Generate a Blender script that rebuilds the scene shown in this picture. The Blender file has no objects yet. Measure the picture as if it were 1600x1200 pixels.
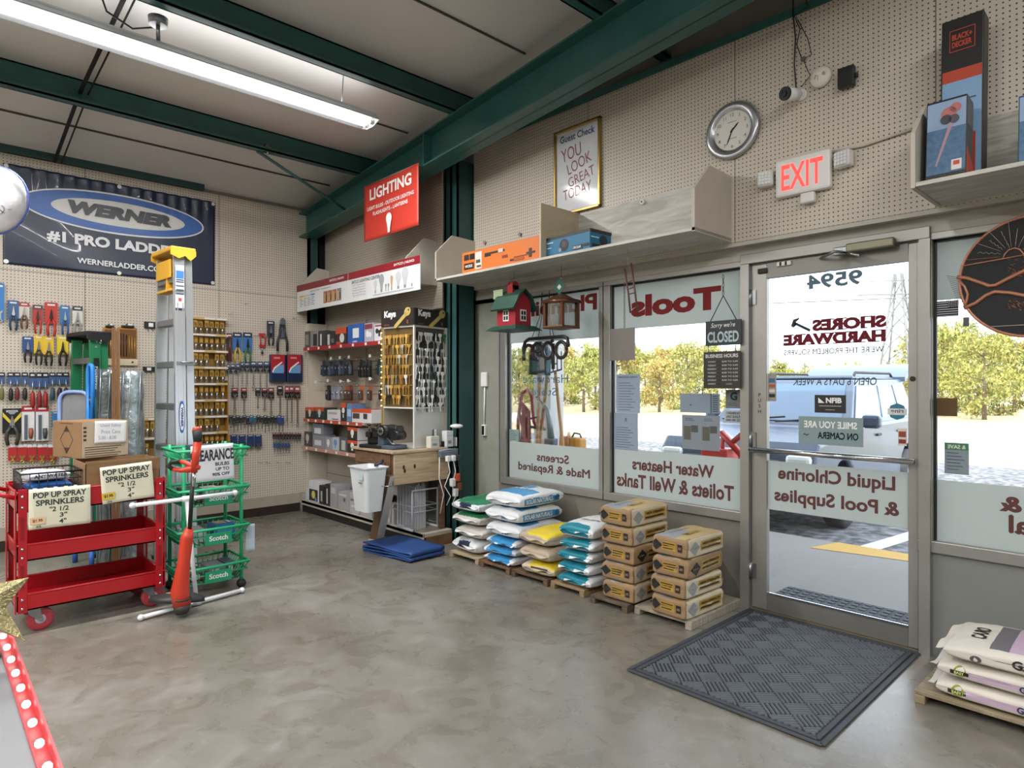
import bpy, bmesh, math, random
from mathutils import Vector, Matrix, Euler, noise
R = random.Random(7)
SC = bpy.context.scene
COL = SC.collection
PI = math.pi

# ------------------------------------------------------------------ camera, world, sun, exposure
F0, YAW, HY, CH = 1010.0, math.radians(46.6), 603.0, 1.383      # focal length and horizon in px of a 1600x1200 frame, heading, lens height
cam_d = bpy.data.cameras.new('camera'); cam = bpy.data.objects.new('camera', cam_d); COL.objects.link(cam)
cam_d.sensor_width = 36.0; cam_d.lens = F0 / 1600 * 36; cam_d.shift_y = (HY - 600) / 1600
cam_d.clip_start = 0.03; cam_d.clip_end = 400
cam.location = (0, 0, CH); cam.rotation_euler = (PI / 2, 0, YAW)
SC.camera = cam

w = bpy.data.worlds.new('sky'); SC.world = w; w.use_nodes = True
wn = w.node_tree.nodes; wl = w.node_tree.links
sky = wn.new('ShaderNodeTexSky'); sky.sky_type = 'NISHITA'; sky.sun_disc = False
sky.sun_elevation = math.radians(42); sky.sun_rotation = math.radians(195); sky.air_density = 0.7; sky.dust_density = 3.0
mixw = wn.new('ShaderNodeMixRGB'); mixw.inputs['Fac'].default_value = 0.8; mixw.inputs['Color2'].default_value = (3.75, 4.0, 4.35, 1)
wl.new(sky.outputs[0], mixw.inputs['Color1'])
bg = wn['Background']; bg.inputs['Strength'].default_value = 0.8
wl.new(mixw.outputs[0], bg.inputs['Color'])

sun_d = bpy.data.lights.new('sun', 'SUN'); sun_d.energy = 4.4; sun_d.angle = math.radians(0.8); sun_d.color = (1.0, 0.95, 0.86)
sun = bpy.data.objects.new('sun', sun_d); COL.objects.link(sun)
sun.rotation_euler = (math.radians(46), 0, math.radians(32))     # from behind the shop, over its roof
sun.location = (0, -5, 20)

vs = SC.view_settings
vs.view_transform = 'Standard'; vs.look = 'None'; vs.gamma = 1.0; vs.use_curve_mapping = False
vs.exposure = 0.38
LED_POWER = 84.0
SC.cycles.max_bounces = 8; SC.cycles.diffuse_bounces = 4; SC.cycles.glossy_bounces = 3; SC.cycles.transparent_max_bounces = 16; SC.cycles.transmission_bounces = 6
SC.cycles.use_denoising = True; SC.cycles.sample_clamp_indirect = 6.0; SC.cycles.caustics_reflective = False; SC.cycles.caustics_refractive = False

# ------------------------------------------------------------------ measuring: a point of the place seen in a direction, on a real plane
Fv = Vector((-math.sin(YAW), math.cos(YAW), 0)); Rv = Vector((math.cos(YAW), math.sin(YAW), 0))
def ray(px, py): return Fv + Rv * ((px - 800) / F0) + Vector((0, 0, -(py - HY) / F0))
def fl(px, py, z=0.0):
    r = ray(px, py); t = (z - CH) / r.z; return Vector((r.x * t, r.y * t, z))
def ox(px, py, X):
    r = ray(px, py); t = X / r.x; return Vector((X, r.y * t, CH + r.z * t))
def oy(px, py, Y):
    r = ray(px, py); t = Y / r.y; return Vector((r.x * t, Y, CH + r.z * t))
def od(px, py, d):
    return Vector((0, 0, CH)) + ray(px, py) * d
XL, YW = -6.85, 3.85           # left wall face, storefront face

# ------------------------------------------------------------------ materials
def lin(h):
    h = h.lstrip('#'); c = [int(h[i:i + 2], 16) / 255 for i in (0, 2, 4)]
    return tuple(x / 12.92 if x <= 0.04045 else ((x + 0.055) / 1.055) ** 2.4 for x in c) + (1.0,)
_M = {}
def M(h, rough=0.5, metal=0.0, var=0.06, scale=8.0, bump=0.0, emit=0.0, name=None, coat=0.0):
    """Plain surface of one colour with a little procedural unevenness."""
    k = (h, rough, metal, var, scale, bump, emit, coat)
    if k in _M: return _M[k]
    m = bpy.data.materials.new(name or 'paint_' + h.lstrip('#')); m.use_nodes = True
    n = m.node_tree.nodes; l = m.node_tree.links; b = n['Principled BSDF']
    b.inputs['Roughness'].default_value = rough; b.inputs['Metallic'].default_value = metal
    if coat: b.inputs['Coat Weight'].default_value = coat
    c = lin(h)
    if var > 0:
        tc = n.new('ShaderNodeTexCoord'); t = n.new('ShaderNodeTexNoise'); t.inputs['Scale'].default_value = scale; t.inputs['Detail'].default_value = 3
        l.new(tc.outputs['Object'], t.inputs['Vector'])
        mx = n.new('ShaderNodeMixRGB'); l.new(t.outputs['Fac'], mx.inputs['Fac'])
        mx.inputs['Color1'].default_value = tuple(min(1, x * (1 - var * 1.6)) for x in c[:3]) + (1,)
        mx.inputs['Color2'].default_value = tuple(min(1, x * (1 + var * 1.6)) for x in c[:3]) + (1,)
        l.new(mx.outputs[0], b.inputs['Base Color'])
        if bump:
            bp = n.new('ShaderNodeBump'); bp.inputs['Strength'].default_value = bump; bp.inputs['Distance'].default_value = 0.01
            l.new(t.outputs['Fac'], bp.inputs['Height']); l.new(bp.outputs[0], b.inputs['Normal'])
    else:
        b.inputs['Base Color'].default_value = c
    if emit:
        b.inputs['Emission Color'].default_value = c; b.inputs['Emission Strength'].default_value = emit
    _M[k] = m
    return m
def nodes(name):
    m = bpy.data.materials.new(name); m.use_nodes = True
    return m, m.node_tree.nodes, m.node_tree.links, m.node_tree.nodes['Principled BSDF']
def math_n(n, l, op, a, b=None):
    q = n.new('ShaderNodeMath'); q.operation = op
    for i, v in enumerate((a, b)):
        if v is None: continue
        if isinstance(v, (int, float)): q.inputs[i].default_value = v
        else: l.new(v, q.inputs[i])
    return q.outputs[0]

def pegboard(name, u, seams_u, seams_v, col='c9c0b2'):
    """Painted hardboard with a one inch grid of holes, along world axis u and z, and butt joints."""
    m, n, l, b = nodes(name)
    tc = n.new('ShaderNodeTexCoord'); sp = n.new('ShaderNodeSeparateXYZ'); l.new(tc.outputs['Object'], sp.inputs[0])
    def cell(o):
        f = math_n(n, l, 'FRACT', math_n(n, l, 'DIVIDE', o, 0.0254)); return math_n(n, l, 'SUBTRACT', f, 0.5)
    a, z = sp.outputs[u], sp.outputs['Z']
    ca, cz = cell(a), cell(z)
    r = math_n(n, l, 'ADD', math_n(n, l, 'MULTIPLY', ca, ca), math_n(n, l, 'MULTIPLY', cz, cz))
    hole = math_n(n, l, 'LESS_THAN', r, 0.026)
    s = hole
    for o, vals in ((a, seams_u), (z, seams_v)):
        for v in vals:
            s = math_n(n, l, 'MAXIMUM', s, math_n(n, l, 'LESS_THAN', math_n(n, l, 'ABSOLUTE', math_n(n, l, 'SUBTRACT', o, v)), 0.0022))
    t = n.new('ShaderNodeTexNoise'); t.inputs['Scale'].default_value = 1.6; l.new(tc.outputs['Object'], t.inputs['Vector'])
    mx = n.new('ShaderNodeMixRGB'); c = lin(col); l.new(t.outputs['Fac'], mx.inputs['Fac'])
    mx.inputs['Color1'].default_value = tuple(x * .92 for x in c[:3]) + (1,); mx.inputs['Color2'].default_value = tuple(min(1, x * 1.08) for x in c[:3]) + (1,)
    m2 = n.new('ShaderNodeMixRGB'); l.new(s, m2.inputs['Fac']); l.new(mx.outputs[0], m2.inputs['Color1']); m2.inputs['Color2'].default_value = lin('3a342d')
    l.new(m2.outputs[0], b.inputs['Base Color']); b.inputs['Roughness'].default_value = 0.42
    return m

def wood(name, c1, c2, axis=(12, 1, 1), rough=0.6, scale=3.0):
    m, n, l, b = nodes(name)
    tc = n.new('ShaderNodeTexCoord'); mp = n.new('ShaderNodeMapping'); mp.inputs['Scale'].default_value = axis; l.new(tc.outputs['Object'], mp.inputs[0])
    t = n.new('ShaderNodeTexNoise'); t.inputs['Scale'].default_value = scale; t.inputs['Detail'].default_value = 6; t.inputs['Distortion'].default_value = 1.2; l.new(mp.outputs[0], t.inputs['Vector'])
    cr = n.new('ShaderNodeValToRGB'); cr.color_ramp.elements[0].color = lin(c1); cr.color_ramp.elements[1].color = lin(c2); cr.color_ramp.elements[0].position = .32; cr.color_ramp.elements[1].position = .66
    l.new(t.outputs['Fac'], cr.inputs[0]); l.new(cr.outputs[0], b.inputs['Base Color']); b.inputs['Roughness'].default_value = rough
    return m

def concrete():
    m, n, l, b = nodes('polished_concrete')
    tc = n.new('ShaderNodeTexCoord')
    def nz(s, d, dist=0.0):
        t = n.new('ShaderNodeTexNoise'); t.inputs['Scale'].default_value = s; t.inputs['Detail'].default_value = d; t.inputs['Distortion'].default_value = dist; l.new(tc.outputs['Object'], t.inputs['Vector']); return t.outputs['Fac']
    a, c, d = nz(0.75, 6, 0.6), nz(5, 8, 1.2), nz(40, 4)
    cr = n.new('ShaderNodeValToRGB'); e = cr.color_ramp.elements
    e[0].position = .30; e[0].color = lin('5c564b'); e[1].position = .70; e[1].color = lin('918f8a')
    x = e.new(.5); x.color = lin('78736a')
    s = math_n(n, l, 'ADD', math_n(n, l, 'MULTIPLY', a, .55), math_n(n, l, 'ADD', math_n(n, l, 'MULTIPLY', c, .38), math_n(n, l, 'MULTIPLY', d, .07)))
    l.new(s, cr.inputs[0])
    # scattered dark stains and pale scuffs
    st = math_n(n, l, 'MULTIPLY', math_n(n, l, 'MINIMUM', math_n(n, l, 'MAXIMUM', math_n(n, l, 'MULTIPLY', math_n(n, l, 'SUBTRACT', nz(3.3, 9, 2.0), .58), 5.0), 0.0), 1.0), .26)
    mx = n.new('ShaderNodeMixRGB'); l.new(st, mx.inputs['Fac']); l.new(cr.outputs[0], mx.inputs['Color1']); mx.inputs['Color2'].default_value = lin('564d42')
    sc = math_n(n, l, 'MULTIPLY', math_n(n, l, 'MINIMUM', math_n(n, l, 'MAXIMUM', math_n(n, l, 'MULTIPLY', math_n(n, l, 'SUBTRACT', nz(6.0, 10, 2.0), .58), 5.0), 0.0), 1.0), .22)
    m3 = n.new('ShaderNodeMixRGB'); l.new(sc, m3.inputs['Fac']); l.new(mx.outputs[0], m3.inputs['Color1']); m3.inputs['Color2'].default_value = lin('aaa69c')
    l.new(m3.outputs[0], b.inputs['Base Color'])
    l.new(math_n(n, l, 'ADD', math_n(n, l, 'MULTIPLY', c, .24), .17), b.inputs['Roughness'])
    bp = n.new('ShaderNodeBump'); bp.inputs['Strength'].default_value = .05; l.new(c, bp.inputs['Height']); l.new(bp.outputs[0], b.inputs['Normal'])
    b.inputs['Specular IOR Level'].default_value = .6
    return m

def glass_mat(name='window_glass', tint=(0.97, 0.985, 0.98, 1)):
    m = bpy.data.materials.new(name); m.use_nodes = True; n = m.node_tree.nodes; l = m.node_tree.links; n.remove(n['Principled BSDF'])
    tr = n.new('ShaderNodeBsdfTransparent'); tr.inputs[0].default_value = tint; g = n.new('ShaderNodeBsdfGlossy'); g.inputs['Roughness'].default_value = 0.02
    fr = n.new('ShaderNodeFresnel'); fr.inputs[0].default_value = 1.45; mx = n.new('ShaderNodeMixShader')
    l.new(math_n(n, l, 'MULTIPLY', fr.outputs[0], .6), mx.inputs[0]); l.new(tr.outputs[0], mx.inputs[1]); l.new(g.outputs[0], mx.inputs[2]); l.new(mx.outputs[0], n['Material Output'].inputs[0])
    return m
def film(name, col, trans=.55, clear=0.0):
    """Vinyl on glass: part reflects, part lets light through diffusely."""
    m = bpy.data.materials.new(name); m.use_nodes = True; n = m.node_tree.nodes; l = m.node_tree.links; n.remove(n['Principled BSDF'])
    d = n.new('ShaderNodeBsdfDiffuse'); d.inputs[0].default_value = lin(col); t = n.new('ShaderNodeBsdfTranslucent'); t.inputs[0].default_value = lin(col)
    mx = n.new('ShaderNodeMixShader'); mx.inputs[0].default_value = trans; l.new(d.outputs[0], mx.inputs[1]); l.new(t.outputs[0], mx.inputs[2]); o = mx
    if clear:
        tr = n.new('ShaderNodeBsdfTransparent'); m2 = n.new('ShaderNodeMixShader'); m2.inputs[0].default_value = clear; l.new(mx.outputs[0], m2.inputs[1]); l.new(tr.outputs[0], m2.inputs[2]); o = m2
    l.new(o.outputs[0], n['Material Output'].inputs[0])
    return m

# ------------------------------------------------------------------ geometry
FL = Matrix(((0, 0, 1, 0), (1, 0, 0, 0), (0, 1, 0, 0), (0, 0, 0, 1)))        # a face looking along +x (x right -> +y, y up -> +z)
FB = Matrix(((1, 0, 0, 0), (0, 0, -1, 0), (0, 1, 0, 0), (0, 0, 0, 1)))       # a face looking along -y (x right -> +x, y up -> +z)
FT = Matrix.Identity(4)
_T = {}
def text_data(body, bold, shear, ext, sp=1.0):
    k = (body, bold, shear, ext, sp)
    if k not in _T:
        c = bpy.data.curves.new('lettering', 'FONT'); c.body = body; c.size = 1.0; c.offset = 0.0 if 'M' in body else bold; c.shear = shear; c.extrude = ext; c.align_x = 'CENTER'; c.align_y = 'CENTER'; c.resolution_u = 3; c.space_character = sp
        o = bpy.data.objects.new('lettering', c); me = bpy.data.meshes.new_from_object(o)
        vs_ = [v.co.copy() for v in me.vertices]; fs = [tuple(p.vertices) for p in me.polygons if p.normal.z > 0 or not any(q.normal.z > 0 for q in me.polygons)]
        bpy.data.objects.remove(o); bpy.data.curves.remove(c); bpy.data.meshes.remove(me)
        if vs_ and 'M' in body and bold > 0:          # letters with sharp inner corners are thickened by shifted copies
            base_v, base_f = vs_, fs; vs_, fs = [], []
            for i, (dx, dy) in enumerate(((-1, 0), (1, 0), (0, 1), (0, -1))):
                o_ = len(vs_); vs_ += [v + Vector((dx * bold, dy * bold, i * .00006)) for v in base_v]; fs += [tuple(o_ + q for q in f) for f in base_f]
        if vs_:
            x0, x1 = min(v.x for v in vs_), max(v.x for v in vs_); y0, y1 = min(v.y for v in vs_), max(v.y for v in vs_)
            off = Vector(((x0 + x1) / 2, (y0 + y1) / 2, 0)); vs_ = [v - off for v in vs_]
            _T[k] = (vs_, fs, x1 - x0, y1 - y0)
        else: _T[k] = ([], [], 1, 1)
    return _T[k]

class B:
    """Collects shapes into one mesh."""
    def __init__(s): s.v = []; s.f = []; s.m = []; s.mats = []; s.sm = []
    def mi(s, m):
        if m not in s.mats: s.mats.append(m)
        return s.mats.index(m)
    def add(s, vs_, fs, m, smooth=False, X=None):
        o = len(s.v); i = s.mi(m)
        s.v += [tuple(X @ Vector(v)) for v in vs_] if X is not None else [tuple(v) for v in vs_]
        for f in fs: s.f.append(tuple(o + q for q in f)); s.m.append(i); s.sm.append(smooth)
        return s
    def box(s, a, b, m, bev=0.0, X=None):
        x0, y0, z0 = (min(p, q) for p, q in zip(a, b)); x1, y1, z1 = (max(p, q) for p, q in zip(a, b))
        if bev <= 0:
            return s.add([(x0, y0, z0), (x1, y0, z0), (x1, y1, z0), (x0, y1, z0), (x0, y0, z1), (x1, y0, z1), (x1, y1, z1), (x0, y1, z1)],
                         [(0, 3, 2, 1), (4, 5, 6, 7), (0, 1, 5, 4), (1, 2, 6, 5), (2, 3, 7, 6), (3, 0, 4, 7)], m, X=X)
        bm = bmesh.new(); r = bmesh.ops.create_cube(bm, size=1.0)
        bmesh.ops.transform(bm, verts=bm.verts, matrix=Matrix.Translation(((x0 + x1) / 2, (y0 + y1) / 2, (z0 + z1) / 2)) @ Matrix.Diagonal((x1 - x0, y1 - y0, z1 - z0, 1)))
        bmesh.ops.bevel(bm, geom=list(bm.edges), offset=min(bev, .45 * min(x1 - x0, y1 - y0, z1 - z0)), segments=2, affect='EDGES', profile=.5)
        bm.verts.index_update(); s.add([v.co.copy() for v in bm.verts], [tuple(v.index for v in f.verts) for f in bm.faces], m, X=X); bm.free(); return s
    def cyl(s, p0, p1, r0, m, r1=None, n=12, X=None, smooth=True):
        p0, p1 = Vector(p0), Vector(p1); r1 = r0 if r1 is None else r1
        d = (p1 - p0).normalized(); u = d.orthogonal().normalized(); w_ = d.cross(u)
        ring = lambda p, r: [p + (u * math.cos(2 * PI * i / n) + w_ * math.sin(2 * PI * i / n)) * r for i in range(n)]
        vs_ = ring(p0, r0) + ring(p1, r1)
        s.add(vs_, [(i, (i + 1) % n, n + (i + 1) % n, n + i) for i in range(n)], m, smooth, X)
        o = len(s.v) - 2 * n; i = s.mi(m)
        s.f.append(tuple(o + q for q in reversed(range(n)))); s.m.append(i); s.sm.append(False)
        s.f.append(tuple(o + n + q for q in range(n))); s.m.append(i); s.sm.append(False)
        return s
    def tube(s, pts, r, m, n=8, X=None, closed=False):
        pts = [Vector(p) for p in pts]; k = len(pts); rs = r if isinstance(r, (list, tuple)) else [r] * k
        vs_ = []; u = None
        for i, p in enumerate(pts):
            a = pts[(i - 1) % k] if closed or i > 0 else p; b = pts[(i + 1) % k] if closed or i < k - 1 else p
            d = (b - a).normalized()
            u = d.orthogonal().normalized() if u is None else (u - d * u.dot(d))
            u = u.normalized() if u.length > 1e-6 else d.orthogonal().normalized()
            q = d.cross(u)
            vs_ += [p + (u * math.cos(2 * PI * j / n) + q * math.sin(2 * PI * j / n)) * rs[i] for j in range(n)]
        fs = []
        for i in range(k if closed else k - 1):
            a, b = i * n, ((i + 1) % k) * n
            fs += [(a + j, a + (j + 1) % n, b + (j + 1) % n, b + j) for j in range(n)]
        if not closed: fs += [tuple(reversed(range(n))), tuple((k - 1) * n + j for j in range(n))]
        return s.add(vs_, fs, m, True, X)
    def lathe(s, prof, m, n=24, X=None, cap=True, arc=2 * PI):
        full = abs(arc - 2 * PI) < 1e-6; k = len(prof); nn = n if full else n + 1
        vs_ = [(r * math.cos(arc * i / n), r * math.sin(arc * i / n), z) for r, z in prof for i in range(nn)]
        fs = [(a * nn + i, a * nn + (i + 1) % nn, (a + 1) * nn + (i + 1) % nn, (a + 1) * nn + i) for a in range(k - 1) for i in range(n)]
        if cap and full: fs += [tuple(reversed(range(n))), tuple((k - 1) * n + i for i in range(n))]
        return s.add(vs_, fs, m, True, X)
    def sphere(s, c, r, m, n=12, sc=(1, 1, 1), X=None):
        k = max(5, n // 2); vs_ = [(c[0], c[1], c[2] - r * sc[2])]
        for a in range(1, k):
            t = -PI / 2 + PI * a / k
            vs_ += [(c[0] + r * sc[0] * math.cos(t) * math.cos(2 * PI * i / n), c[1] + r * sc[1] * math.cos(t) * math.sin(2 * PI * i / n), c[2] + r * sc[2] * math.sin(t)) for i in range(n)]
        vs_.append((c[0], c[1], c[2] + r * sc[2])); q = len(vs_) - 1
        fs = [(0, 1 + (i + 1) % n, 1 + i) for i in range(n)]
        for a in range(k - 2): fs += [(1 + a * n + i, 1 + a * n + (i + 1) % n, 1 + (a + 1) * n + (i + 1) % n, 1 + (a + 1) * n + i) for i in range(n)]
        fs += [(q, 1 + (k - 2) * n + i, 1 + (k - 2) * n + (i + 1) % n) for i in range(n)]
        return s.add(vs_, fs, m, True, X)
    def prism(s, poly, d, m, X=None, z0=0.0):
        """Outline in x, y raised along z from z0 by d."""
        n = len(poly)
        ar = sum(poly[i][0] * poly[(i + 1) % n][1] - poly[(i + 1) % n][0] * poly[i][1] for i in range(n))
        if ar < 0: poly = list(reversed(poly))
        vs_ = [(p[0], p[1], z0) for p in poly] + [(p[0], p[1], z0 + d) for p in poly]
        bm = bmesh.new(); bv = [bm.verts.new((p[0], p[1], 0)) for p in poly]; es = [bm.edges.new((bv[i], bv[(i + 1) % n])) for i in range(n)]
        tri = bmesh.ops.triangle_fill(bm, edges=es, use_beauty=True)['geom']; bm.verts.index_update()
        tf = [tuple(v.index for v in f.verts) for f in tri if isinstance(f, bmesh.types.BMFace)] or [(0, 1, 2)]; bm.free()
        up = []
        for f in tf:
            a, b, c = (poly[i] for i in f)
            up.append(f if (b[0] - a[0]) * (c[1] - a[1]) - (c[0] - a[0]) * (b[1] - a[1]) > 0 else tuple(reversed(f)))
        fs = [tuple(i + n for i in f) for f in up] + [tuple(reversed(f)) for f in up] + [(i, (i + 1) % n, n + (i + 1) % n, n + i) for i in range(n)]
        return s.add(vs_, fs, m, False, X)
    def rect(s, u0, v0, u1, v1, m, X, t=0.0008, z=0.0):
        return s.box((u0, v0, z), (u1, v1, z + t), m, X=X)
    def disc(s, u, v, r, m, X, t=0.001, n=20, z=0.0, sy=1.0):
        return s.prism([(u + r * math.cos(2 * PI * i / n), v + r * sy * math.sin(2 * PI * i / n)) for i in range(n)], t, m, X, z)
    def text(s, body, h, m, X, u=0.0, v=0.0, z=0.0, bold=0.0, sx=1.0, shear=0.0, w=None, mirror=False, t=0.001, fn=None, rot=0.0, sp=1.0):
        """Letters h high (cap height of the whole line box) or fitted to width w, centred on u, v of plane X."""
        vs_, fs, tw, th = text_data(body, bold, shear, 0.0, sp)
        if not vs_: return s
        ky = h / th; kx = ky * sx if w is None else w / tw
        if mirror: kx = -kx
        c, q = math.cos(rot), math.sin(rot)
        pts = []
        for p in vs_:
            x, y = p.x * kx, p.y * ky
            pts.append((u + x * c - y * q, v + x * q + y * c, z + t + p.z))
        if fn: pts = [fn(*p) for p in pts]
        if mirror: fs = [tuple(reversed(f)) for f in fs]
        return s.add(pts, fs, m, False, X)
    def ob(s, name, parent=None, loc=None, rot=None):
        me = bpy.data.meshes.new(name); me.from_pydata(s.v, [], s.f)
        for m in s.mats: me.materials.append(m)
        me.polygons.foreach_set('material_index', s.m); me.polygons.foreach_set('use_smooth', s.sm); me.update()
        o = bpy.data.objects.new(name, me); COL.objects.link(o)
        if parent is not None: o.parent = parent
        if loc is not None: o.location = loc
        if rot is not None: o.rotation_euler = rot
        return o

def tag(o, label, cat, group=None, kind=None):
    if label: o['label'] = label
    if cat: o['category'] = cat
    if group: o['group'] = group
    if kind: o['kind'] = kind
    return o
def thing(name, label, cat, loc=(0, 0, 0), rz=0.0, group=None):
    o = bpy.data.objects.new(name, None); COL.objects.link(o); o.location = loc; o.rotation_euler = (0, 0, rz); o.empty_display_size = .05
    return tag(o, label, cat, group)
def struct(b, name, label=None, parent=None):
    o = b.ob(name, parent); o['kind'] = 'structure'
    if label: o['label'] = label
    return o
def dup(root, loc, label=None, rot=None, group=None):
    """A copy of a thing with copies of its parts and their sub-parts."""
    c = root.copy(); COL.objects.link(c); c.location = loc
    if rot is not None: c.rotation_euler = rot
    if label: c['label'] = label
    if group: c['group'] = group
    for ch in root.children:
        d = ch.copy(); COL.objects.link(d); d.parent = c
        for g in ch.children:
            e = g.copy(); COL.objects.link(e); e.parent = d
    return c
def fr(F, loc): return Matrix.Translation(loc) @ F
# ------------------------------------------------------------------ the room
YP, YG = 3.77, 3.53                # pegboard above the windows, furred wall behind the bulb shelves
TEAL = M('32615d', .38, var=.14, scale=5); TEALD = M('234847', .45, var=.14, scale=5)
ALU = M('a09e99', .38, .55, var=.08, scale=6); ALUD = M('85837e', .4, .5, var=.1, scale=6)
PLAS = M('aba79d', .7, var=.05); TRIMW = M('b9b5ab', .55, var=.05)
WHITE = M('e8e8e6', .5); GREYM = M('9a9a98', .4, .6); BLACK = M('17181a', .5); DARK = M('0c0c0d', .8, var=0)
CHROME = M('c4c6c8', .18, 1.0, var=.03); STEEL = M('9b9d9f', .3, .9, var=.05); RED = M('b81520', .4, var=.05)
CREAM = M('c6bfb0', .5, var=.03)
def rz(x): return 3.30 + .1 * (x + 6.83)          # underside of the purlins
b = B(); b.box((-7.2, -6.5, -.25), (5.0, 3.9, 0), concrete()); struct(b, 'floor', 'worn polished grey brown concrete shop floor')
peg_l = pegboard('pegboard_tool_wall', 'Y', [-1.2, .02, 1.2, 2.36], [2.36])
b = B(); b.box((XL - .15, -6.5, 0), (XL, 3.31, 3.33), PLAS); b.box((XL, -6.5, .2), (XL + .006, 3.31, 3.33), peg_l)
b.box((XL - .15, 3.31, 0), (XL - .02, 4.0, 3.6), DARK); b.box((XL - .15, -6.5, 3.33), (XL - .02, 4.0, 4.4), M('8d8b86', .8))
struct(b, 'wall_left', 'cream pegboard wall hung with hand tools')
b = B(); b.box((XL, -6.5, .09), (XL + .02, 3.22, .2), M('a89f90', .6)); b.box((XL, -6.5, 0), (XL + .025, 3.22, .09), M('2c2019', .6)); struct(b, 'baseboard_left')
b = B()                             # angle along the top of the tool wall
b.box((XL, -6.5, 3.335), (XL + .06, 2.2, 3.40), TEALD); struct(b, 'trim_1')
peg_b = pegboard('pegboard_over_windows', 'X', [-3.15, -1.969, -.895, .32, 1.54], [], 'c4bbad')
b = B()
b.box((-4.49, YP, 2.275), (5.0, YP + .01, 3.528), peg_b); b.box((-4.5, YP + .01, 2.275), (5.0, YW + .1, 2.30), TRIMW)
b.box((-4.49, YP + .01, 2.285), (5.0, YP + .05, 3.528), PLAS)
b.box((-6.85, YG, 2.085), (-4.645, YG + .01, 3.42), pegboard('pegboard_bulb_wall', 'X', [], [], 'b5ac9e')); b.box((-6.83, YG + .01, 2.085), (-4.73, YG + .15, 3.45), PLAS); b.box((-6.83, YG + .002, 0), (-5.06, YG + .15, 2.085), PLAS)
b.box((-4.7, YW, 2.13), (5.0, YW + .12, 2.28), TRIMW)
b.box((-4.7, YW, 0), (-4.24, YW + .12, 2.2), M('8f9186', .75, var=.1)); b.box((-4.74, YG + .14, 0), (-4.725, YW, 2.26), M('8f9186', .75))
knee = M('76726a', .7, var=.08, scale=3)
b.box((-4.24, YW, 0), (-1.93, YW + .12, .53), knee); b.box((-.94, YW, 0), (5.0, YW + .12, .53), M('7d7f7c', .65, var=.06, scale=3))
b.box((-7.2, 3.99, 2.2), (5.0, 4.05, 4.6), M('98948c', .8)); b.box((-7.2, 3.97, 0), (-4.5, 4.05, 2.2), M('a09c92', .8))
struct(b, 'wall_back', 'shopfront wall with cream pegboard above the windows')
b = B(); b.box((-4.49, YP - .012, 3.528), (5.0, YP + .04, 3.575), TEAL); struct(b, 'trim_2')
b = B(); b.box((-4.55, YW - .025, 2.165), (5.0, YW, 2.2), TRIMW); b.box((-4.49, YP + .004, 2.25), (5.0, YW - .03, 2.275), TRIMW); struct(b, 'trim_3')
b = B(); b.box((5.0, -6.5, 0), (5.15, 4.0, 4.9), PLAS); struct(b, 'wall_right')
b = B(); b.box((-7.2, -6.65, 0), (5.15, -6.5, 4.9), PLAS); struct(b, 'wall_front')
ins = M('d8d7d5', .55, var=.04, scale=2, bump=.15)
b = B()
x0, x1 = -7.2, 5.15; Z = lambda x: rz(x) + .2
n = 240; vs_ = []; fs = []
for j in range(2):
    for i in range(n + 1):
        x = x0 + (x1 - x0) * i / n
        sag = .045 * abs(math.sin((x + 5.6) / 1.48 * PI)) ** 1.0
        dr = min(1.0, max(0.0, (-6.25 - x) / .6))
        vs_ += [(x, (-6.65, 4.05)[j], Z(x) - sag * (1 - dr) - dr * dr * (Z(x) - 3.37))]
fs = [(i + 1, i, n + 1 + i, n + 2 + i) for i in range(n)]
b.add(vs_, fs, ins, True); b.add([(x0, -6.65, Z(x0) + .12), (x1, -6.65, Z(x1) + .12), (x1, 6.1, Z(x1) + .12), (x0, 6.1, Z(x0) + .12)], [(0, 3, 2, 1)], M('8c8a86', .6))
for x in (-6.3, -4.85, -3.35, -1.9, -.4): b.box((x - .006, -6.6, Z(x) - .056), (x + .006, 3.3, Z(x) - .03), M('4a4844', .7))
struct(b, 'ceiling', 'sagging pale grey insulation between green roof steel')
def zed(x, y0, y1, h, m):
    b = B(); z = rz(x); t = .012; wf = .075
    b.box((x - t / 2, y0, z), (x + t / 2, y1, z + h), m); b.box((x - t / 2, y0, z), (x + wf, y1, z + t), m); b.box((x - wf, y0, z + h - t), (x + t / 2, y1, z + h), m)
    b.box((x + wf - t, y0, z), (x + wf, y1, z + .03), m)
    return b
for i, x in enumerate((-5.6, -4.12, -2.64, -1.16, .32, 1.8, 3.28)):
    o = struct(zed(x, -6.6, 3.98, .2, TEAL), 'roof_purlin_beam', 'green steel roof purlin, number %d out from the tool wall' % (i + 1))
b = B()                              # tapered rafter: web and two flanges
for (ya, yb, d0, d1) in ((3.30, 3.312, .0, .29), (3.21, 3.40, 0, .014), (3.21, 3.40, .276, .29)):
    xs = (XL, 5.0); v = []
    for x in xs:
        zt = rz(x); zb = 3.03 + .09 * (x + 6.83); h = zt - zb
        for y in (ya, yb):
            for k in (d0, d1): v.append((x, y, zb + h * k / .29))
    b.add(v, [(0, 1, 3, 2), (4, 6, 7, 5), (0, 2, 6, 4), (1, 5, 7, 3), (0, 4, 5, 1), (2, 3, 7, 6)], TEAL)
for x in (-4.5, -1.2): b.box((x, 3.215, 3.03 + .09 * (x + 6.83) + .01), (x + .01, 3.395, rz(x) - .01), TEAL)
struct(b, 'rafter_beam', 'deep dark green steel rafter rising over the shopfront')
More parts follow.
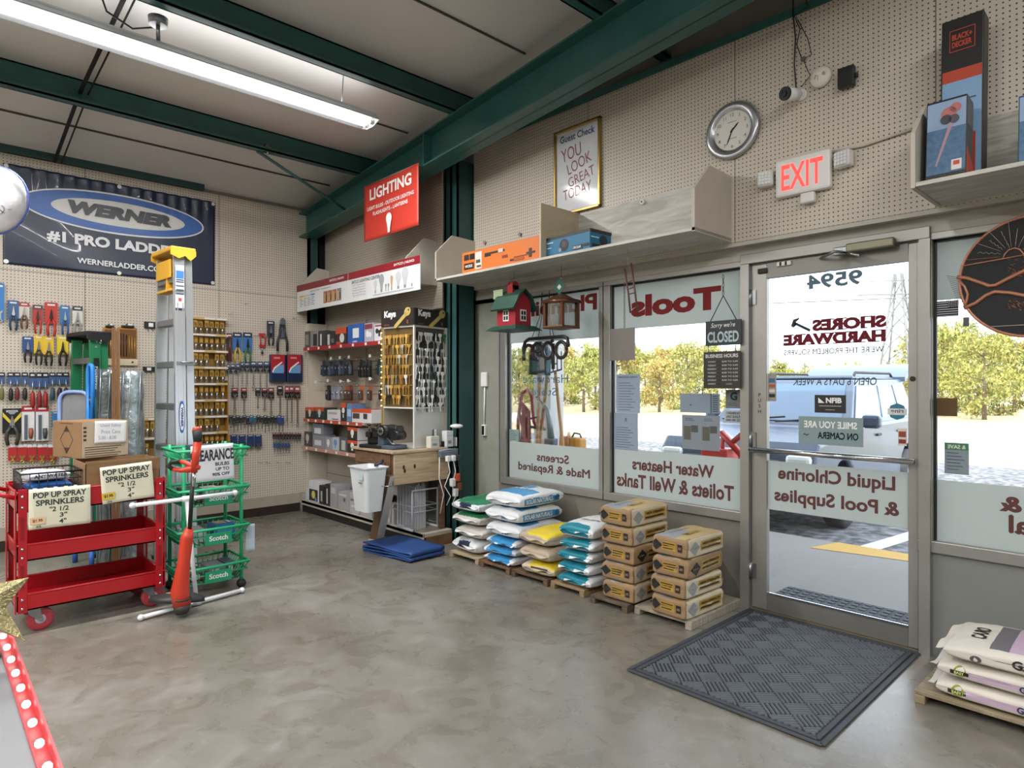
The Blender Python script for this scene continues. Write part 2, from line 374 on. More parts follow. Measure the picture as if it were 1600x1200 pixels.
def ibeam_col(x0, x1, y0, y1, h):
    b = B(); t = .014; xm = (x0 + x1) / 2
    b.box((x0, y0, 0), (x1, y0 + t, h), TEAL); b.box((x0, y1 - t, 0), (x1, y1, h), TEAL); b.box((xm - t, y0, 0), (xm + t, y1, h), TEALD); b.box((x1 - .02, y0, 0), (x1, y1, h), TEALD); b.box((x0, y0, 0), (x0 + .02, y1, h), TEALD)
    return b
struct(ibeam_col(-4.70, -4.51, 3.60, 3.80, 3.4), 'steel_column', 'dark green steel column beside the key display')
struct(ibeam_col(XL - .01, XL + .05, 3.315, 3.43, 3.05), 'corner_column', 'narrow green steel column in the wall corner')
b = B(); b.box((XL - .01, 3.305, 0), (XL + .056, YG, 2.08), CREAM); struct(b, 'trim_4')
# black sag straps running through the purlins, and a knee brace at the rafter
b = B()
for y, r in ((.95, .014), (1.0, .006)):
    b.tube([(XL + .05, y + .02, 3.33)] + [(x, y, rz(x) + .1) for x in (-5.6, -4.12)], r, DARK)
    b.tube([(x, y, rz(x) + .1) for x in (-4.12, -2.64)], r, DARK)
struct(b, 'sag_strap_beam', 'thin black brace running through the roof purlins')
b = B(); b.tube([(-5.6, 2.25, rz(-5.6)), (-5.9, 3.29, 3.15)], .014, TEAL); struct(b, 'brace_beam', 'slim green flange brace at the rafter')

# ------------------------------------------------------------------ windows and door
GL = glass_mat(); VIN = film('white_vinyl', 'ccd2cf', .5, .02); VRED = film('red_vinyl', '8c3a3a', .35); VRED2 = film('dull_red_vinyl', '75504e', .35); VGREY = film('grey_vinyl', '5f7078', .35)
VDK = film('dark_blue_vinyl', '28323e', .3)
def window(i, xa, xb, label):
    z0, z1 = .59, 2.13; b = B()
    b.box((xa - .07, YW - .02, z0 - .06), (xb + .05, YW + .06, z0), ALU, .004); b.box((xa - .07, YW - .02, z1), (xb + .05, YW + .06, z1 + .06), ALU, .004)
    b.box((xa - .07, YW - .02, z0), (xa, YW + .06, z1), ALU, .004)
    b.box((xb, YW - .02, z0), (xb + .05, YW + .06, z1), ALU, .004)
    b.box((xa, YW + .012, z0), (xa + .012, YW + .03, z1), BLACK); b.box((xa, YW + .012, z1 - .012), (xb, YW + .03, z1), BLACK)
    o = struct(b, 'window_%d' % i, label)
    g = B(); g.box((xa, YW + .022, z0), (xb, YW + .028, z1), GL); g.ob('glass', o)
    return o
w1 = window(1, -4.136, -3.098, 'shop window with mirrored Plumbing lettering and an open sign')
w2 = window(2, -2.994, -1.96, 'shop window with mirrored Tools lettering beside the door')
w3 = window(3, -.925, 1.0, 'shop window past the door behind the black wall art')
YV = YW + .019                       # vinyl sits on the inner face of the glass
def vinyl(parent, xa, xb, za, zb, name='vinyl_band'):
    q = B(); q.box((xa, YV, za), (xb, YV + .0015, zb), VIN); return q.ob(name, parent)
vinyl(w1, -4.11, -3.098, oy(900, 530, YV).z, 2.13); vinyl(w1, -4.136, -3.098, .59, oy(938, 702, YV).z)
vinyl(w2, -2.994, -1.96, oy(1100, 505, YV).z, 2.13); vinyl(w2, -2.994, -1.96, .59, oy(1100, 712, YV).z)
vinyl(w3, -.925, 1.0, oy(1462, 470, YV).z, 2.13); vinyl(w3, -.925, 1.0, .59, oy(1462, 749, YV).z)
def wtext(parent, body, pxl, pxr, py, h, m, bold=.02, mirror=True, name='lettering', Y=YV, shear=0.0, rows=None, sp=1.0):
    """Lettering on the glass between two sightlines, seen from behind (mirrored)."""
    q = B(); a, c = oy(pxl, py, Y), oy(pxr, py, Y); mid = (pxl + pxr) / 2; zc = oy(mid, py, Y).z
    q.text(body, h, m, fr(FB, ((a.x + c.x) / 2, Y, zc)), w=c.x - a.x, bold=bold, mirror=mirror, t=.001, z=.0005, shear=shear, sp=sp)
    return q.ob(name, parent)
wtext(w1, 'Plumbing', 806, 933, 482, .165, VRED, .035)
wtext(w1, 'Hardware', 817, 888, 592, .07, VGREY, .0); wtext(w1, 'Store', 831, 870, 612, .062, VGREY, .0)
wtext(w1, 'Screens', 839, 889, 716, .07, VRED2, .025); wtext(w1, 'Made & Repaired', 810, 922, 736, .09, VRED2, .025)
wtext(w2, 'Tools', 986, 1127, 472, .155, VRED, .05)
wtext(w2, 'Water Heaters', 988, 1116, 731, .085, VRED2, .03); wtext(w2, 'Toliets & Well Tanks', 964, 1147, 760, .1, VRED2, .03)
wtext(w3, '&', 1561, 1597, 788, .075, VRED2, .04); wtext(w3, 'Metal', 1576, 1700, 826, .09, VRED2, .03)

def door():
    xa, xb = -1.893, -.986; z1 = 2.13; b = B()
    b.box((-1.955, YW - .04, 0), (xa - .006, YW + .08, 2.1375), ALU); b.box((xb + .006, YW - .04, 0), (-.93, YW + .08, 2.1375), ALU)
    b.box((-1.955, YW - .04, z1 + .008), (-.93, YW + .08, 2.2), ALU, .004); b.box((-1.95, YW - .03, -.01), (-.94, YW + .08, .012), M('6b5f4c', .6))
    o = struct(b, 'door_1', 'aluminium framed glass shop door with push bar')
    d = B(); yd0, yd1 = YW - .012, YW + .03; s = .06; kick = .115; top = .09
    sl, sr = .095, .05; d.box((xa, yd0, .015), (xa + sl, yd1, z1), ALU, .004); d.box((xb - sr, yd0, .015), (xb, yd1, z1), ALU, .004)
    d.box((xa + sl, yd0 + .001, .015), (xb - sr, yd1, kick), ALUD); d.box((xa + sl, yd0 + .001, z1 - top), (xb - sr, yd1, z1), ALUD)
    d.box((xa + sl, yd0 - .003, kick), (xb - sr, yd0 + .006, kick + .012), CHROME)
    d.cyl((xb - .028, yd0 - .004, 1.42), (xb - .028, yd0 + .002, 1.42), .014, BLACK)
    lf = d.ob('door_leaf', o)
    g = B(); g.box((xa + sl, YW + .006, kick), (xb - sr, YW + .012, z1 - top), GL); g.ob('glass', o)
    p = B(); zb = 1.0
    p.tube([(xa + .03, yd0, oy(1183, 702, yd0).z), (xa + .03, yd0 - .05, oy(1183, 702, yd0).z)], .008, CHROME); p.tube([(xb - .03, yd0, zb - .0), (xb - .03, yd0 - .05, zb)], .008, CHROME)
    p.tube([(xa + .01, yd0 - .05, oy(1183, 702, yd0).z), (xb - .01, yd0 - .05, oy(1183, 702, yd0).z)], .016, CHROME, 12)
    p.ob('push_bar', o)
    h = B()
    for z in (1.93, 1.05, .24): h.cyl((xa - .004, yd0 - .012, z - .05), (xa - .004, yd0 - .012, z + .05), .012, STEEL); h.box((xa - .03, yd0 - .008, z - .045), (xa + .03, yd0, z + .045), STEEL)
    h.ob('hinge', o)
    c = B(); cl = M('8a8672', .4, .5)
    ca, cb = oy(1325, 388, YW - .05), oy(1400, 379, YW - .05)
    c.box((ca.x, YW - .09, ca.z - .028), (cb.x, YW - .04, ca.z + .02), cl, .008)
    e0 = (ca.x - .02, YW - .07, ca.z - .02)
    c.box((ca.x - .07, YW - .08, ca.z - .035), (ca.x + .02, YW - .04, ca.z + .01), STEEL, .006)
    c.tube([e0, (ca.x - .02, YW - .19, ca.z - .035)], .009, STEEL); c.tube([(ca.x - .02, YW - .19, ca.z - .035), (ca.x - .16, YW - .02, ca.z - .03)], .007, STEEL)
    c.tube([e0, (ca.x + .08, YW - .12, ca.z - .06)], .007, CHROME)
    c.ob('door_closer', o)
    s_ = B(); a = oy(1215, 414, yd0); s_.box((a.x, yd0 - .015, a.z - .012), (a.x + .085, yd0, a.z + .014), WHITE, .003); s_.box((a.x + .018, yd0 - .017, a.z - .01), (a.x + .03, yd0, a.z + .012), BLACK); s_.box((a.x + .05, yd0 - .017, a.z - .01), (a.x + .062, yd0, a.z + .012), BLACK); s_.ob('door_contact', o)
    a = oy(1192, 424, yd0); k = B(); k.box((a.x - .03, yd0 - .012, a.z - .015), (a.x + .03, yd0, a.z + .018), BLACK, .006); k.ob('bumper', o)
    # vinyl and lettering on the pane
    Yd = YW + .0035
    q = B(); q.box((xa + sl, Yd, oy(1300, 804, Yd).z - .02), (xb - sr, Yd + .0012, oy(1300, 728, Yd).z), VIN); q.ob('vinyl_band', o)
    wtext(o, 'Liquid Chlorine', 1216, 1399, 750, .1, VRED2, .03, Y=Yd); wtext(o, '& Pool Supplies', 1210, 1405, 787, .1, VRED2, .03, Y=Yd)
    wtext(o, '9594', 1261, 1348, 437, .085, VGREY, .035, Y=Yd)
    maroon = film('maroon_vinyl', '6a2a30', .3)
    def slab(body, pxl, pxr, py, h):
        q = B(); a, c = oy(pxl, py, Yd), oy(pxr, py, Yd); zc = oy((pxl + pxr) / 2, py, Yd).z; X = fr(FB, ((a.x + c.x) / 2, Yd, zc)); wd = c.x - a.x
        q.text(body, h, maroon, X, w=wd, bold=.065, mirror=True, t=.001, z=.0005)
        for i in range(len(body)):                                       # slab serifs and the white stencil line of the letters
            u = -wd / 2 + wd * (i + .5) / len(body); cw = wd / len(body) * .42
            ch = body[len(body) - 1 - i]
            if ch not in 'OS':
                for v in (-h / 2 + h * .05, h / 2 - h * .05): q.rect(u - cw, v - h * .05, u + cw * (.2 if ch in 'HAW' and v < 0 else 1), v + h * .05, maroon, X, .001, .0012) if ch != 'A' or v < 0 else None
        return q.ob('lettering', o)
    slab('SHORES', 1269, 1385, 505, .068); slab('HARDWARE', 1224, 1384, 528, .066)
    wtext(o, "WE'RE THE PROBLEM SOLVERS", 1225, 1381, 548, .034, M('2c343c', .6), .02, Y=Yd)
    q = B(); a = oy(1245, 512, Yd); X = fr(FB, (a.x, Yd, a.z)); hm = film('hammer_vinyl', '47525a', .3)
    q.prism([(-.015, .02), (.075, -.03), (.08, -.014), (-.008, .034)], .001, hm, X); q.prism([(-.035, .012), (-.02, .05), (.012, .058), (.016, .05), (-.005, .034), (-.005, .012), (-.02, .0)], .001, hm, X)
    q.ob('hammer_emblem', o)
    wtext(o, 'OPEN 6 DAYS A WEEK', 1239, 1370, 596, .043, M('3c464e', .6), .01, Y=Yd, shear=-.15)
    q = B(); hd = film('gunmetal_vinyl', '24303a', .2)
    for i, ch in enumerate('PUSH'):
        a = oy(1187, 617 + i * 8.6, yd0); q.text(ch, .022, BLACK, fr(FB, (a.x, yd0 - .0005, a.z)), bold=.01, t=.0008)
    q.ob('push_lettering', o)
    def sticker(pxa, pya, pxb, pyb, col, name='sticker'):
        q = B(); a, c = oy(pxa, pya, Yd), oy(pxb, pyb, Yd); q.box((a.x, Yd - .0012, c.z), (c.x, Yd, a.z), M(col, .5, var=.02)); return q, fr(FB, ((a.x + c.x) / 2, Yd - .0012, (a.z + c.z) / 2)), (c.x - a.x), (a.z - c.z)
    q, X, W_, H_ = sticker(1273, 617, 1322, 646, '1d1e20'); q.text('NFIB', H_ * .3, WHITE, X, u=.02, v=H_ * .2, bold=.04, w=W_ * .5); q.prism([(-W_ * .38, H_ * .05), (-W_ * .18, H_ * .05), (-W_ * .38, H_ * .35)], .001, WHITE, X); q.rect(-W_ * .35, -H_ * .14, W_ * .35, -H_ * .09, GREYM, X); q.rect(-W_ * .15, -H_ * .34, W_ * .15, -H_ * .3, GREYM, X); q.ob('sticker', o)
    cam_s = film('camera_sticker', '9fb0b0', .4); a, c = oy(1248, 650, Yd), oy(1349, 699, Yd)
    q = B(); q.box((a.x, Yd - .0012, c.z), (c.x, Yd, a.z), cam_s); X = fr(FB, ((a.x + c.x) / 2, Yd - .0013, (a.z + c.z) / 2)); wd = c.x - a.x; ht = a.z - c.z
    q.text('SMILE YOU ARE', ht * .25, WHITE, X, v=ht * .22, w=wd * .82, bold=.03, mirror=True); q.text('ON CAMERA', ht * .25, hd, X, u=wd * .12, v=-ht * .16, w=wd * .62, bold=.03, mirror=True); q.tube([X @ Vector((-wd * .42 + i * .004, -ht * .16 + .004 * math.sin(i), .001)) for i in range(9)], .002, hd, 6); q.ob('sticker', o)
    a = oy(1402, 643, Yd); q = B(); X = fr(FB, (a.x, Yd - .001, a.z)); q.disc(0, 0, .045, M('2d6f86', .5), X, .001, 8); q.rect(-.046, -.018, .046, .016, M('c8cccc', .5), X, .0018); q.text('ring', .026, M('4c5355', .5), X, w=.06, mirror=True, t=.0025, bold=.02); q.ob('sticker', o)
    q, X, W_, H_ = sticker(1200, 584, 1213, 627, '8f8b80'); q.rect(-W_ * .35, .03, W_ * .35, .055, M('2e5f8c', .5), X); q.rect(-W_ * .35, -.0, W_ * .35, .018, M('a8452e', .5), X); q.rect(-W_ * .35, -.03, W_ * .35, -.012, M('c9c4b8', .5), X); q.rect(-W_ * .35, -.06, W_ * .35, -.04, BLACK, X); q.ob('sticker', o)
    q, X, W_, H_ = sticker(1403, 669, 1417, 697, 'c9c2b8'); q.rect(-W_ * .4, .0, W_ * .4, .03, M('8a3a28', .5), X); q.rect(-W_ * .4, -.034, W_ * .4, -.012, M('7a2a20', .5), X); q.ob('sticker', o)
    return o
door1 = door()
# ------------------------------------------------------------------ outside the shopfront
GZ = -.2
b = B(); b.box((-12, YW + .12, -.3), (6, 6.1, -.02), M('7d7b78', .8, var=.06, scale=2))
b.add([(-12, 6.1, -.02), (-2.25, 6.1, -.02), (-2.25, 6.1, -.2), (-12, 6.1, -.2)], [(0, 3, 2, 1)], M('7d7b78', .8, var=.06, scale=2)); struct(b, 'sidewalk', 'pale concrete walk outside the shop')
b = B(); b.add([(-2.2, 6.1, -.018), (6, 6.1, -.018), (6, 6.55, -.16), (-1.9, 6.55, -.16)], [(0, 1, 2, 3)], M('b8923e', .7)); b.add([(-2.3, 5.72, -.017), (-1.6, 5.85, -.017), (6, 6.1, -.017), (-2.2, 6.1, -.017)], [(0, 1, 2, 3)], M('b8923e', .7)); struct(b, 'kerb', 'yellow painted kerb ramp')
def asphalt():
    m, n, l, bb = nodes('cracked_asphalt'); tc = n.new('ShaderNodeTexCoord'); t = n.new('ShaderNodeTexNoise'); t.inputs['Scale'].default_value = 9; t.inputs['Detail'].default_value = 8; l.new(tc.outputs['Object'], t.inputs['Vector'])
    cr = n.new('ShaderNodeValToRGB'); cr.color_ramp.elements[0].color = lin('45464a'); cr.color_ramp.elements[1].color = lin('8d8d90'); cr.color_ramp.elements[0].position = .38; cr.color_ramp.elements[1].position = .68
    l.new(t.outputs['Fac'], cr.inputs[0]); l.new(cr.outputs[0], bb.inputs['Base Color']); bb.inputs['Roughness'].default_value = .9; return m
b = B(); b.box((-30, 6.1, -.5), (20, 15.5, GZ), asphalt()); struct(b, 'ground_asphalt', 'dark asphalt parking lot')
b = B(); st = M('e2e2e0', .7)
for p in ([(-2.3, 6.68), (-2.12, 6.68), (-1.55, 11), (-1.73, 11)], [(-2.2, 6.60), (1.5, 6.72), (1.5, 6.86), (-2.2, 6.74)]): b.add([(x, y, GZ + .004) for x, y in p], [(0, 1, 2, 3)], st)
struct(b, 'parking_marking', 'white painted parking bay line')
b = B(); b.box((-120, 15.5, -.6), (90, 120, -.24), M('a39872', .95, var=.12, scale=.3)); struct(b, 'field_ground', 'pale dry grass verge in full sun')
b = B(); b.box((-120, 20, -.3), (90, 27, -.235), M('b9b4aa', .9, var=.05, scale=.5)); struct(b, 'road', 'sunlit pale road beyond the parking lot')
def nubs(x0, x1, y0, y1, z, m_top, m_rib):
    b = B(); b.box((x0, y0, z), (x1, y1, z + .008), m_top, .004)
    nx, ny = int((x1 - x0) / .06), int((y1 - y0) / .06)
    for i in range(nx):
        for j in range(ny):
            cx, cy = x0 + (i + .5) * (x1 - x0) / nx, y0 + (j + .5) * (y1 - y0) / ny
            b.box((cx - .018, cy - .018, z + .008), (cx + .018, cy + .018, z + .012), m_rib)
    return b
tag(nubs(-1.95, -.9, 4.02, 4.5, -.02, M('2f3338', .8), M('444a52', .8)).ob('outdoor_mat'), 'dark textured doormat on the walk outside the glass door', 'doormat')
# porch post
b = B(); b.box((-5.64, 5.7, -.02), (-5.36, 5.95, 3.4), M('dcdcd8', .6), .01); struct(b, 'porch_column', 'white square porch post')
# trees
pine = [M(c, .8, var=.2, scale=1.5) for c in ('868a40', '97924c', '6e763a', 'a38c50')]; bark = M('6a5c4c', .9, var=.15)
def tree(seed, h, r, leaf, base=.28, n=2300):
    q = random.Random(seed); tr = B(); tr.cyl((0, 0, 0), (q.uniform(-.2, .2), 0, h * .9), .13, bark, .04, 8)
    for i in range(7):
        a = q.uniform(0, 2 * PI); z = h * q.uniform(base, .85); tr.cyl((0, 0, z), (math.cos(a) * r * .7, math.sin(a) * r * .7, z + .5), .04, bark, .012, 5)
    f = B(); cl = [(q.uniform(0, 2 * PI), q.uniform(base, 1.0)) for _ in range(26)]
    for i in range(n):
        a, t = q.choice(cl); wide = r * (1.05 - abs(t - .5) * 1.1) * q.uniform(.3, 1)
        wide *= 1.12
        c = Vector((math.cos(a) * wide, math.sin(a) * wide, h * t)) + Vector((q.gauss(0, .26), q.gauss(0, .26), q.gauss(0, .24)))
        X = Matrix.Translation(c) @ Euler((q.uniform(0, 6), q.uniform(0, 6), q.uniform(0, 6))).to_matrix().to_4x4(); s = q.uniform(.07, .17)
        f.add([(-s, 0, 0), (0, -s * .5, s * .2), (s, 0, 0), (0, s * .5, s * .2)], [(0, 1, 2), (0, 2, 3)], pine[leaf] if q.random() < .75 else pine[(leaf + 1) % 4], X=X)
    return tr, f
protos = []
KN = ['loose yellow green pine', 'broad olive green pine', 'dense dark green pine', 'tawny half bare tree']
for k, (h, r, bs) in enumerate(((5.6, 1.6, .10), (4.8, 1.9, .08), (6.3, 1.7, .06), (4.4, 1.6, .12))):
    t = thing('pine_tree', 'x', 'tree', (0, 0, -50)); a, f = tree(k + 3, h, r, k, bs); a.ob('trunk', t); f.ob('foliage', t); protos.append(t)
trees = [(812, 46, 0), (832, 52, 3), (850, 48, 1), (872, 55, 3), (892, 43, 2), (912, 47, 0), (930, 50, 1), (962, 50, 3), (985, 46, 0), (1008, 45, 1), (1030, 52, 3), (1052, 49, 2), (1075, 45, 1), (1098, 42, 2), (1120, 44, 0), (1145, 47, 1), (1190, 44, 1), (1215, 46, 0), (1240, 50, 1), (1262, 48, 2), (1285, 52, 3), (1310, 46, 1), (1335, 46, 3), (1362, 50, 0), (1385, 42, 2), (1410, 39, 2), (1450, 36, 1), (1472, 33, 2), (1495, 34, 0), (1515, 32, 2), (1538, 33, 1), (1560, 33, 2), (1585, 35, 0), (1610, 33, 2)]
NEAR = len(trees); trees += [(806 + 38 * k, 60, (0, 3, 1, 0, 2)[k % 5]) for k in range(22)]
used = {}
for i, (px, d, k) in enumerate(trees):
    d = ((40 if px < 1430 else 31) + 4.4 * (i % 5)) if i < NEAR else 66 + 6.0 * (i % 5); yt = (R.uniform(538, 562) if px < 1180 else R.uniform(562, 588) if px < 1430 else R.uniform(508, 535))
    p = od(px, 603, d); p.z = -.25; s = ((603 - yt) * d / 1010 + 1.63) / (5.6, 4.8, 6.3, 4.4)[k]; used[k] = used.get(k, 0) + 1
    o = protos[k] if used[k] == 1 else dup(protos[k], p)
    o.location = p; o.scale = (s, s, s); o.rotation_euler = (0, 0, R.uniform(0, 6)); o['label'] = KN[k] + (' in the front tree line across the road' if i < NEAR else ' in the farther tree line across the road'); o['group'] = KN[k] + ('s across the road' if i < NEAR else 's of the farther tree line')
# lattice tower and its cable
t = thing('lattice_tower', 'tall grey steel lattice power tower among the trees', 'tower', od(1404, 603, 28)); t.scale = (.5, .5, .5); t.location.z = -.25
b = B(); g = M('6c6d6c', .6, .3)
for sx in (-1, 1):
    for sy in (-1, 1): b.cyl((sx * 1.6, sy * 1.6, 0), (sx * .25, sy * .25, 13), .09, g, n=5)
for i in range(9):
    z0, z1 = i * 1.4, (i + 1) * 1.4; wa, wz = 1.6 - 1.35 * z0 / 13, 1.6 - 1.35 * z1 / 13
    for a in range(4):
        c = [(1, 1), (1, -1), (-1, -1), (-1, 1)]; p, q = c[a], c[(a + 1) % 4]
        b.cyl((p[0] * wa, p[1] * wa, z0), (q[0] * wz, q[1] * wz, z1), .05, g, n=4)
b.ob('mast', t); b = B(); b.cyl((-2.6, -2, 11.2), (2.6, 2, 11.2), .06, g, n=5); b.cyl((-1.8, -1.4, 12.4), (1.8, 1.4, 12.4), .05, g, n=5); b.ob('cross_arm', t)
b = B(); b.tube([od(740, 492, 25), od(1100, 478, 25), od(1500, 462, 25), od(1800, 450, 25)], .025, g, 5); tag(b.ob('power_cable'), 'thin overhead power cable across the white sky', 'cable')
# the car: nose to the shop, tailgate up
def suv():
    t = thing('parked_suv', 'pale silver blue SUV parked nose in with raised tailgate', 'car', (-3.68, 9.1, GZ), math.radians(3))
    P = M('43536a', .35, .0, var=.03, coat=.2); PB = M('3f4f64', .35, .0, var=.03, coat=.2); GLS = M('3a5a78', .08, var=.05, coat=.5); TR = M('2a2d31', .6)
    YZ = Matrix(((0, 0, 1, 0), (1, 0, 0, 0), (0, 1, 0, 0), (0, 0, 0, 1)))
    prof = [(-2.35, .42), (-2.42, .6), (-2.36, .86), (-2.25, .98), (-1.2, 1.08), (-1.05, 1.12), (2.2, 1.12), (2.28, .9), (2.3, .45)]
    def arch(c): return [(c + .42 * math.cos(a), .33 + .42 * math.sin(a)) for a in [PI * i / 8 for i in range(9)]]
    out = prof + [(2.25, .3)] + [p for p in arch(1.45)] + [p for p in arch(-1.45)] + [(-2.3, .3)]
    b = B(); b.prism(out, 1.8, P, YZ, -.9)
    b.box((-.86, -2.3, .3), (.86, 2.2, .45), TR)
    bd = b.ob('body', t)
    m = bd.modifiers.new('soft_edges', 'BEVEL'); m.width = .045; m.segments = 3; m.limit_method = 'ANGLE'; m.angle_limit = math.radians(50)
    g = B()                                             # cabin: tapered, with glazing let in
    lo = [(-.86, -1.1, 1.1), (.86, -1.1, 1.1), (.86, 2.15, 1.1), (-.86, 2.15, 1.1)]; hi = [(-.68, -.35, 1.66), (.68, -.35, 1.66), (.7, 1.95, 1.68), (-.7, 1.95, 1.68)]
    g.add(lo + hi, [(4, 5, 6, 7), (0, 1, 5, 4), (1, 2, 6, 5), (2, 3, 7, 6), (3, 0, 4, 7)], PB); g.box((-.62, -.2, 1.66), (.62, 1.9, 1.72), PB, .03); cb = g.ob('cabin', t)
    m = cb.modifiers.new('soft_edges', 'BEVEL'); m.width = .05; m.segments = 3
    def quad(face, u0, u1, v0, v1, mm, off=.012):
        A = [Vector(p) for p in face]; P_ = lambda u, v: (A[0] * (1 - u) + A[1] * u) * (1 - v) + (A[3] * (1 - u) + A[2] * u) * v
        n = (A[1] - A[0]).cross(A[3] - A[0]).normalized() * off; q = B(); ps = [P_(u0, v0), P_(u1, v0), P_(u1, v1), P_(u0, v1)]
        q.add([p - n * .5 for p in ps] + [p + n for p in ps], [(4, 5, 6, 7), (0, 1, 5, 4), (1, 2, 6, 5), (2, 3, 7, 6), (3, 0, 4, 7)], mm); return q
    quad((lo[0], lo[1], hi[1], hi[0]), .06, .94, .08, .9, GLS).ob('windshield', t)
    for a, c in ((.04, .38), (.42, .68), (.72, .95)):
        quad((lo[1], lo[2], hi[2], hi[1]), a, c, .12, .86, GLS).ob('side_window', t); quad((lo[3], lo[0], hi[0], hi[3]), 1 - c, 1 - a, .12, .86, GLS).ob('side_window', t)
    h = B(); h.box((-.55, -2.46, .62), (.55, -2.36, .8), TR, .02); h.box((-.55, -2.47, .7), (.55, -2.45, .72), CHROME); h.ob('grille', t)
    for s in (-1, 1):
        q = B(); q.box((s * .6, -2.43, .68), (s * .86, -2.28, .86), M('e6eef2', .1, coat=.6), .04); q.ob('headlight', t)
    q = B(); q.box((-.9, -2.5, .36), (.9, -2.3, .58), P, .05); q.box((-.7, -2.51, .46), (.7, -2.49, .5), TR); q.ob('bumper', t)
    for y in (-1.45, 1.45):
        for s in (-1, 1):
            w_ = B(); X = Matrix.Translation((s * .84, y, .33)) @ Euler((0, PI / 2, 0)).to_matrix().to_4x4()
            w_.lathe([(.2, -.1), (.3, -.11), (.34, -.08), (.34, .08), (.3, .11), (.2, .1)], TR, 24, X); wo = w_.ob('wheel', t)
            r = B(); X2 = Matrix.Translation((s * .935, y, .33)) @ Euler((0, s * PI / 2, 0)).to_matrix().to_4x4()
            r.lathe([(.22, 0), (.2, .015), (.05, .0), (.02, .02)], M('cfd2d4', .25, .8), 20, X2)
            for k in range(5): r.box((-.025, .03, 0), (.025, .2, .02), CHROME, X=X2 @ Matrix.Rotation(2 * PI * k / 5, 4, 'Z'))
            r.ob('rim', wo)
    for s in (-1, 1):
        q = B(); q.box((s * .9, -.85, 1.08), (s * 1.1, -.7, 1.24), PB, .04); q.ob('mirror', t)
    for s in (-1, 1):
        q = B(); q.tube([(s * .6, -.1, 1.68), (s * .6, 0, 1.76), (s * .6, 1.7, 1.77), (s * .6, 1.85, 1.7)], .018, TR); q.ob('roof_rail', t)
    tg = B(); n = 10                                     # tailgate swung up over the roof end
    pr_ = [(1.95 + i * .12, 1.72 + .22 * math.sin(i / n * 2.2)) for i in range(n + 1)]
    tg.prism(pr_ + [(x, z - .07) for x, z in reversed(pr_)], 1.5, PB, YZ, -.75); tg.ob('tailgate', t)
    q = B(); q.tube([(-.55, -1.14, 1.14), (.1, -1.08, 1.2)], .012, TR); q.tube([(.0, -1.14, 1.14), (.6, -1.08, 1.19)], .012, TR); q.ob('wiper', t)
    q = B()
    for y in (-.2, .85): q.box((.895, y, .95), (.925, y + .18, .98), TR, .008)
    q.ob('door_handle', t)
suv()
# shelf of yard tools on the walk
t = thing('metal_rack', 'low dark metal rack on the walk behind the Plumbing window', 'rack', (-4.35, 4.6, -.02)); rk = M('4a423c', .6, .4)
b = B()
for i in range(7): b.cyl((-.62 , -.12 + .05 * i, .72), (.62, -.12 + .05 * i, .72), .006, rk, n=6)
b.tube([(-.62, -.14, .72), (.62, -.14, .72), (.62, .2, .72), (-.62, .2, .72)], .012, rk, 6, closed=True); b.ob('wire_top', t)
for x in (-.6, .6):
    for y in (-.13, .19): q = B(); q.cyl((x, y, 0), (x, y, .72), .013, rk, n=6); q.ob('leg', t)
ash = M('b98d58', .6, var=.1, scale=20); RY = 4.52
def long_tool(name, label, cat, a, c, r, head):
    t = thing(name, label, cat, c); b = B(); v = Vector(a) - Vector(c); b.tube([(0, 0, 0), tuple(v)], r, ash, 8); b.ob('handle', t); head(t, v); return t
def at(px, py): return oy(px, py, RY)
def shovel(t, v):
    b = B(); X = Matrix.Translation(v) @ v.to_track_quat('Z', 'X').to_matrix().to_4x4(); m = M('4c5a66', .4, .6)
    n = 10; vs_ = []
    for i in range(n + 1):
        z = .3 * i / n; w_ = .1 * (1 if z < .2 else max(.05, 1 - ((z - .2) / .1) ** 2))
        for j in range(5): u = (j / 4 - .5) * 2; vs_.append((u * w_, .025 * (1 - u * u) + .01, z))
    b.add(vs_, [(i * 5 + j, i * 5 + j + 1, i * 5 + j + 6, i * 5 + j + 5) for i in range(n) for j in range(4)], m, True); 
    for q in range(len(b.v)): b.v[q] = tuple(X @ Vector(b.v[q]))
    b.tube([tuple(v * .96), tuple(v * 1.02)], .022, m); o = b.ob('blade', t); s = o.modifiers.new('sheet', 'SOLIDIFY'); s.thickness = .004
def fork(t, v):
    b = B(); m = M('3a3d42', .5, .5); X = Matrix.Translation(v) @ v.to_track_quat('Z', 'X').to_matrix().to_4x4()
    b.tube([X @ Vector((-.09, 0, .03)), X @ Vector((.09, 0, .03))], .008, m)
    for i in range(4): u = -.09 + .06 * i; b.tube([X @ Vector((u, 0, .03)), X @ Vector((u, .02, .2))], .006, m, 6)
    b.tube([X @ Vector((0, 0, -.05)), X @ Vector((0, 0, .03))], .014, m); b.ob('tines', t)
def grip(t, v):
    b = B(); b.sphere(tuple(v), .022, M('2c3238', .6)); b.ob('knob', t)
zt = .02
def sh(px, py, pxb, Y): return oy(px, py, Y), Vector((oy(pxb, 690, Y).x, Y - .02, zt))
for Y_, (nm, lb, px, py, pxb, hd) in zip((4.18, 4.32, 4.42), (('shovel', 'round point shovel leaning blade up behind the open sign', 843, 586, 841, shovel), ('garden_fork', 'garden fork leaning tines up beside the shovel', 857, 572, 845, fork), ('rake', 'pale handled rake leaning at the shop window', 868, 585, 880, fork))):
    a, c = sh(px, py, pxb, Y_); c.z = oy(pxb, 690, Y_).z; c = a + (c - a) * ((a.z + .018) / (a.z - c.z)); c.y = Y_ - .03; long_tool(nm, lb, 'garden tool', a, c, .016, hd)
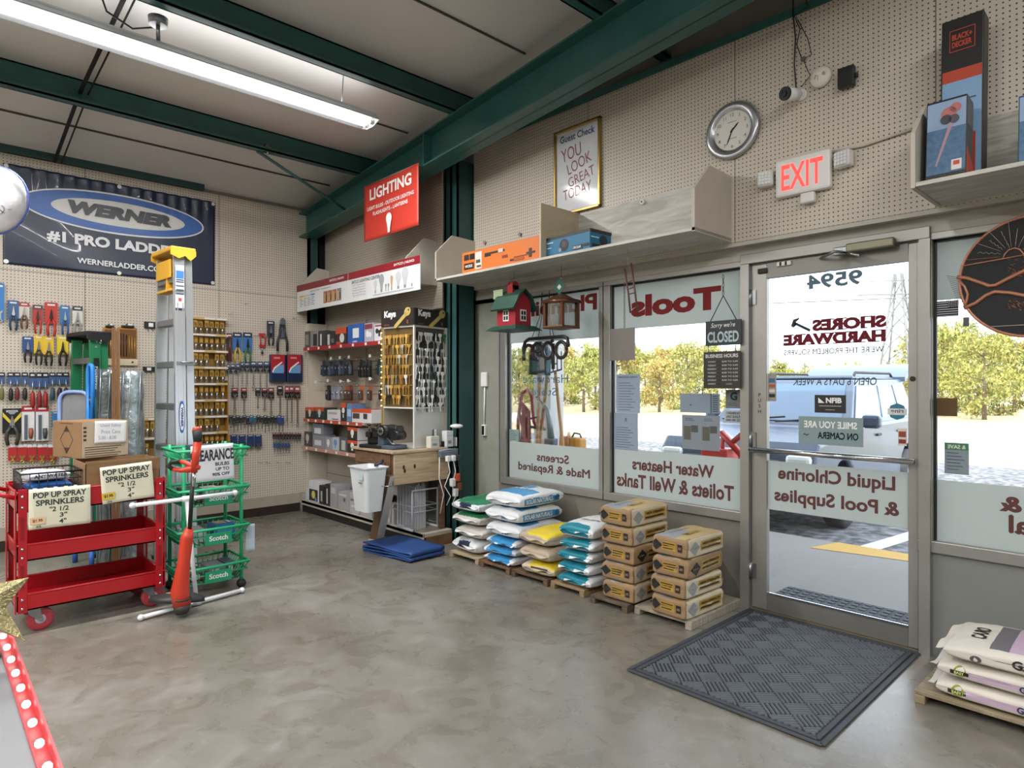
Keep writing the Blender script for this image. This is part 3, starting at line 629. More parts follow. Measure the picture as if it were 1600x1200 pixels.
RY = 4.14; a, c = at(848, 610), at(861, 685); t = thing('blower_tube', 'curved grey pipe leaning among the garden tools', 'pipe', c); b = B(); b.tube([Vector(at(838, 620)) - c, Vector(at(855, 640)) - c, Vector(at(858, 655)) - c, (0, 0, 0)], [.01, .02, .025, .03], M('8f9498', .4, .4)); b.ob('pipe', t); b = B(); b.box((-.06, -.03, -.06), (.05, .04, .0), M('5d5f73', .5), .01); b.ob('foot', t)
RY = 4.56
# hose reel, folding chair, red frame
c = at(878, 672); t = thing('hose_reel', 'orange yellow reel with grey face on the outdoor rack', 'reel', (c.x, RY + .04, .722)); t.scale = (.68,) * 3; X = Matrix.Translation((0, 0, .17)) @ Euler((0, PI / 2, .6)).to_matrix().to_4x4()
b = B(); b.lathe([(.02, -.06), (.15, -.06), (.16, -.05), (.16, -.03), (.1, -.02), (.1, .04), (.16, .05), (.16, .07), (.02, .07)], M('c98a3a', .5), 24, X); b.lathe([(.01, .072), (.12, .072), (.1, .085), (.01, .085)], M('6d747a', .5), 24, X); b.ob('drum', t)
b = B(); b.box((.1, -.05, .03), (.32, .1, .26), M('cf9440', .5), .03); b.tube([(.12, .02, .26), (.16, .02, .32), (.26, .02, .31), (.29, .02, .25)], .012, M('3c3a38', .5)); b.ob('case', t)
c = at(812, 660); t = thing('lawn_seat', 'red metal lawn seat standing at the end of the outdoor rack', 'chair', (c.x - .02, RY + .1, .722)); b = B(); rd = M('b3222f', .45)
b.tube([(-.1, 0, 0), (-.13, .02, .3), (-.1, .05, .58), (-.02, .05, .63), (.06, .03, .55), (.14, -.02, .3), (.2, -.05, .26)], .018, rd); b.tube([(-.1, 0, .4), (.02, 0, .05), (.1, 0, 0)], .016, rd); b.ob('frame', t)
b = B(); b.add([(-.1, .02, .05), (.06, .02, .02), (.03, .04, .4), (-.09, .04, .5)], [(0, 1, 2, 3)], rd); o = b.ob('back_panel', t); s = o.modifiers.new('sheet', 'SOLIDIFY'); s.thickness = .006
b = B(); b.tube([(.05, -.02, .25), (.3, -.02, .23)], .014, BLACK); b.tube([(.1, -.02, .33), (.2, -.02, .35), (.28, -.02, .24)], .01, BLACK); b.ob('armrest', t)
RT = 5.2
def a2(px, py): return oy(px, py, RT)
c = a2(1133, 712); t = thing('hand_truck', 'red painted hand truck with crossed bars behind the Tools window', 'hand truck', (c.x, RT, -.02)); rd2 = M('c23a36', .45); b = B()
for p, q in (((1126, 675), (1160, 712)), ((1146, 690), (1168, 672))): b.tube([Vector(a2(*p)) - t.location, Vector(a2(*q)) - t.location], .03, rd2, 4)
for s in (-.09, .1): b.tube([Vector(a2(1132, 716)) - t.location + Vector((s, 0, 0)), Vector((s, 0, 0)) + Vector(a2(1132, 716)).project(Vector((1, 0, 0))) * 0 + Vector((0, .0, .0))], .02, rd2, 6)
b.tube([Vector(a2(1130, 680)) - t.location, Vector(a2(1128, 714)) - t.location], .02, rd2, 6); b.ob('frame', t)
b = B(); v0, v1 = Vector(a2(1104, 714)) - t.location, Vector(a2(1145, 705)) - t.location; b.box((v0.x, -.1, v0.z - .03), (v1.x, .1, v1.z + .02), rd2, .012); b.ob('toe_plate', t)
# ------------------------------------------------------------------ sacks under the windows
from mathutils.bvhtree import BVHTree
class Sack:
    """A filled sack lx by ly by h, standing on z = 0, with creases and printing laid on its real surface."""
    def __init__(s, lx, ly, h, seed, base, p=5.0, q=.5, wr=.006, fin=None, droop=0.0, sags=.0):
        s.b = B(); s.lx, s.ly, s.h = lx, ly, h; s.base = base
        rr = random.Random(seed); off = Vector((rr.uniform(0, 90), rr.uniform(0, 90), rr.uniform(0, 90)))
        N, K = 34, 34
        def pos(u, v, side):
            a = max(0.0, 1 - abs(u) ** p) ** q * max(0.0, 1 - abs(v) ** p) ** q
            x, y = u * lx / 2, v * ly / 2
            e = 1 - .05 * (1 - a)
            z = h * .5 + side * h * .5 * (a ** .75 if side > 0 else a ** .4)
            nv = noise.noise(Vector((x * 9, y * 9, side * 3.0)) + off) + .6 * noise.noise(Vector((x * 26, y * 13, side)) + off)
            cr = abs(noise.noise(Vector((x * 14, y * 22, 5)) + off))
            d = wr * (nv - cr * .9)
            z += side * d * (.4 + .6 * a) * (1 if side > 0 else .0); z = min(z, h * 1.0); x = x * e + d * .8 * (1 - a); y = y * e + d * .8 * (1 - a)
            z -= droop * h * (abs(u) ** 4 + abs(v) ** 4) * .25
            if side < 0: z = max(z, .0) if a > .5 else max(z, 0.0)
            return (x, y, max(z, 0.0))
        import numpy as np
        f = lambda t: math.copysign(1 - (1 - abs(t)) ** 2.0, t)
        us = [f(-1 + 2 * i / N) for i in range(N + 1)]; vs__ = [f(-1 + 2 * i / K) for i in range(K + 1)]
        for side in (1, -1):
            vv = [pos(u, v, side) for u in us for v in vs__]
            ff = [(i * (K + 1) + j, (i + 1) * (K + 1) + j, (i + 1) * (K + 1) + j + 1, i * (K + 1) + j + 1) for i in range(N) for j in range(K)]
            if side < 0: ff = [tuple(reversed(g)) for g in ff]
            s.b.add(vv, ff, base, True)
        s.tree = BVHTree.FromPolygons(s.b.v, s.b.f)
        if fin:                          # flat sewn or welded ends
            ax, wdt, m = fin
            for sg in (-1, 1):
                pts = []; n = 16
                ph = rr.uniform(0, 6); dr = [0, rr.uniform(.3, .8), rr.uniform(.3, .9)]
                for k in range(3):
                    for i in range(n + 1):
                        t = -1 + 2 * i / n; w_ = .9 - .04 * k
                        o = (lx if ax == 'x' else ly) / 2 * .97 + wdt * k / 2
                        z = h * .5 + .004 * math.sin(t * 5 + ph) * k - wdt * .25 * k * dr[k]
                        pts.append((sg * o, t * w_ * ly / 2, z) if ax == 'x' else (t * w_ * lx / 2, sg * o, z))
                ff = [(k * (n + 1) + i, k * (n + 1) + i + 1, (k + 1) * (n + 1) + i + 1, (k + 1) * (n + 1) + i) for k in range(2) for i in range(n)]
                s.b.add(pts, ff, m, True); s.b.add(pts, [tuple(reversed(g)) for g in ff], m, True)
    def colour(s, fn):
        """fn(x, y, z, normal) gives a material or None for every facet."""
        for i, f in enumerate(s.b.f):
            c = [sum(s.b.v[k][a] for k in f) / len(f) for a in range(3)]
            a, b_, d = (Vector(s.b.v[f[0]]), Vector(s.b.v[f[1]]), Vector(s.b.v[f[2]])); n = (b_ - a).cross(d - a); n = n.normalized() if n.length > 0 else Vector((0, 0, 1))
            m = fn(c[0], c[1], c[2], n)
            if m is not None: s.b.m[i] = s.b.mi(m)
        return s
    def print_on(s, face, fn):
        """fn(B, X) draws flat artwork with its centre at the middle of that face; it is then laid on the sack."""
        q = B(); X = {'front': fr(FB, (0, -s.ly / 2, s.h / 2)), 'side': fr(FL, (s.lx / 2, 0, s.h / 2)), 'top': Matrix.Translation((0, 0, s.h))}[face]
        d = {'front': Vector((0, 1, 0)), 'side': Vector((-1, 0, 0)), 'top': Vector((0, 0, -1))}[face]
        fn(q, X); out = []
        for v in q.v:
            o = Vector(v) - d * .3; r = s.tree.ray_cast(o, d)
            lift = (Vector(v) - X.translation).dot(-d)
            out.append(tuple(r[0] - d * (.0015 + lift)) if r[0] is not None else v)
        q.v = out
        # cut large faces is not needed: artwork is drawn from small tiles
        return q
def tile(q, X, u0, v0, u1, v1, m, z=0.0, n=None):
    nu = max(1, int(abs(u1 - u0) / .012)); nv = max(1, int(abs(v1 - v0) / .012))
    vs_ = [(u0 + (u1 - u0) * i / nu, v0 + (v1 - v0) * j / nv, z) for i in range(nu + 1) for j in range(nv + 1)]
    q.add(vs_, [(i * (nv + 1) + j, (i + 1) * (nv + 1) + j, (i + 1) * (nv + 1) + j + 1, i * (nv + 1) + j + 1) for i in range(nu) for j in range(nv)], m, X=X)
def diamond(q, X, u, v, r, m, z=0.001):
    n = 4; vs_ = []; 
    for i in range(n + 1):
        for j in range(n + 1): a, b_ = -1 + 2 * i / n, -1 + 2 * j / n; vs_.append((u + (a - b_) * r * .5 * 1.25, v + (a + b_) * r * .5, z))
    q.add(vs_, [(i * (n + 1) + j, (i + 1) * (n + 1) + j, (i + 1) * (n + 1) + j + 1, i * (n + 1) + j + 1) for i in range(n) for j in range(n)], m, X=X)
def sack_thing(name, label, loc, rz, group, sack, prints=()):
    t = thing(name, label, 'bag', loc, rz, group); sack.b.ob('sack', t)
    for face, fn in prints: sack.print_on(face, fn).ob('print', t)
    return t
def pallet(x0, y0, x1, y1, h, label, c1='8a7a62', c2='b7a88c', n=None):
    t = thing('wood_pallet', label, 'pallet', ((x0 + x1) / 2, (y0 + y1) / 2, 0)); wx, wy = (x1 - x0) / 2, (y1 - y0) / 2; wd = wood('pallet_wood', c1, c2, (2, 14, 2)); n = n or max(2, int(wy * 2 / .1))
    for i in range(n):
        b = B(); a = -wy + 2 * wy * i / n; b.box((-wx, a + .004, h - .018), (wx, a + 2 * wy / n - .004, h), wd, .003); b.ob('board', t)
    for x in (-wx + .02, wx - .02):
        b = B(); b.box((x - .02, -wy, 0), (x + .02, wy, h - .018), wd, .003); b.ob('runner', t)
    return t
pallet(-4.16, 3.235, -3.80, 3.8, .05, 'thin wood pallet under the white sacks by the green column')
pallet(-3.77, 3.225, -3.44, 3.8, .05, 'brown wood pallet under the blue and white salt sacks', '5d4634', '7d6048')
pallet(-3.42, 3.225, -3.06, 3.8, .05, 'dark plank pallet under the grey and yellow sacks', '4f3e30', '6d5947')
pallet(-3.04, 3.235, -2.74, 3.8, .05, 'wood plank pallet under the teal striped sacks', '7a6248', 'a08a68')
pallet(-2.66, 3.2, -2.37, 3.8, .05, 'dark board pallet under the taller stack of brown cement bags', '4a3f35', '6b5d4e')
pallet(-2.345, 3.24, -1.955, 3.83, .05, 'pale grey plywood pallet under the four brown cement bags', '8b8172', 'b3a998', 2)
# brown paper cement bags, two stacks
KR = M('937858', .75, var=.12, scale=6); INK = M('23211e', .6); YEL = M('b08c38', .6); PALEY = M('b39e70', .65); GRYP = M('8e9296', .6); PAPER = M('c9bda4', .7, var=.08)
def cement(seed, lx=.245, ly=.42, h=.115):
    s = Sack(lx, ly, h, seed, KR, p=13, q=.38, wr=.006)
    pale = random.Random(seed).random() < .5
    def col(x, y, z, n):
        if n.z > .75 and z > h * .5:
            if y < .02 and x * 1.0 + y * .4 < .05 and abs(x) < lx * .42 and y > -ly * .46: return GRYP if x < .03 else PALEY
            if abs(x) < lx * .45: return PALEY if y > -.15 else None
        if n.x > .6 and pale and abs(y) < ly * .44: return PAPER
    s.colour(col)
    def front(q, X):
        diamond(q, X, -.088, .0, .032, INK); tile(q, X, -.05, -.024, .045, .026, YEL)
        for k in range(3): tile(q, X, -.044, .012 - k * .014, .036 - .006 * k, .018 - k * .014, INK, .0008)
        tile(q, X, .055, -.022, .088, .022, INK); q.text('60', .016, KR, X, u=.0715, v=0, bold=.03, z=.0006)
    def side(q, X):
        diamond(q, X, -.12, -.004, .04, INK if not pale else GRYP); q.text('CEMENT', .010, PALEY, X, u=-.12, v=-.004, bold=.02, z=.0012)
        tile(q, X, -.06, -.028, .17, .03, YEL)
        q.text('HIGH STRENGTH', .016, INK, X, u=.055, v=.013, w=.2, bold=.04, z=.0008, shear=.15); tile(q, X, -.05, -.02, .15, -.008, INK, .0008)
    def top(q, X):
        q.text('CEMENT', .045, YEL, X, u=.03, v=-.02, w=.16, bold=.05, rot=PI / 2); q.text('CONCRETE MIX', .02, GRYP, X, u=-.06, v=-.02, w=.2, bold=.03, rot=PI / 2)
    return s, [('front', front), ('side', side), ('top', top)]
ordn = ['lowest', 'second', 'third', 'fourth', 'topmost']
for k in range(5):
    s, pr = cement(40 + k); sack_thing('cement_bag', '%s brown cement bag in the taller stack of five' % ordn[k].capitalize() if k < 4 else 'Topmost brown cement bag in the taller stack of five', (-2.465 + R.uniform(-.008, .008), 3.43 + R.uniform(-.01, .01), .051 + k * .1165), R.uniform(-.03, .03), 'brown cement bags, stack of five', s, pr[:3 if k == 4 else 2])
for k in range(4):
    s, pr = cement(60 + k); sack_thing('cement_bag', '%s brown cement bag in the stack of four by the door' % ['Lowest', 'Second lowest', 'Third', 'Topmost'][k], (-2.08 + R.uniform(-.008, .008), 3.425 + R.uniform(-.01, .01), .051 + k * .1165), R.uniform(-.05, .05), 'brown cement bags, stack of four', s, pr[:3 if k == 3 else 2])
# blue and white salt sacks
PW = M('dcdfe2', .35, var=.05, bump=.2); BL = M('3f8fc4', .35, var=.12, scale=14); BLD = M('1f5f9e', .4); NAVY = M('27324f', .5)
def salt(seed, lx, ly, h, big=True):
    s = Sack(lx, ly, h, seed, PW, p=3.6, q=.5, wr=.008, fin=('y', .02, PW))
    def col(x, y, z, n):
        if big:
            if z > h * .45 and n.y > -.6 and n.x < .6 and abs(x) < lx * .40 and -ly * .36 < y < ly * .30: return BL if (x < .03 or y < 0) else PW
            if n.x > .45 and abs(y) < ly * .38 and h * .2 < z < h * .62: return BL
        elif z > h * .35 and abs(x) < lx * .36 and y < ly * .2: return BL
    s.colour(col)
    def side(q, X): q.text('SOLAR NATURALS', h * .30, PW, X, u=-.03, v=-.008, w=ly * .58, bold=.03, z=.001); q.text('40', h * .38, BLD, X, u=ly * .33, v=-.01, bold=.06, z=.001)
    def top(q, X): q.text('SOLAR', .07, PW, X, u=-.07, v=-.0, w=.2, bold=.05, rot=0)
    def front(q, X): q.disc(-lx * .32, -.01, .016, M('c6ccd2', .5), X, .0008, 14); q.text('SALT', h * .22, BLD, X, u=lx * .1, v=-.015, bold=.04)
    return s, [('side', side), ('top', top), ('front', front)] if big else [('front', front)]
for k in range(3):
    s, pr = salt(80 + k, .34, .46, .066, False); sack_thing('salt_bag', '%s white and blue salt sack, low in the salt stack' % ['Lowest', 'Second', 'Third'][k], (-3.575 + R.uniform(-.02, .02), 3.47, .051 + k * .0675), R.uniform(-.1, .1), 'salt sacks, lower three', s, pr)
for k in range(3):
    s, pr = salt(90 + k, .385, .5, .112); sack_thing('salt_bag', '%s' % ['Fourth plump blue and white salt sack up the stack', 'Fifth plump blue and white salt sack, second from the top', 'Topmost plump blue and white salt sack below the Plumbing window'][k], (-3.54 + R.uniform(-.012, .012), 3.49, .255 + k * .1135), R.uniform(-.04, .04), 'salt sacks, upper three', s, pr)
# white sacks by the column
GRN = M('2f7d58', .45); TAN = M('cdbfae', .6, var=.1)
for k, (z, h) in enumerate(((.051, .12), (.173, .1), (.275, .1), (.377, .1))):
    s = Sack(.35, .48, h, 110 + k, PW if k in (0, 3) else M('c9c4bd', .4, var=.08, bump=.2), p=3.2, q=.55, wr=.012, fin=('y', .02, PW))
    s.colour(lambda x, y, z_, n, k=k, h=h: NAVY if (k in (0, 3) and -.08 < x < .07 and y < -.1 and h * .3 < z_ < h * .8 and n.z < .8) else (GRN if (k in (2, 3) and n.z > .6 and z_ > h * .7 and x > -.12) else None))
    sack_thing('white_sack', ['Lowest white sack with a navy patch by the green column', 'Plain crumpled grey white sack, second by the green column', 'White sack with a green top, third by the green column', 'Topmost white sack with navy patch by the green column'][k], (-3.98 + R.uniform(-.02, .02), 3.50, z), R.uniform(-.12, .12), 'white sacks by the green column', s)
# grey sacks with yellow tops
YT = M('d9c233', .5, var=.1); SAND = M('b8a895', .5, var=.12, bump=.2)
for k, (z, h) in enumerate(((.051, .098), (.151, .105), (.258, .105))):
    s = Sack(.31, .5, h, 130 + k, [PAPER, SAND, SAND][k], p=3.4, q=.5, wr=.01, fin=('y', .02, SAND))
    s.colour(lambda x, y, z_, n, k=k, h=h: YT if (k != 1 and n.z > .55 and z_ > h * .6 and x > -.08) else None)
    pr = [('front', lambda q, X: (tile(q, X, -.06, -.012, .09, .012, M('4a2e28', .6)), None))] if k == 0 else []
    sack_thing('grey_sack', ['Lowest pale sack with yellow top and dark lettering', 'Plain sand grey sack between the two yellow topped ones', 'Topmost sand grey sack with a yellow face'][k], (-3.19 + R.uniform(-.01, .01), 3.48, z), R.uniform(-.08, .08), 'grey and yellow sacks', s, pr)
# teal striped white sacks
TL = M('1d7f92', .4, var=.06)
for k in range(5):
    h = .078 if k < 4 else .1
    s = Sack(.295, .46, h, 150 + k, PW, p=3.4, q=.5, wr=.007, fin=('y', .016, PW))
    s.colour(lambda x, y, z_, n, h=h: TL if (n.y < -.2 and h * .22 < z_ < h * .82 and -.145 < x < .1) or (n.z > .4 and y < -.16 and x < .08 and z_ > h * .4) else None)
    sack_thing('striped_sack', ['Lowest white sack with teal end band', 'Second white sack with teal end band', 'Third white sack with teal end band', 'Fourth white sack with teal end band', 'Topmost white sack with teal end band and black lettering'][k], (-2.845 + R.uniform(-.012, .012), 3.47, .051 + k * .0795), R.uniform(-.1, .1), 'teal striped sacks', s, [('top', lambda q, X: q.text('PELLETS', .03, INK, X, u=.0, v=-.05, w=.15, bold=.04))] if k == 4 else [])
# garden lime sacks past the door
LW = M('d8d2c8', .6, var=.06, bump=.1); LIL = M('c2a9c0', .55, var=.06); LILD = M('8d84a6', .55); LG = M('8a9a34', .5)
pallet(-.845, 3.22, .0, 3.68, .055, 'slatted wood pallet under the garden lime sacks', '7d6f58', 'a89a80')
for k in range(3):
    h = .081; s = Sack(.80, .44, h, 170 + k, LW, p=4.2, q=.48, wr=.006, fin=('x', .03, LW))
    if k == 2: s.colour(lambda x, y, z_, n: (LIL if x > -.17 else (M('6c6a70', .5) if x > -.22 else None)) if (n.z > .6 and z_ > h * .6 and abs(y) < .17 and abs(x) < .35) else None)
    def front(q, X, k=k):
        if k < 2:
            tile(q, X, -.27, -.018, .36, .006, LIL); q.disc(-.30, .0, .022, LG, X, .0012, 16); tile(q, X, -.335, -.014, -.27, .002, INK, .0014); q.text('EASY', .012, M('d8dc8a', .5), X, u=-.302, v=-.006, bold=.04, z=.002)
            q.text('GARDENLIME', .026, NAVY, X, u=-.0, v=-.006, w=.2, bold=.035, z=.0014); q.text('CARBONATE', .012, LILD, X, u=.2, v=-.006, w=.12, bold=.02, z=.0014)
        else:
            q.text('GARDENLIME', .034, INK, X, u=-.0, v=.004, w=.3, bold=.04, z=.0014); q.text('40 lbs. Net Wt.', .017, INK, X, u=-.0, v=-.024, w=.15, bold=.01, z=.0014); q.disc(-.27, -.012, .02, M('57545a', .5), X, .0012, 14, sy=.7)
    def top(q, X):
        q.text('CARO', .055, INK, X, u=-.285, v=.0, w=.16, bold=.03, rot=PI / 2)
        for i in range(6): tile(q, X, -.13 + .03 * (i % 2), .1 - i * .035, .06, .112 - i * .035, LILD)
        for i in range(4): tile(q, X, .12 + i * .05, -.12, .15 + i * .05, .06 - .03 * (i % 2), M('e4dbe4', .5))
    sack_thing('lime_sack', ['Bottom garden lime sack on the pallet past the door', 'Middle garden lime sack past the door', 'Top garden lime sack with lilac panel past the door'][k], (-.41 + (.02, .03, .05)[k], 3.45, .056 + k * .083), (0, -.01, .02)[k], 'garden lime sacks', s, [('front', front)] + ([('top', top)] if k == 2 else []))
# ------------------------------------------------------------------ floor mat and folded tarp
def mat():
    t = thing('floor_mat', 'dark grey parquet patterned entrance mat before the door', 'mat', (-1.437, 3.19, 0)); X = Matrix.Identity(4)
    wx, wy = .455, .625; base = M('2b2f35', .8, var=.15); rib = M('5d636b', .7, var=.2, scale=5); rim = M('3a3e44', .7, var=.1)
    b = B(); b.box((-wx, -wy, 0), (wx, wy, .005), base, .002); b.ob('backing', t)
    b = B()
    for w_, z in ((.0, .009), (.03, .011)):
        for s in (-1, 1): b.box((s * (wx - w_ - .012), -wy + w_, .004), (s * (wx - w_ + .010), wy - w_, z), rim, .003); b.box((-wx + w_, s * (wy - w_ - .012), .004), (wx - w_, s * (wy - w_ + .010), z), rim, .003)
    b.ob('border', t)
    b = B(); c = .098; a0 = math.radians(45); nn = 12
    for i in range(-nn, nn + 1):
        for j in range(-nn, nn + 1):
            cx, cy = i * c, j * c; X = Matrix.Rotation(a0, 4, 'Z') @ Matrix.Translation((cx, cy, 0))
            p = X @ Vector((0, 0, 0))
            if abs(p.x) > wx + .05 or abs(p.y) > wy + .05: continue
            for k in range(5):
                o = -c / 2 + c * (k + .5) / 5; L = c * .47
                q0, q1 = ((o, -L), (o, L)) if (i + j) % 2 else ((-L, o), (L, o))
                P, Q = X @ Vector((q0[0], q0[1], 0)), X @ Vector((q1[0], q1[1], 0))
                lim = (wx - .05, wy - .05); d = Q - P; t0, t1 = 0.0, 1.0
                for ax in (0, 1):                                     # clip the rib to the mat's field
                    if abs(d[ax]) < 1e-9:
                        if abs(P[ax]) > lim[ax]: t0, t1 = 1, 0
                        continue
                    a, e = (-lim[ax] - P[ax]) / d[ax], (lim[ax] - P[ax]) / d[ax]; t0, t1 = max(t0, min(a, e)), min(t1, max(a, e))
                if t1 - t0 < .12: continue
                A, E_ = P + d * t0, P + d * t1; n_ = Vector((-d.y, d.x, 0)).normalized() * .0048
                b.add([A - n_ + Vector((0, 0, .005)), A + n_ + Vector((0, 0, .005)), E_ + n_ + Vector((0, 0, .005)), E_ - n_ + Vector((0, 0, .005)), A - n_ * .5 + Vector((0, 0, .0125)), A + n_ * .5 + Vector((0, 0, .0125)), E_ + n_ * .5 + Vector((0, 0, .0125)), E_ - n_ * .5 + Vector((0, 0, .0125))], [(4, 7, 6, 5), (0, 4, 5, 1), (1, 5, 6, 2), (2, 6, 7, 3), (3, 7, 4, 0)], rib)
    b.ob('ribs', t)
mat()
b = B(); TB = M('274a86', .5, var=.1, bump=.15); n = 14                # folded sheet: one long strip bent back on itself
prof = []
for L in range(4):
    xs = [(-.30 + .6 * i / n) for i in range(n + 1)]; xs = xs if L % 2 == 0 else xs[::-1]
    prof += [(x, .012 + L * .022 + .008 * math.sin(x * 9 + L)) for x in xs]
for th in (0,):
    vs_ = [(x + .02 * math.sin(y * 5), y, z + .012 * math.sin(y * 6 + x * 4) * (.4 + z * 6)) for x, z in prof for y in [-.17 + .34 * k / 8 for k in range(9)]]
    b.add([(v[0], v[1], max(v[2], .004)) for v in vs_], [(i * 9 + k, (i + 1) * 9 + k, (i + 1) * 9 + k + 1, i * 9 + k + 1) for i in range(len(prof) - 1) for k in range(8)], TB, True)
o = b.ob('folded_tarp', None, (-4.50, 3.015, 0), (0, 0, .10)); tag(o, 'folded dark blue tarp lying on the floor before the bench', 'tarp')
m = o.modifiers.new('cloth', 'SOLIDIFY'); m.thickness = .012; m.offset = 0
# ------------------------------------------------------------------ red service cart and what stands on it
def paper(name, label, cat, X, wd, ht, lines, col='e4e0c8', curl=.006, group=None, extra=None, ink=None):
    """A sheet of card with writing: lines are (text, height, u, v, width, bold[, rotation])."""
    t = thing(name, label, cat, X.translation, 0, group); Xl = X.copy(); Xl.translation = Vector((0, 0, 0)); b = B(); n = 10
    wv = lambda u, v: curl * math.sin(u / wd * 3 + v / ht * 2)
    vs_ = [(wd * (i / n - .5), ht * (j / n - .5), wv(wd * (i / n - .5), ht * (j / n - .5))) for i in range(n + 1) for j in range(n + 1)]
    b.add(vs_, [(i * (n + 1) + j, (i + 1) * (n + 1) + j, (i + 1) * (n + 1) + j + 1, i * (n + 1) + j + 1) for i in range(n) for j in range(n)], M(col, .7, var=.04), True, Xl)
    o = b.ob('sheet', t); m = o.modifiers.new('card', 'SOLIDIFY'); m.thickness = .0012; m.offset = -1
    q = B(); ink = ink or M('2a3a36', .6)
    for ln in lines: q.text(ln[0], ln[1], ink, Xl, u=ln[2], v=ln[3], w=ln[4], bold=ln[5], t=.0012, fn=lambda x, y, z: (x, y, z + wv(x, y)))
    q.ob('lettering', t)
    if extra: q = B(); extra(q, Xl); q.ob('price_label', t)
    return t
CRED = M('b5121f', .32, var=.05, coat=.3); CREDD = M('8e0f1a', .4)
def cart():
    x1, x0 = -4.455, -4.90; y0, y1 = .465, 1.20; t = thing('service_cart', 'red steel three tray service cart on casters', 'cart', (x1, (y0 + y1) / 2, 0)); L = t.location
    def tray(z0, z1, nm):
        b = B(); w_ = .008
        b.box((x0, y0, z0), (x1, y1, z0 + w_), CRED); b.box((x0, y0, z0), (x0 + w_, y1, z1), CRED); b.box((x1 - w_, y0, z0), (x1, y1, z1), CRED); b.box((x0, y0, z0), (x1, y0 + w_, z1), CRED); b.box((x0, y1 - w_, z0), (x1, y1, z1), CRED)
        for yy, s in ((y0, 1), (y1, 1)): b.cyl((x0, yy, z1), (x1, yy, z1), .006, CRED, n=6)
        for xx in (x0, x1): b.cyl((xx, y0, z1), (xx, y1, z1), .006, CRED, n=6)
        b.v = [tuple(Vector(v) - L) for v in b.v]; b.ob('tray', t)
    tray(.68, .79, 'a'); tray(.41, .5, 'b'); tray(.135, .225, 'c')
    for x, sx in ((x0, -1), (x1, 1)):
        for y, sy in ((y0, -1), (y1, 1)):
            b = B(); b.box((x - .002 * sx, y - .004 * sy, .125), (x + .006 * sx, y + -sy * .045, .81), CRED, .002); b.box((x + .004 * sx, y + .004 * sy, .125), (x - sx * .045, y + .01 * sy, .81), CRED, .002)
            b.box((x + .006 * sx, y - sy * .030, .26), (x + .010 * sx, y - sy * .014, .39), CREDD); b.box((x + .006 * sx, y - sy * .030, .53), (x + .010 * sx, y - sy * .014, .66), CREDD)
            for z in (.15, .2, .43, .48, .71, .77): b.sphere((x + .007 * sx, y - sy * .022, z), .008, CHROME, 8)
            b.v = [tuple(Vector(v) - L) for v in b.v]; b.ob('corner_post', t)
    b = B(); b.tube([(x0 + .03, y0, .76), (x0 + .03, y0 - .1, .8), (x1 - .03, y0 - .1, .8), (x1 - .03, y0, .76)], .012, CRED); b.v = [tuple(Vector(v) - L) for v in b.v]; b.ob('push_handle', t)
    for x in (x0 + .06, x1 - .05):
        for y in (y0 + .09, y1 - .07):
            b = B(); b.box((x - .022, y - .03, .125), (x + .022, y + .03, .135), STEEL)
            for s in (-1, 1): b.prism([(-.03, .135), (.03, .135), (.035, .1), (.045, .055), (.03, .055), (-.02, .1)], .003, STEEL, Matrix(((0, 0, 1, x + s * .018 - .0015), (1, 0, 0, y - .012), (0, 1, 0, 0), (0, 0, 0, 1))))
            b.v = [tuple(Vector(v) - L) for v in b.v]; c = b.ob('caster', t)
            w_ = B(); X = Matrix.Translation((x, y + .02, .065)) @ Euler((0, PI / 2, 0)).to_matrix().to_4x4()
            w_.lathe([(.045, -.014), (.062, -.015), (.065, -.01), (.065, .01), (.062, .015), (.045, .014)], M('a33540', .4), 24, X); w_.lathe([(.008, -.018), (.03, -.013), (.046, -.012), (.046, .012), (.03, .013), (.008, .018)], M('9a9ca4', .4), 20, X); w_.cyl((x - .024, y + .02, .065), (x + .024, y + .02, .065), .007, CHROME)
            w_.v = [tuple(Vector(v) - L) for v in w_.v]; w_.ob('wheel', c)
cart()
SG = [('POP UP SPRAY', .033, .0, .075, .25, .03), ('SPRINKLERS', .033, .0, .032, .225, .03), ('"2 1/2', .028, -.005, -.008, .09, .02), ('3"', .026, .015, -.044, .035, .02), ('4"', .026, .012, -.08, .035, .02)]
def price(q, X, y=None): tile(q, X, -.14, -.085, -.07, -.045, M('e6c89a' if y is None else 'd8b84a', .7), .0008); q.text('$1.95', .018, M('8a2a20', .6) if y is None else INK, X, u=-.105, v=-.064, bold=.03, z=.001); q.text('ea', .012, INK, X, u=-.1, v=-.098)
a, c = ox(46, 765, -4.44), ox(140, 832, -4.44)
paper('price_sign', 'cream pop up spray sprinklers sign on the cart front', 'sign', fr(FL, (-4.440, (a.y + c.y) / 2, .695)), .29, .225, SG, extra=lambda q, X: price(q, X))
a = ox(200, 757, -4.43)
paper('price_sign', 'tilted cream sprinklers sign taped on the open carton', 'sign', fr(FL, (-4.437, a.y, .80)) @ Matrix.Rotation(.07, 4, 'Z'), .275, .22, SG, extra=lambda q, X: price(q, X, 1))
KBOX = M('8d6d4c', .75, var=.06); KBOXD = M('8f6f4e', .75, var=.06); KBOXL = M('b7a48c', .7, var=.05)
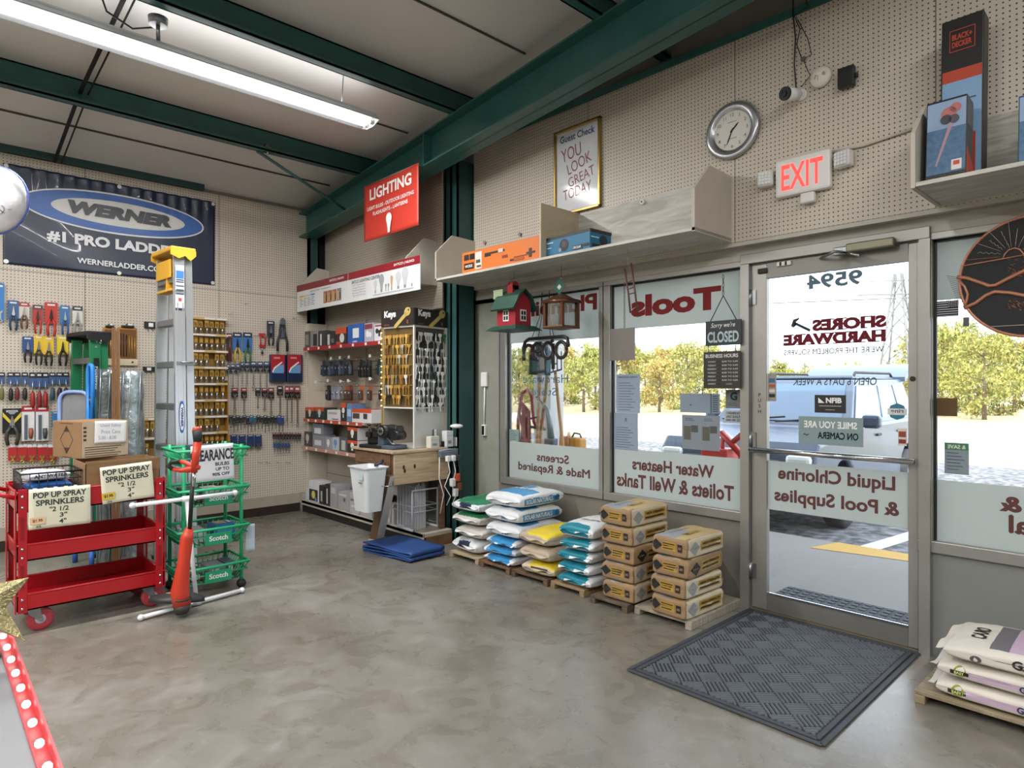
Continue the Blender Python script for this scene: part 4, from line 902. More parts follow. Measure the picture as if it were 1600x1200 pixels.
# open carton
yb0, yb1 = ox(134, 720, -4.47).y, 1.185; t = thing('cardboard_carton', 'open cardboard carton standing in the cart top tray', 'box', (-4.66, (yb0 + yb1) / 2, .6895)); wx, wy, h = .18, (yb1 - yb0) / 2, .235
b = B()
for p, q in (((-wx, -wy, 0), (wx, -wy + .004, h)), ((-wx, wy - .004, 0), (wx, wy, h)), ((-wx, -wy, 0), (-wx + .004, wy, h)), ((wx - .004, -wy, 0), (wx, wy, h)), ((-wx, -wy, 0), (wx, wy, .004))): b.box(p, q, KBOX)
b.ob('carton', t); b = B(); b.box((wx, -wy + .01, h - .06), (wx + .003, wy, h), KBOXD); b.box((wx - .003, -wy, h - .004), (wx + .006, wy, h + .012), KBOX); b.ob('flap', t)
# closed carton behind it, with note
k = od(127, 721, 4.02); hb = .232; PH = math.radians(19); wx, wy = .16, .148; kc_ = k + Matrix.Rotation(PH, 3, 'Z') @ Vector((-wx, wy, 0)); t = thing('cardboard_carton', 'closed cardboard carton with white handwritten note on top of the cart load', 'box', (kc_.x, kc_.y, .927), PH)
b = B(); b.box((-wx, -wy, 0), (wx, wy, hb), KBOX, .004); b.box((wx - .002, -wy + .004, .004), (wx + .0012, wy - .004, hb - .004), KBOXL); b.ob('carton', t)
q = B(); X = fr(FB, (0, -wy, hb / 2)); ik = M('3a2a1e', .7)
for s in (1, -1): q.add([(-.032, s * .05, .0015), (.032, s * .05, .0015), (0, s * .082, .0015)], [(0, 1, 2) if s > 0 else (2, 1, 0)], ik, X=X)
for p, r_ in (((-.07, 0), (0, .088)), ((0, .088), (.07, 0)), ((.07, 0), (0, -.088)), ((0, -.088), (-.07, 0))): q.tube([X @ Vector((p[0], p[1], .001)), X @ Vector((r_[0], r_[1], .001))], .0012, ik, 4)
q.rect(-.07, .1, .07, .104, ik, X); q.rect(-.05, -.112, .05, -.108, ik, X); q.rect(.055, -.11, .08, -.08, KBOXD, X)
X = fr(FL, (wx + .0012, 0, hb / 2))
for i in range(5): q.rect(-wy + .02, -.05 - i * .014, wy - .05 - .02 * (i % 3), -.046 - i * .014, ik, X)
for i in range(4): q.rect(-wy + .012, .07 - i * .025, -wy + .03, .083 - i * .025, ik, X)
q.ob('printing', t)
paper('note', 'white handwritten note taped on the closed carton', 'note', Matrix.Translation(kc_ + Matrix.Rotation(PH, 3, 'Z') @ Vector((wx + .006, .03, 0)) - Vector((0, 0, kc_.z - 1.085))) @ Matrix.Rotation(PH, 4, 'Z') @ FL @ Matrix.Rotation(-.03, 4, 'Z'), .2, .145, [('Used Safety', .024, .0, .042, .13, -.005), ('Price Cans', .024, .0, .004, .12, -.005), ('5.00 - 8.00', .022, -.02, -.034, .11, -.005)], col='e8e8ea', curl=.002, ink=M('8a94ae', .7))
# wire basket with blue packs and sprinkler heads
t = thing('wire_basket', 'black wire basket holding blue packs on the cart', 'basket', (-4.705, .635, .694)); wb = M('15161a', .5, .3); b = B(); wx, wy, h = .17, .145, .19
for i in range(8):
    y = -wy + 2 * wy * i / 7; b.tube([(-wx, y, h), (-wx, y, 0), (wx, y, 0), (wx, y, h)], .0025, wb, 5)
for i in range(8):
    x = -wx + 2 * wx * i / 7; b.tube([(x, -wy, h), (x, -wy, 0), (x, wy, 0), (x, wy, h)], .0025, wb, 5)
for z in (.05, .1, .15): b.tube([(-wx, -wy, z), (wx, -wy, z), (wx, wy, z), (-wx, wy, z)], .0025, wb, 5, closed=True)
b.tube([(-wx, -wy, h), (wx, -wy, h), (wx, wy, h), (-wx, wy, h)], .005, wb, 6, closed=True); b.ob('basket', t)
for i, (x, y, z, c, lb) in enumerate(((.06, -.02, .02, '2f86cc', 'Sky blue plastic pack lying in the black wire basket'), (-.03, .02, .075, '2a6cb4', 'Deeper blue plastic pack under the white one in the basket'), (.0, .0, .13, 'd9dde6', 'White printed plastic pack on top of the wire basket'))):
    s = Sack(.21, .21, .06, 200 + i, M(c, .35, var=.15, scale=20), p=3.2, wr=.008); sk = thing('plastic_pack', lb, 'pack', (-4.705 + x * .5, .62 + y, .696 + (0.004, .068, .132)[i]), .1 * i); s.b.ob('sack', sk)
    if i == 2: s.print_on('side', lambda q, X: q.text('ANY WATER', .02, M('20242c', .6), X, w=.17, bold=.03)).ob('print', sk)
gr = M('24382c', .5); hg = [M('1d1f20', .5), M('22352a', .5), M('d4cf9a', .5), M('c9cbc8', .5)]
for i in range(18):
    y = .495 + .048 * (i // 3); x = -4.486 - .010 * (i % 2); z = .69 + .0405 * (i % 3)
    t = thing('sprinkler_head', 'black pop up sprinkler head loose in the cart top tray', 'sprinkler', (x, y, z + .02), 0, 'sprinkler heads in the cart tray'); X = Euler((PI / 2, 0, R.uniform(-.1, .1))).to_matrix().to_4x4()
    b = B(); b.cyl((0, 0, -.022), (0, 0, .012), .014, hg[i % 2], n=10, X=X); b.ob('body', t); b = B(); b.cyl((0, 0, .012), (0, 0, .022), .018, hg[0], .015, 10, X=X); b.ob('cap', t); b = B(); b.cyl((0, 0, -.015), (0, 0, .003), .0148, hg[2 + i % 2], n=10, X=X); b.ob('label_band', t)
# ------------------------------------------------------------------ green step ladder, pool nets, wire rolls, sticks behind the cart
GRL = M('1f7a4f', .4, var=.05)
def step_ladder(name, label, loc, rz, H, w0, w1, rail, railr, capm, stepm, dep, nst, side_extra=None):
    t = thing(name, label, 'ladder', loc, rz)
    for s in (-1, 1):
        b = B(); sx = lambda z: s * (w0 + (w1 - w0) * z / H)
        for (ya, yb, m) in ((-dep, -dep + .075, rail),):
            a, c = sx(0), sx(H - .06)
            b.add([(a - s * .03, ya, 0), (a, ya, 0), (a, yb, 0), (a - s * .03, yb, 0), (c - s * .03, ya, H - .06), (c, ya, H - .06), (c, yb, H - .06), (c - s * .03, yb, H - .06)], [(0, 3, 2, 1), (4, 5, 6, 7), (0, 1, 5, 4), (1, 2, 6, 5), (2, 3, 7, 6), (3, 0, 4, 7)], m)
            for k in (.018, .055):
                b.add([(a, ya + k, .05), (a + s * .004, ya + k, .05), (a + s * .004, ya + k + .008, .05), (a, ya + k + .008, .05), (c, ya + k, H - .1), (c + s * .004, ya + k, H - .1), (c + s * .004, ya + k + .008, H - .1), (c, ya + k + .008, H - .1)], [(0, 1, 5, 4), (1, 2, 6, 5), (2, 3, 7, 6), (3, 0, 4, 7)], m)
        b.ob('side_rail', t)
        b = B(); a, c = sx(0) * .97, sx(H) * .93
        b.add([(a - s * .03, -dep + .09, 0), (a, -dep + .09, 0), (a, -dep + .145, 0), (a - s * .03, -dep + .145, 0), (c - s * .03, -dep + .085, H - .08), (c, -dep + .085, H - .08), (c, -dep + .135, H - .08), (c - s * .03, -dep + .135, H - .08)], [(0, 3, 2, 1), (4, 5, 6, 7), (0, 1, 5, 4), (1, 2, 6, 5), (2, 3, 7, 6), (3, 0, 4, 7)], railr); b.ob('rear_rail', t)
        b = B(); b.box((sx(0) - .02, -dep - .006, -.0), (sx(0) + .02, -dep + .085, .03), BLACK, .005); b.ob('foot', t)
    for i in range(nst):
        z = .28 + i * (H - .5) / (nst - 1) if nst > 1 else .3; wz = w0 + (w1 - w0) * z / H - .012
        b = B(); b.box((-wz, -dep + .002, z - .045), (wz, -dep + .072, z), stepm, .004)
        for k in range(4): b.box((-wz, -dep + .008 + k * .017, z), (wz, -dep + .014 + k * .017, z + .003), stepm)
        b.ob('step', t)
        b = B(); b.cyl((-wz * .93, -dep + .115, z - .02), (wz * .93, -dep + .115, z - .02), .011, stepm); b.ob('rear_brace', t)
    b = B(); w_ = w1 + .03; b.box((-w_, -dep - .03, H - .035), (w_, -dep + .15, H), capm, .01); b.prism([(-dep - .03, -.02), (-dep - .03, -.065), (-dep + .03, -.09), (-dep + .07, -.065), (-dep + .11, -.1), (-dep + .15, -.06), (-dep + .15, -.02)], .014, capm, Matrix(((0, 0, 1, w_ - .014), (1, 0, 0, 0), (0, 1, 0, H), (0, 0, 0, 1))))
    b.prism([(-dep - .03, -.02), (-dep - .03, -.065), (-dep + .03, -.09), (-dep + .07, -.065), (-dep + .11, -.1), (-dep + .15, -.06), (-dep + .15, -.02)], .014, capm, Matrix(((0, 0, 1, -w_), (1, 0, 0, 0), (0, 1, 0, H), (0, 0, 0, 1))))
    b.ob('top_cap', t)
    if side_extra: side_extra(t)
    return t
p = od(147, 603, 5.45)
def glab(t):
    b = B()
    for i, (y, z) in enumerate(((-.11, 1.76), (-.08, 1.745), (-.05, 1.735), (-.08, 1.70))): b.cyl((.202, y + .02, z), (.214, y + .02, z), .009, CHROME)
    b.ob('rivet', t); b = B(); X = fr(FL, (.2235, -.062, 1.45)); b.rect(-.02, -.16, .02, .16, BLACK, X); b.text('FOLDING', .02, WHITE, X, rot=-PI / 2, w=.18, z=.001); b.ob('side_label', t)
step_ladder('step_ladder', 'green fibreglass step ladder with black top behind the cart', (p.x, p.y, 0), math.radians(9), 1.83, .28, .2, GRL, GRL, M('1c1d20', .5), STEEL, .1, 5, glab)
p = od(279, 603, 5.05); ALL = M('cfd3d8', .28, .75, var=.04, scale=3); YCAP = M('dca62e', .45, var=.06)
def wlab(t):
    b = B(); X = fr(FL, (.206, -.062, 2.1)); wd = .03
    b.rect(-wd, .0, wd, .19, M('e4e8ee', .5), X); b.rect(-wd * .9, .09, wd * .9, .15, M('3c78b8', .5), X, z=.001); b.rect(-wd * .9, .075, wd * .9, .085, M('2b3a66', .5), X, z=.001); 
    for i in range(4): b.rect(-wd * .9, .06 - i * .03, wd * .9, .07 - i * .03, M('3c4a62', .5), X, z=.001)
    b.rect(-wd, -.13, wd, -.03, WHITE, X); b.rect(-.01, -.08, .012, -.055, M('b84a42', .5), X, z=.001); b.rect(-wd, -.15, wd, -.131, NAVY, X); b.ob('side_label', t); b = B()
    X = fr(FL, (.2385, -.058, 1.15)); b.disc(0, 0, .022, M('2a5aa4', .5), X, .001, 20, sy=5.5); b.disc(0, 0, .017, M('dfe3e8', .5), X, .0015, 20, sy=5.9); b.text('WERNER', .018, M('2a3c66', .5), X, rot=-PI / 2, w=.15, bold=.03, z=.002); b.ob('name_badge', t)
    b = B()
    for z in (2.1,): b.prism([(-.115, 0), (-.02, 0), (-.03, .24), (-.105, .24)], .012, YCAP, Matrix(((0, 0, 1, .06), (1, 0, 0, 0), (0, 1, 0, z + .0), (0, 0, 0, 1)))); b.box((-.15, -.112, 2.1), (.15, -.03, 2.12), YCAP, .005); b.box((-.15, -.115, 2.2), (.15, -.1, 2.34), YCAP, .005)
    b.ob('tool_tray', t)
    b = B(); b.tube([(.24, -.06, 1.56), (.238, .02, 1.56)], .006, STEEL); b.box((.2, -.09, 1.54), (.225, .04, 1.57), STEEL, .003); b.ob('spreader', t)
step_ladder('step_ladder', 'tall aluminium step ladder with a yellow top cap before the banner', (p.x, p.y, 0), math.radians(3), 2.43, .27, .19, ALL, ALL, YCAP, M('8d9094', .35, .7), .1, 7, wlab)
# pool leaf nets
def net(label, px0, px1, py0, d, fcol, gcol, rz):
    a, c = od(px0, py0, d), od(px1, py0, d); w_ = (c - a).length / 2; top = a.z; t = thing('pool_net', label, 'net', ((a.x + c.x) / 2, (a.y + c.y) / 2, 0), rz); h = .42
    b = B(); pts = [(math.copysign(w_ * abs(math.cos(PI * i / 12)) ** .55, math.cos(PI * i / 12)), 0, top - .12 + .12 * math.sin(PI * i / 12) ** .6) for i in range(13)]; pts = [(w_, 0, top - h)] + pts + [(-w_, 0, top - h)]
    b.tube(pts, .014, M(fcol, .4), 8, closed=True); b.ob('frame', t)
    b = B(); b.prism([(q[0], q[2]) for q in pts], .006, M(gcol, .85, var=.15), Matrix(((1, 0, 0, 0), (0, 0, -1, .02), (0, 1, 0, 0), (0, 0, 0, 1)))); b.ob('mesh', t)
    b = B(); b.rect(-w_ * .6, -.02, w_ * .6, .035, M('2c2c4a', .5), fr(FB, (0, -.0, top - .27))); b.text('POOL NET', .016, WHITE, fr(FB, (0, -.002, top - .262)), w=w_ * .9); b.ob('label_band', t)
    b = B(); b.tube([(0, .01, top - h), (0, .01, .0)], .014, M('b9bec2', .3, .8)); b.ob('pole', t); b = B(); b.cyl((0, .01, 0), (0, .01, .14), .018, M('2f5fb0', .5)); b.ob('sleeve', t)
net('grey pool leaf net in pale blue frame behind the carton', 93, 139, 612, 5.05, '8fa8dc', '85868a', math.radians(48))
net('bright blue pool net leaning beside the wire rolls', 135, 147, 570, 4.88, '2f86d8', '3a9ad8', math.radians(20))
def roll(label, px, pytop, d, r, c1):
    p = od(px, pytop, d); t = thing('wire_roll', label, 'roll', (p.x, p.y, 0)); b = B(); n = 26; m = M(c1, .25, .6, var=.35, scale=30, bump=.6); rr = random.Random(px)
    prof = [(r * (1 + .05 * math.sin(i * 1.7) + rr.uniform(-.03, .03)), p.z * i / n) for i in range(n + 1)]; b.lathe([(r * .2, 0)] + prof + [(r * .3, p.z + .004)], m, 20); b.ob('wrapped_roll', t)
    b = B()
    for k in range(14): a = rr.uniform(0, 6.28); b.tube([(r * 1.05 * math.cos(a + .15 * math.sin(i)), r * 1.05 * math.sin(a + .15 * math.sin(i)), p.z * i / 8) for i in range(9)], .003, M('aeb6ba', .3, .7), 4)
    b.ob('strands', t)
roll('dark grey roll of wire mesh standing behind the cart', 169, 577, 4.95, .072, '6c7476'); roll('shiny silver wrapped roll leaning beside the ladder', 203, 580, 4.85, .09, 'a4b0b4')
for i, px in enumerate((176, 179, 183, 186)):
    p = od(px, 512 + i * 2, 4.7); t = thing('wooden_stake', 'thin brown wooden stake in the bundle behind the carton', 'stake', (p.x, p.y, 0), 0, 'wooden stakes behind the cart'); b = B(); b.box((-.0055, -.0055, 0), (.0055, .0055, p.z), M('7b5a3a', .7, var=.15)); b.ob('stake', t)
# ------------------------------------------------------------------ green wire rack on casters
GW = M('1fa06c', .4, var=.05)
def rack():
    x1 = -4.50; y1 = ox(377, 900, x1).y; y0 = ox(287, 900, x1).y; x0 = -4.80; t = thing('basket_rack', 'green four tier wire basket rack on casters', 'rack', ((x0 + x1) / 2, (y0 + y1) / 2, 0)); wx, wy = (x1 - x0) / 2, (y1 - y0) / 2
    for sx in (-1, 1):
        for sy in (-1, 1): b = B(); b.cyl((sx * wx, sy * wy, .06), (sx * wx, sy * wy, .985), .012, GW); b.ob('post', t); b = B(); b.sphere((sx * wx, sy * wy, .032), .032, BLACK, 12); b.ob('caster', t)
    for z in (.96, .70, .435, .185):
        f = 1.22; b = B(); rim = [(-wx * f, -wy * f, z), (wx * f, -wy * f, z), (wx * f, wy * f, z), (-wx * f, wy * f, z)]; bot = [(-wx * .9, -wy * .9, z - .11), (wx * .9, -wy * .9, z - .11), (wx * .9, wy * .9, z - .11), (-wx * .9, wy * .9, z - .11)]
        b.tube(rim, .010, GW, 8, closed=True); b.tube(bot, .006, GW, 6, closed=True); b.tube([(p[0] * .96, p[1] * .96, z - .05) for p in rim], .005, GW, 6, closed=True)
        for e in range(4):
            r0, r1, b0, b1 = Vector(rim[e]), Vector(rim[(e + 1) % 4]), Vector(bot[e]), Vector(bot[(e + 1) % 4]); n = 9 if e % 2 == 0 else 12
            for i in range(n + 1): b.tube([r0.lerp(r1, i / n), b0.lerp(b1, i / n)], .004, GW, 5)
        for i in range(9): y = -wy * .9 + 1.8 * wy * i / 8; b.tube([(-wx * .9, y, z - .11), (wx * .9, y, z - .11)], .004, GW, 5)
        bk = b.ob('basket', t)
        if z < .9:
            q = B(); X = fr(FL, (wx * 1.25, .02, z - .06)); q.rect(-.085, -.042, .085, .034, M('15986a', .45), X, .004); q.text('Scotch', .034, WHITE, X, w=.12, bold=.03, z=.004); q.ob('name_plate', bk)
    return t, wx, wy
rk_, wx, wy = rack(); RKL = rk_.location
def carton(name, label, loc, size, col, rz=0.0, cat='box', art=(), group=None, side=None, top=None):
    """A printed box: art is (face, u0, v0, u1, v1, colour) or (face, text, u, v, width, height, colour) in shares of the face."""
    sx, sy, sz = size; t = thing(name, label, cat, loc, rz, group); b = B(); b.box((-sx / 2, -sy / 2, 0), (sx / 2, sy / 2, sz), M(col, .5, var=.03), min(.003, sz * .1)); 
    if side: b.box((sx / 2 - .001, -sy / 2 + .002, .002), (sx / 2 + .0008, sy / 2 - .002, sz - .002), M(side, .5, var=.03))
    if top: b.box((-sx / 2 + .002, -sy / 2 + .002, sz - .001), (sx / 2 - .002, sy / 2 - .002, sz + .0008), M(top, .5, var=.03))
    for ia, a in enumerate(art):
        F, w_, h_, o = {'f': (FB, sx, sz, (0, -sy / 2 - .0005, sz / 2)), 's': (FL, sy, sz, (sx / 2 + .0009, 0, sz / 2)), 't': (FT, sx, sy, (0, 0, sz + .001))}[a[0]]; X = fr(F, o)
        if isinstance(a[1], str) and a[1] == 'o': b.disc(a[2] * w_, a[3] * h_, a[4] * min(w_, h_), M(a[5], .5), X, .0008 + ia * .0002, 16)
        elif isinstance(a[1], str): b.text(a[1], a[5] * h_, M(a[6], .5), X, u=a[2] * w_, v=a[3] * h_, w=a[4] * w_, bold=.03, z=.0012 + ia * .0002)
        else: b.rect(a[1] * w_, a[2] * h_, a[3] * w_, a[4] * h_, M(a[5], .5), X, .0008 + ia * .0002)
    b.ob('carton', t); return t
def onrack(dx, dy, z): return (RKL.x + dx, RKL.y + dy, z)
carton('flat_box', 'blue topped flat box lying in the third basket of the green rack', onrack(.0, .10, .337), (.15, .13, .10), '2c6ea8', .04, art=(('t', -.4, -.35, .3, .2, 'a9b28a'), ('s', -.4, -.3, .4, .3, '4a8ac0'), ('t', 'THREE-PLY', .0, .35, .7, .14, 'e6edf4')))
carton('flat_box', 'grey white flat box sloping in the third basket of the green rack', onrack(.0, -.09, .337), (.15, .13, .085), 'c2c6cc', -.05, art=(('s', -.4, -.2, .1, .2, '8fa0b4'),))
for i, (dx, dy, z, s, c, lb) in enumerate(((.03, .02, .601, (.18, .1, .09), 'd2d6d8', 'Pale bulb box in the second basket of the green rack'), (.02, .12, .601, (.18, .08, .08), 'b9c4c8', 'Grey green bulb box in the second basket of the green rack'), (.02, -.11, .601, (.18, .1, .1), '3a4048', 'Dark bulb box in the second basket of the green rack'), (.0, -.02, .861, (.18, .16, .12), '3c4652', 'Slate grey box in the top basket behind the clearance sign'), (.03, .04, .086, (.18, .11, .08), '8d93a2', 'Grey blue box in the bottom basket of the green rack'), (.03, .128, .086, (.18, .06, .09), '4b5566', 'Dark blue box in the bottom basket of the green rack'), (.02, -.09, .086, (.18, .12, .06), '5b6058', 'Dark olive box in the bottom basket of the green rack'))):
    carton('bulb_box', lb, onrack(dx, dy, z), s, c, R.uniform(-.1, .1), art=(('s', -.35, -.25, .1, .3, 'e6e6e6'), ('s', .15, -.3, .4, .1, 'b0453c')))
a, c = ox(300, 697, -4.42), ox(366, 748, -4.42)
paper('clearance_sign', 'white clearance sign leaning on the green rack top basket', 'sign', fr(FL, (-4.435, (a.y + c.y) / 2, (a.z + c.z) / 2)) @ Matrix.Rotation(.03, 4, 'Z'), (c.y - a.y), (a.z - c.z), [('CLEARANCE', .075, .0, .05, .27, .035), ('BULBS', .024, .06, -.012, .09, .03), ('UP TO', .022, .06, -.046, .085, .03), ('90% OFF', .022, .05, -.08, .11, .03)], col='e6e8ee', curl=.004, ink=M('30343a', .6))
p = ox(391, 840, -4.52); paper('tag_card', 'pale blue hang tag on the side of the green rack', 'tag', fr(FL, (-4.52, p.y, p.z)), .06, .19, [], col='b9c8d4')
# ------------------------------------------------------------------ white pipe frame and grass trimmer
PVC = M('e4e6e8', .35)
P = lambda px, py, X: ox(px, py, X)
a, c = fl(220, 965, .02), fl(378, 922, .02); up0, up1 = ox(207, 790, -4.36), ox(367, 770, -4.40)
t = thing('pipe_frame', 'white plastic pipe frame leaning against the cart and green rack', 'frame', a); b = B()
mid = a.lerp(c, .52); midu = up0.lerp(up1, .5)
for s, e in ((a, c), (up0, up1)): b.tube([s - a, e - a], .013, PVC, 10)
b.tube([mid - a, midu - a], .013, PVC, 10)
for e in (a, c, up0, up1): b.sphere(e - a, .019, PVC, 10)
b.cyl(mid - a + Vector((0, -.025, 0)), mid - a + Vector((0, .025, 0)), .019, PVC); b.cyl(midu - a + Vector((0, -.025, 0)), midu - a + Vector((0, .025, 0)), .019, PVC); b.ob('pipes', t)
def trimmer():
    d0, d1 = 3.93, 4.02; G = lambda px, py, d: od(px, py, d); base = fl(283, 962, 0); t = thing('string_trimmer', 'orange red string trimmer standing in front of the green rack', 'trimmer', base); OR = M('c83a22', .38, var=.05, coat=.2); L = t.location
    T = lambda px, py, d=3.86: G(px, py, d) - L
    b = B(); b.tube([T(284, 945), T(281, 925), T(287, 880), T(292, 840), T(296, 826)], [.05, .052, .034, .036, .022], OR, 14); b.tube([T(284, 958), T(284, 944)], [.036, .05], M('35302e', .5), 14); b.tube([T(284, 937), T(284, 934)], [.0515, .0525], M('35302e', .5), 14); b.ob('motor_housing', t)
    b = B(); b.tube([T(296, 830), T(302, 740)], .012, BLACK, 10); b.tube([T(302, 760), T(303, 735)], .013, CHROME, 10); b.ob('shaft', t)
    b = B(); b.tube([T(303, 738), T(309, 690)], [.02, .024], OR, 12); b.tube([T(309, 690), T(308, 672)], [.024, .028], M('2a2c30', .6), 12); b.tube([T(308, 674), T(307, 667)], [.028, .02], OR, 12); b.ob('grip', t)
    b = B(); b.tube([T(310, 729), T(296, 733), T(283, 735), T(270, 733)], [.014, .022, .014, .012], OR, 10); b.tube([T(312, 731), T(300, 728), T(288, 722), T(282, 721)], [.014, .016, .014, .012], OR, 10); b.ob('front_handle', t)
    b = B(); b.tube([T(270, 733), T(263, 728), T(268, 722), T(282, 721)], .014, BLACK, 10); b.ob('handle_grip', t)
    b = B(); n = 16; gm = M('2c2e30', .45); rr = .17; vs_ = [(0, 0, .075)]; 
    for k, (r_, z) in enumerate(((.1, .07), (.17, .05), (.175, .02))):
        vs_ += [(r_ * math.cos(PI * .85 * i / n + 3.4) , r_ * math.sin(PI * .85 * i / n + 3.4), z + .03) for i in range(n + 1)]
    f = [(0, 1 + i, 2 + i) for i in range(n)]
    for k in range(2): f += [(1 + k * (n + 1) + i, 1 + (k + 1) * (n + 1) + i, 2 + (k + 1) * (n + 1) + i, 2 + k * (n + 1) + i) for i in range(n)]
    b.add(vs_, f, gm, True, X=Matrix.Translation((-.135, .03, .0)) @ Matrix.Rotation(math.radians(46), 4, 'Z') @ Matrix.Rotation(math.radians(-12), 4, 'X')); o = b.ob('guard', t); m = o.modifiers.new('sheet', 'SOLIDIFY'); m.thickness = .005
    b = B(); b.disc(-.16, -.02, .022, M('b88a5a', .5), Matrix.Translation((0, 0, .1)), .004, 12); b.ob('guard_sticker', t)
trimmer()
# ------------------------------------------------------------------ light bulb shelving along the back wall
SHC = M('b8b0a2', .5, var=.04); REDS = M('a8262c', .45, var=.06); OUTB = M('1e1c1b', .6)
gx0, gx1, gy = XL + .06, -5.06, 3.22
def bulb_shelving():
    t = thing('store_shelving', 'cream store shelving unit with red shelf edges in the corner', 'shelving', ((gx0 + gx1) / 2, (gy + YG) / 2, 0)); L = t.location
    def part(b, nm, par=t): b.v = [tuple(Vector(v) - L) for v in b.v]; return b.ob(nm, par)
    b = B(); b.box((gx0, gy, .09), (-4.50, YG + .0, .125), SHC, .004); b.box((gx0, gy, .075), (-4.50, gy + .012, .128), SHC); part(b, 'base_deck')
    b = B(); b.box((gx0, gy + .01, 0), (-4.50, gy + .03, .09), OUTB); b.box((-4.52, gy + .03, 0), (-4.50, YG, .09), wood('plinth_wood', '6b4c33', '8a6848')); part(b, 'kick_plate')
    b = B(); b.box((gx0, YG - .012, .125), (gx1, YG - .002, 2.06), SHC)
    for z in (.4, .72, 1.02, 1.3, 1.55, 1.8): b.box((gx0, YG - .0145, z - .003), (gx1, YG - .012, z + .003), M('6d675d', .6))
    part(b, 'back_panel')
    for x in (gx0 + .01, (gx0 + gx1) / 2, gx1 - .01):
        b = B(); b.box((x - .012, YG - .03, .1), (x + .012, YG - .012, 2.08), SHC); part(b, 'upright')
    for z, y0, edge, xe in ((1.80, 3.25, REDS, gx1), (1.02, 3.25, M('b3543a', .5), -5.55), (.715, 3.23, M('b98d7c', .5), -5.2)):
        b = B(); b.box((gx0, y0, z - .02), (xe, YG - .013, z), SHC); 
        for x in (gx0 + .03, xe - .03): b.prism([(y0 + .02, z - .02), (YG - .015, z - .02), (YG - .015, z - .09)], .008, SHC, Matrix(((0, 0, 1, x), (1, 0, 0, 0), (0, 1, 0, 0), (0, 0, 0, 1))))
        s = part(b, 'shelf'); b = B(); b.box((gx0, y0 - .008, z - .03), (xe, y0, z + .006), edge)
        for i in range(7): x = gx0 + .1 + i * (xe - gx0) / 7.2; b.box((x, y0 - .0095, z - .026), (x + .035, y0 - .008, z - .0), WHITE)
        part(b, 'price_rail', s)
bulb_shelving()
# wide printed fascia and the gable ended shelf it is fixed to
def gable(b, x, y0, yb, z0, zf, zp, zb, yp, m, th=.018):
    b.prism([(y0, z0), (yb, z0), (yb, zb), (yp, zp), (y0, zf)], th, m, Matrix(((0, 0, 1, x), (1, 0, 0, 0), (0, 1, 0, 0), (0, 0, 0, 1))))
SHW = M('bdb6aa', .5, var=.06)
b = None; t = thing('gabled_shelf', 'high cream shelf with gabled ends behind the lighting center fascia', 'shelf', (-5.75, 3.4, 2.2)); L = t.location
b = B(); b.box((gx0, 3.22, 2.30), (-4.72, YG - .002, 2.318), SHW); b.v = [tuple(Vector(v) - L) for v in b.v]; b.ob('shelf_board', t)
for x in (gx0 + .02, -4.735):
    b = B(); gable(b, x, 3.195, YG - .001, 2.29, 2.50, 2.70, 2.69, 3.385, SHW); b.v = [tuple(Vector(v) - L) for v in b.v]; b.ob('end_panel', t)
ys = 3.18; A, Bq, Cq = oy(464, 448, ys), oy(656.5, 397, ys), oy(657, 452, ys); mid = oy(544, 440, ys).x
t = thing('fascia_sign', 'long white and maroon lighting center fascia with bulb pictures', 'sign', ((A.x + Bq.x) / 2, ys, A.z)); zt_, zb_ = (A.z + Bq.z) / 2, (oy(464, 488, ys).z + Cq.z) / 2; H_ = zt_ - zb_
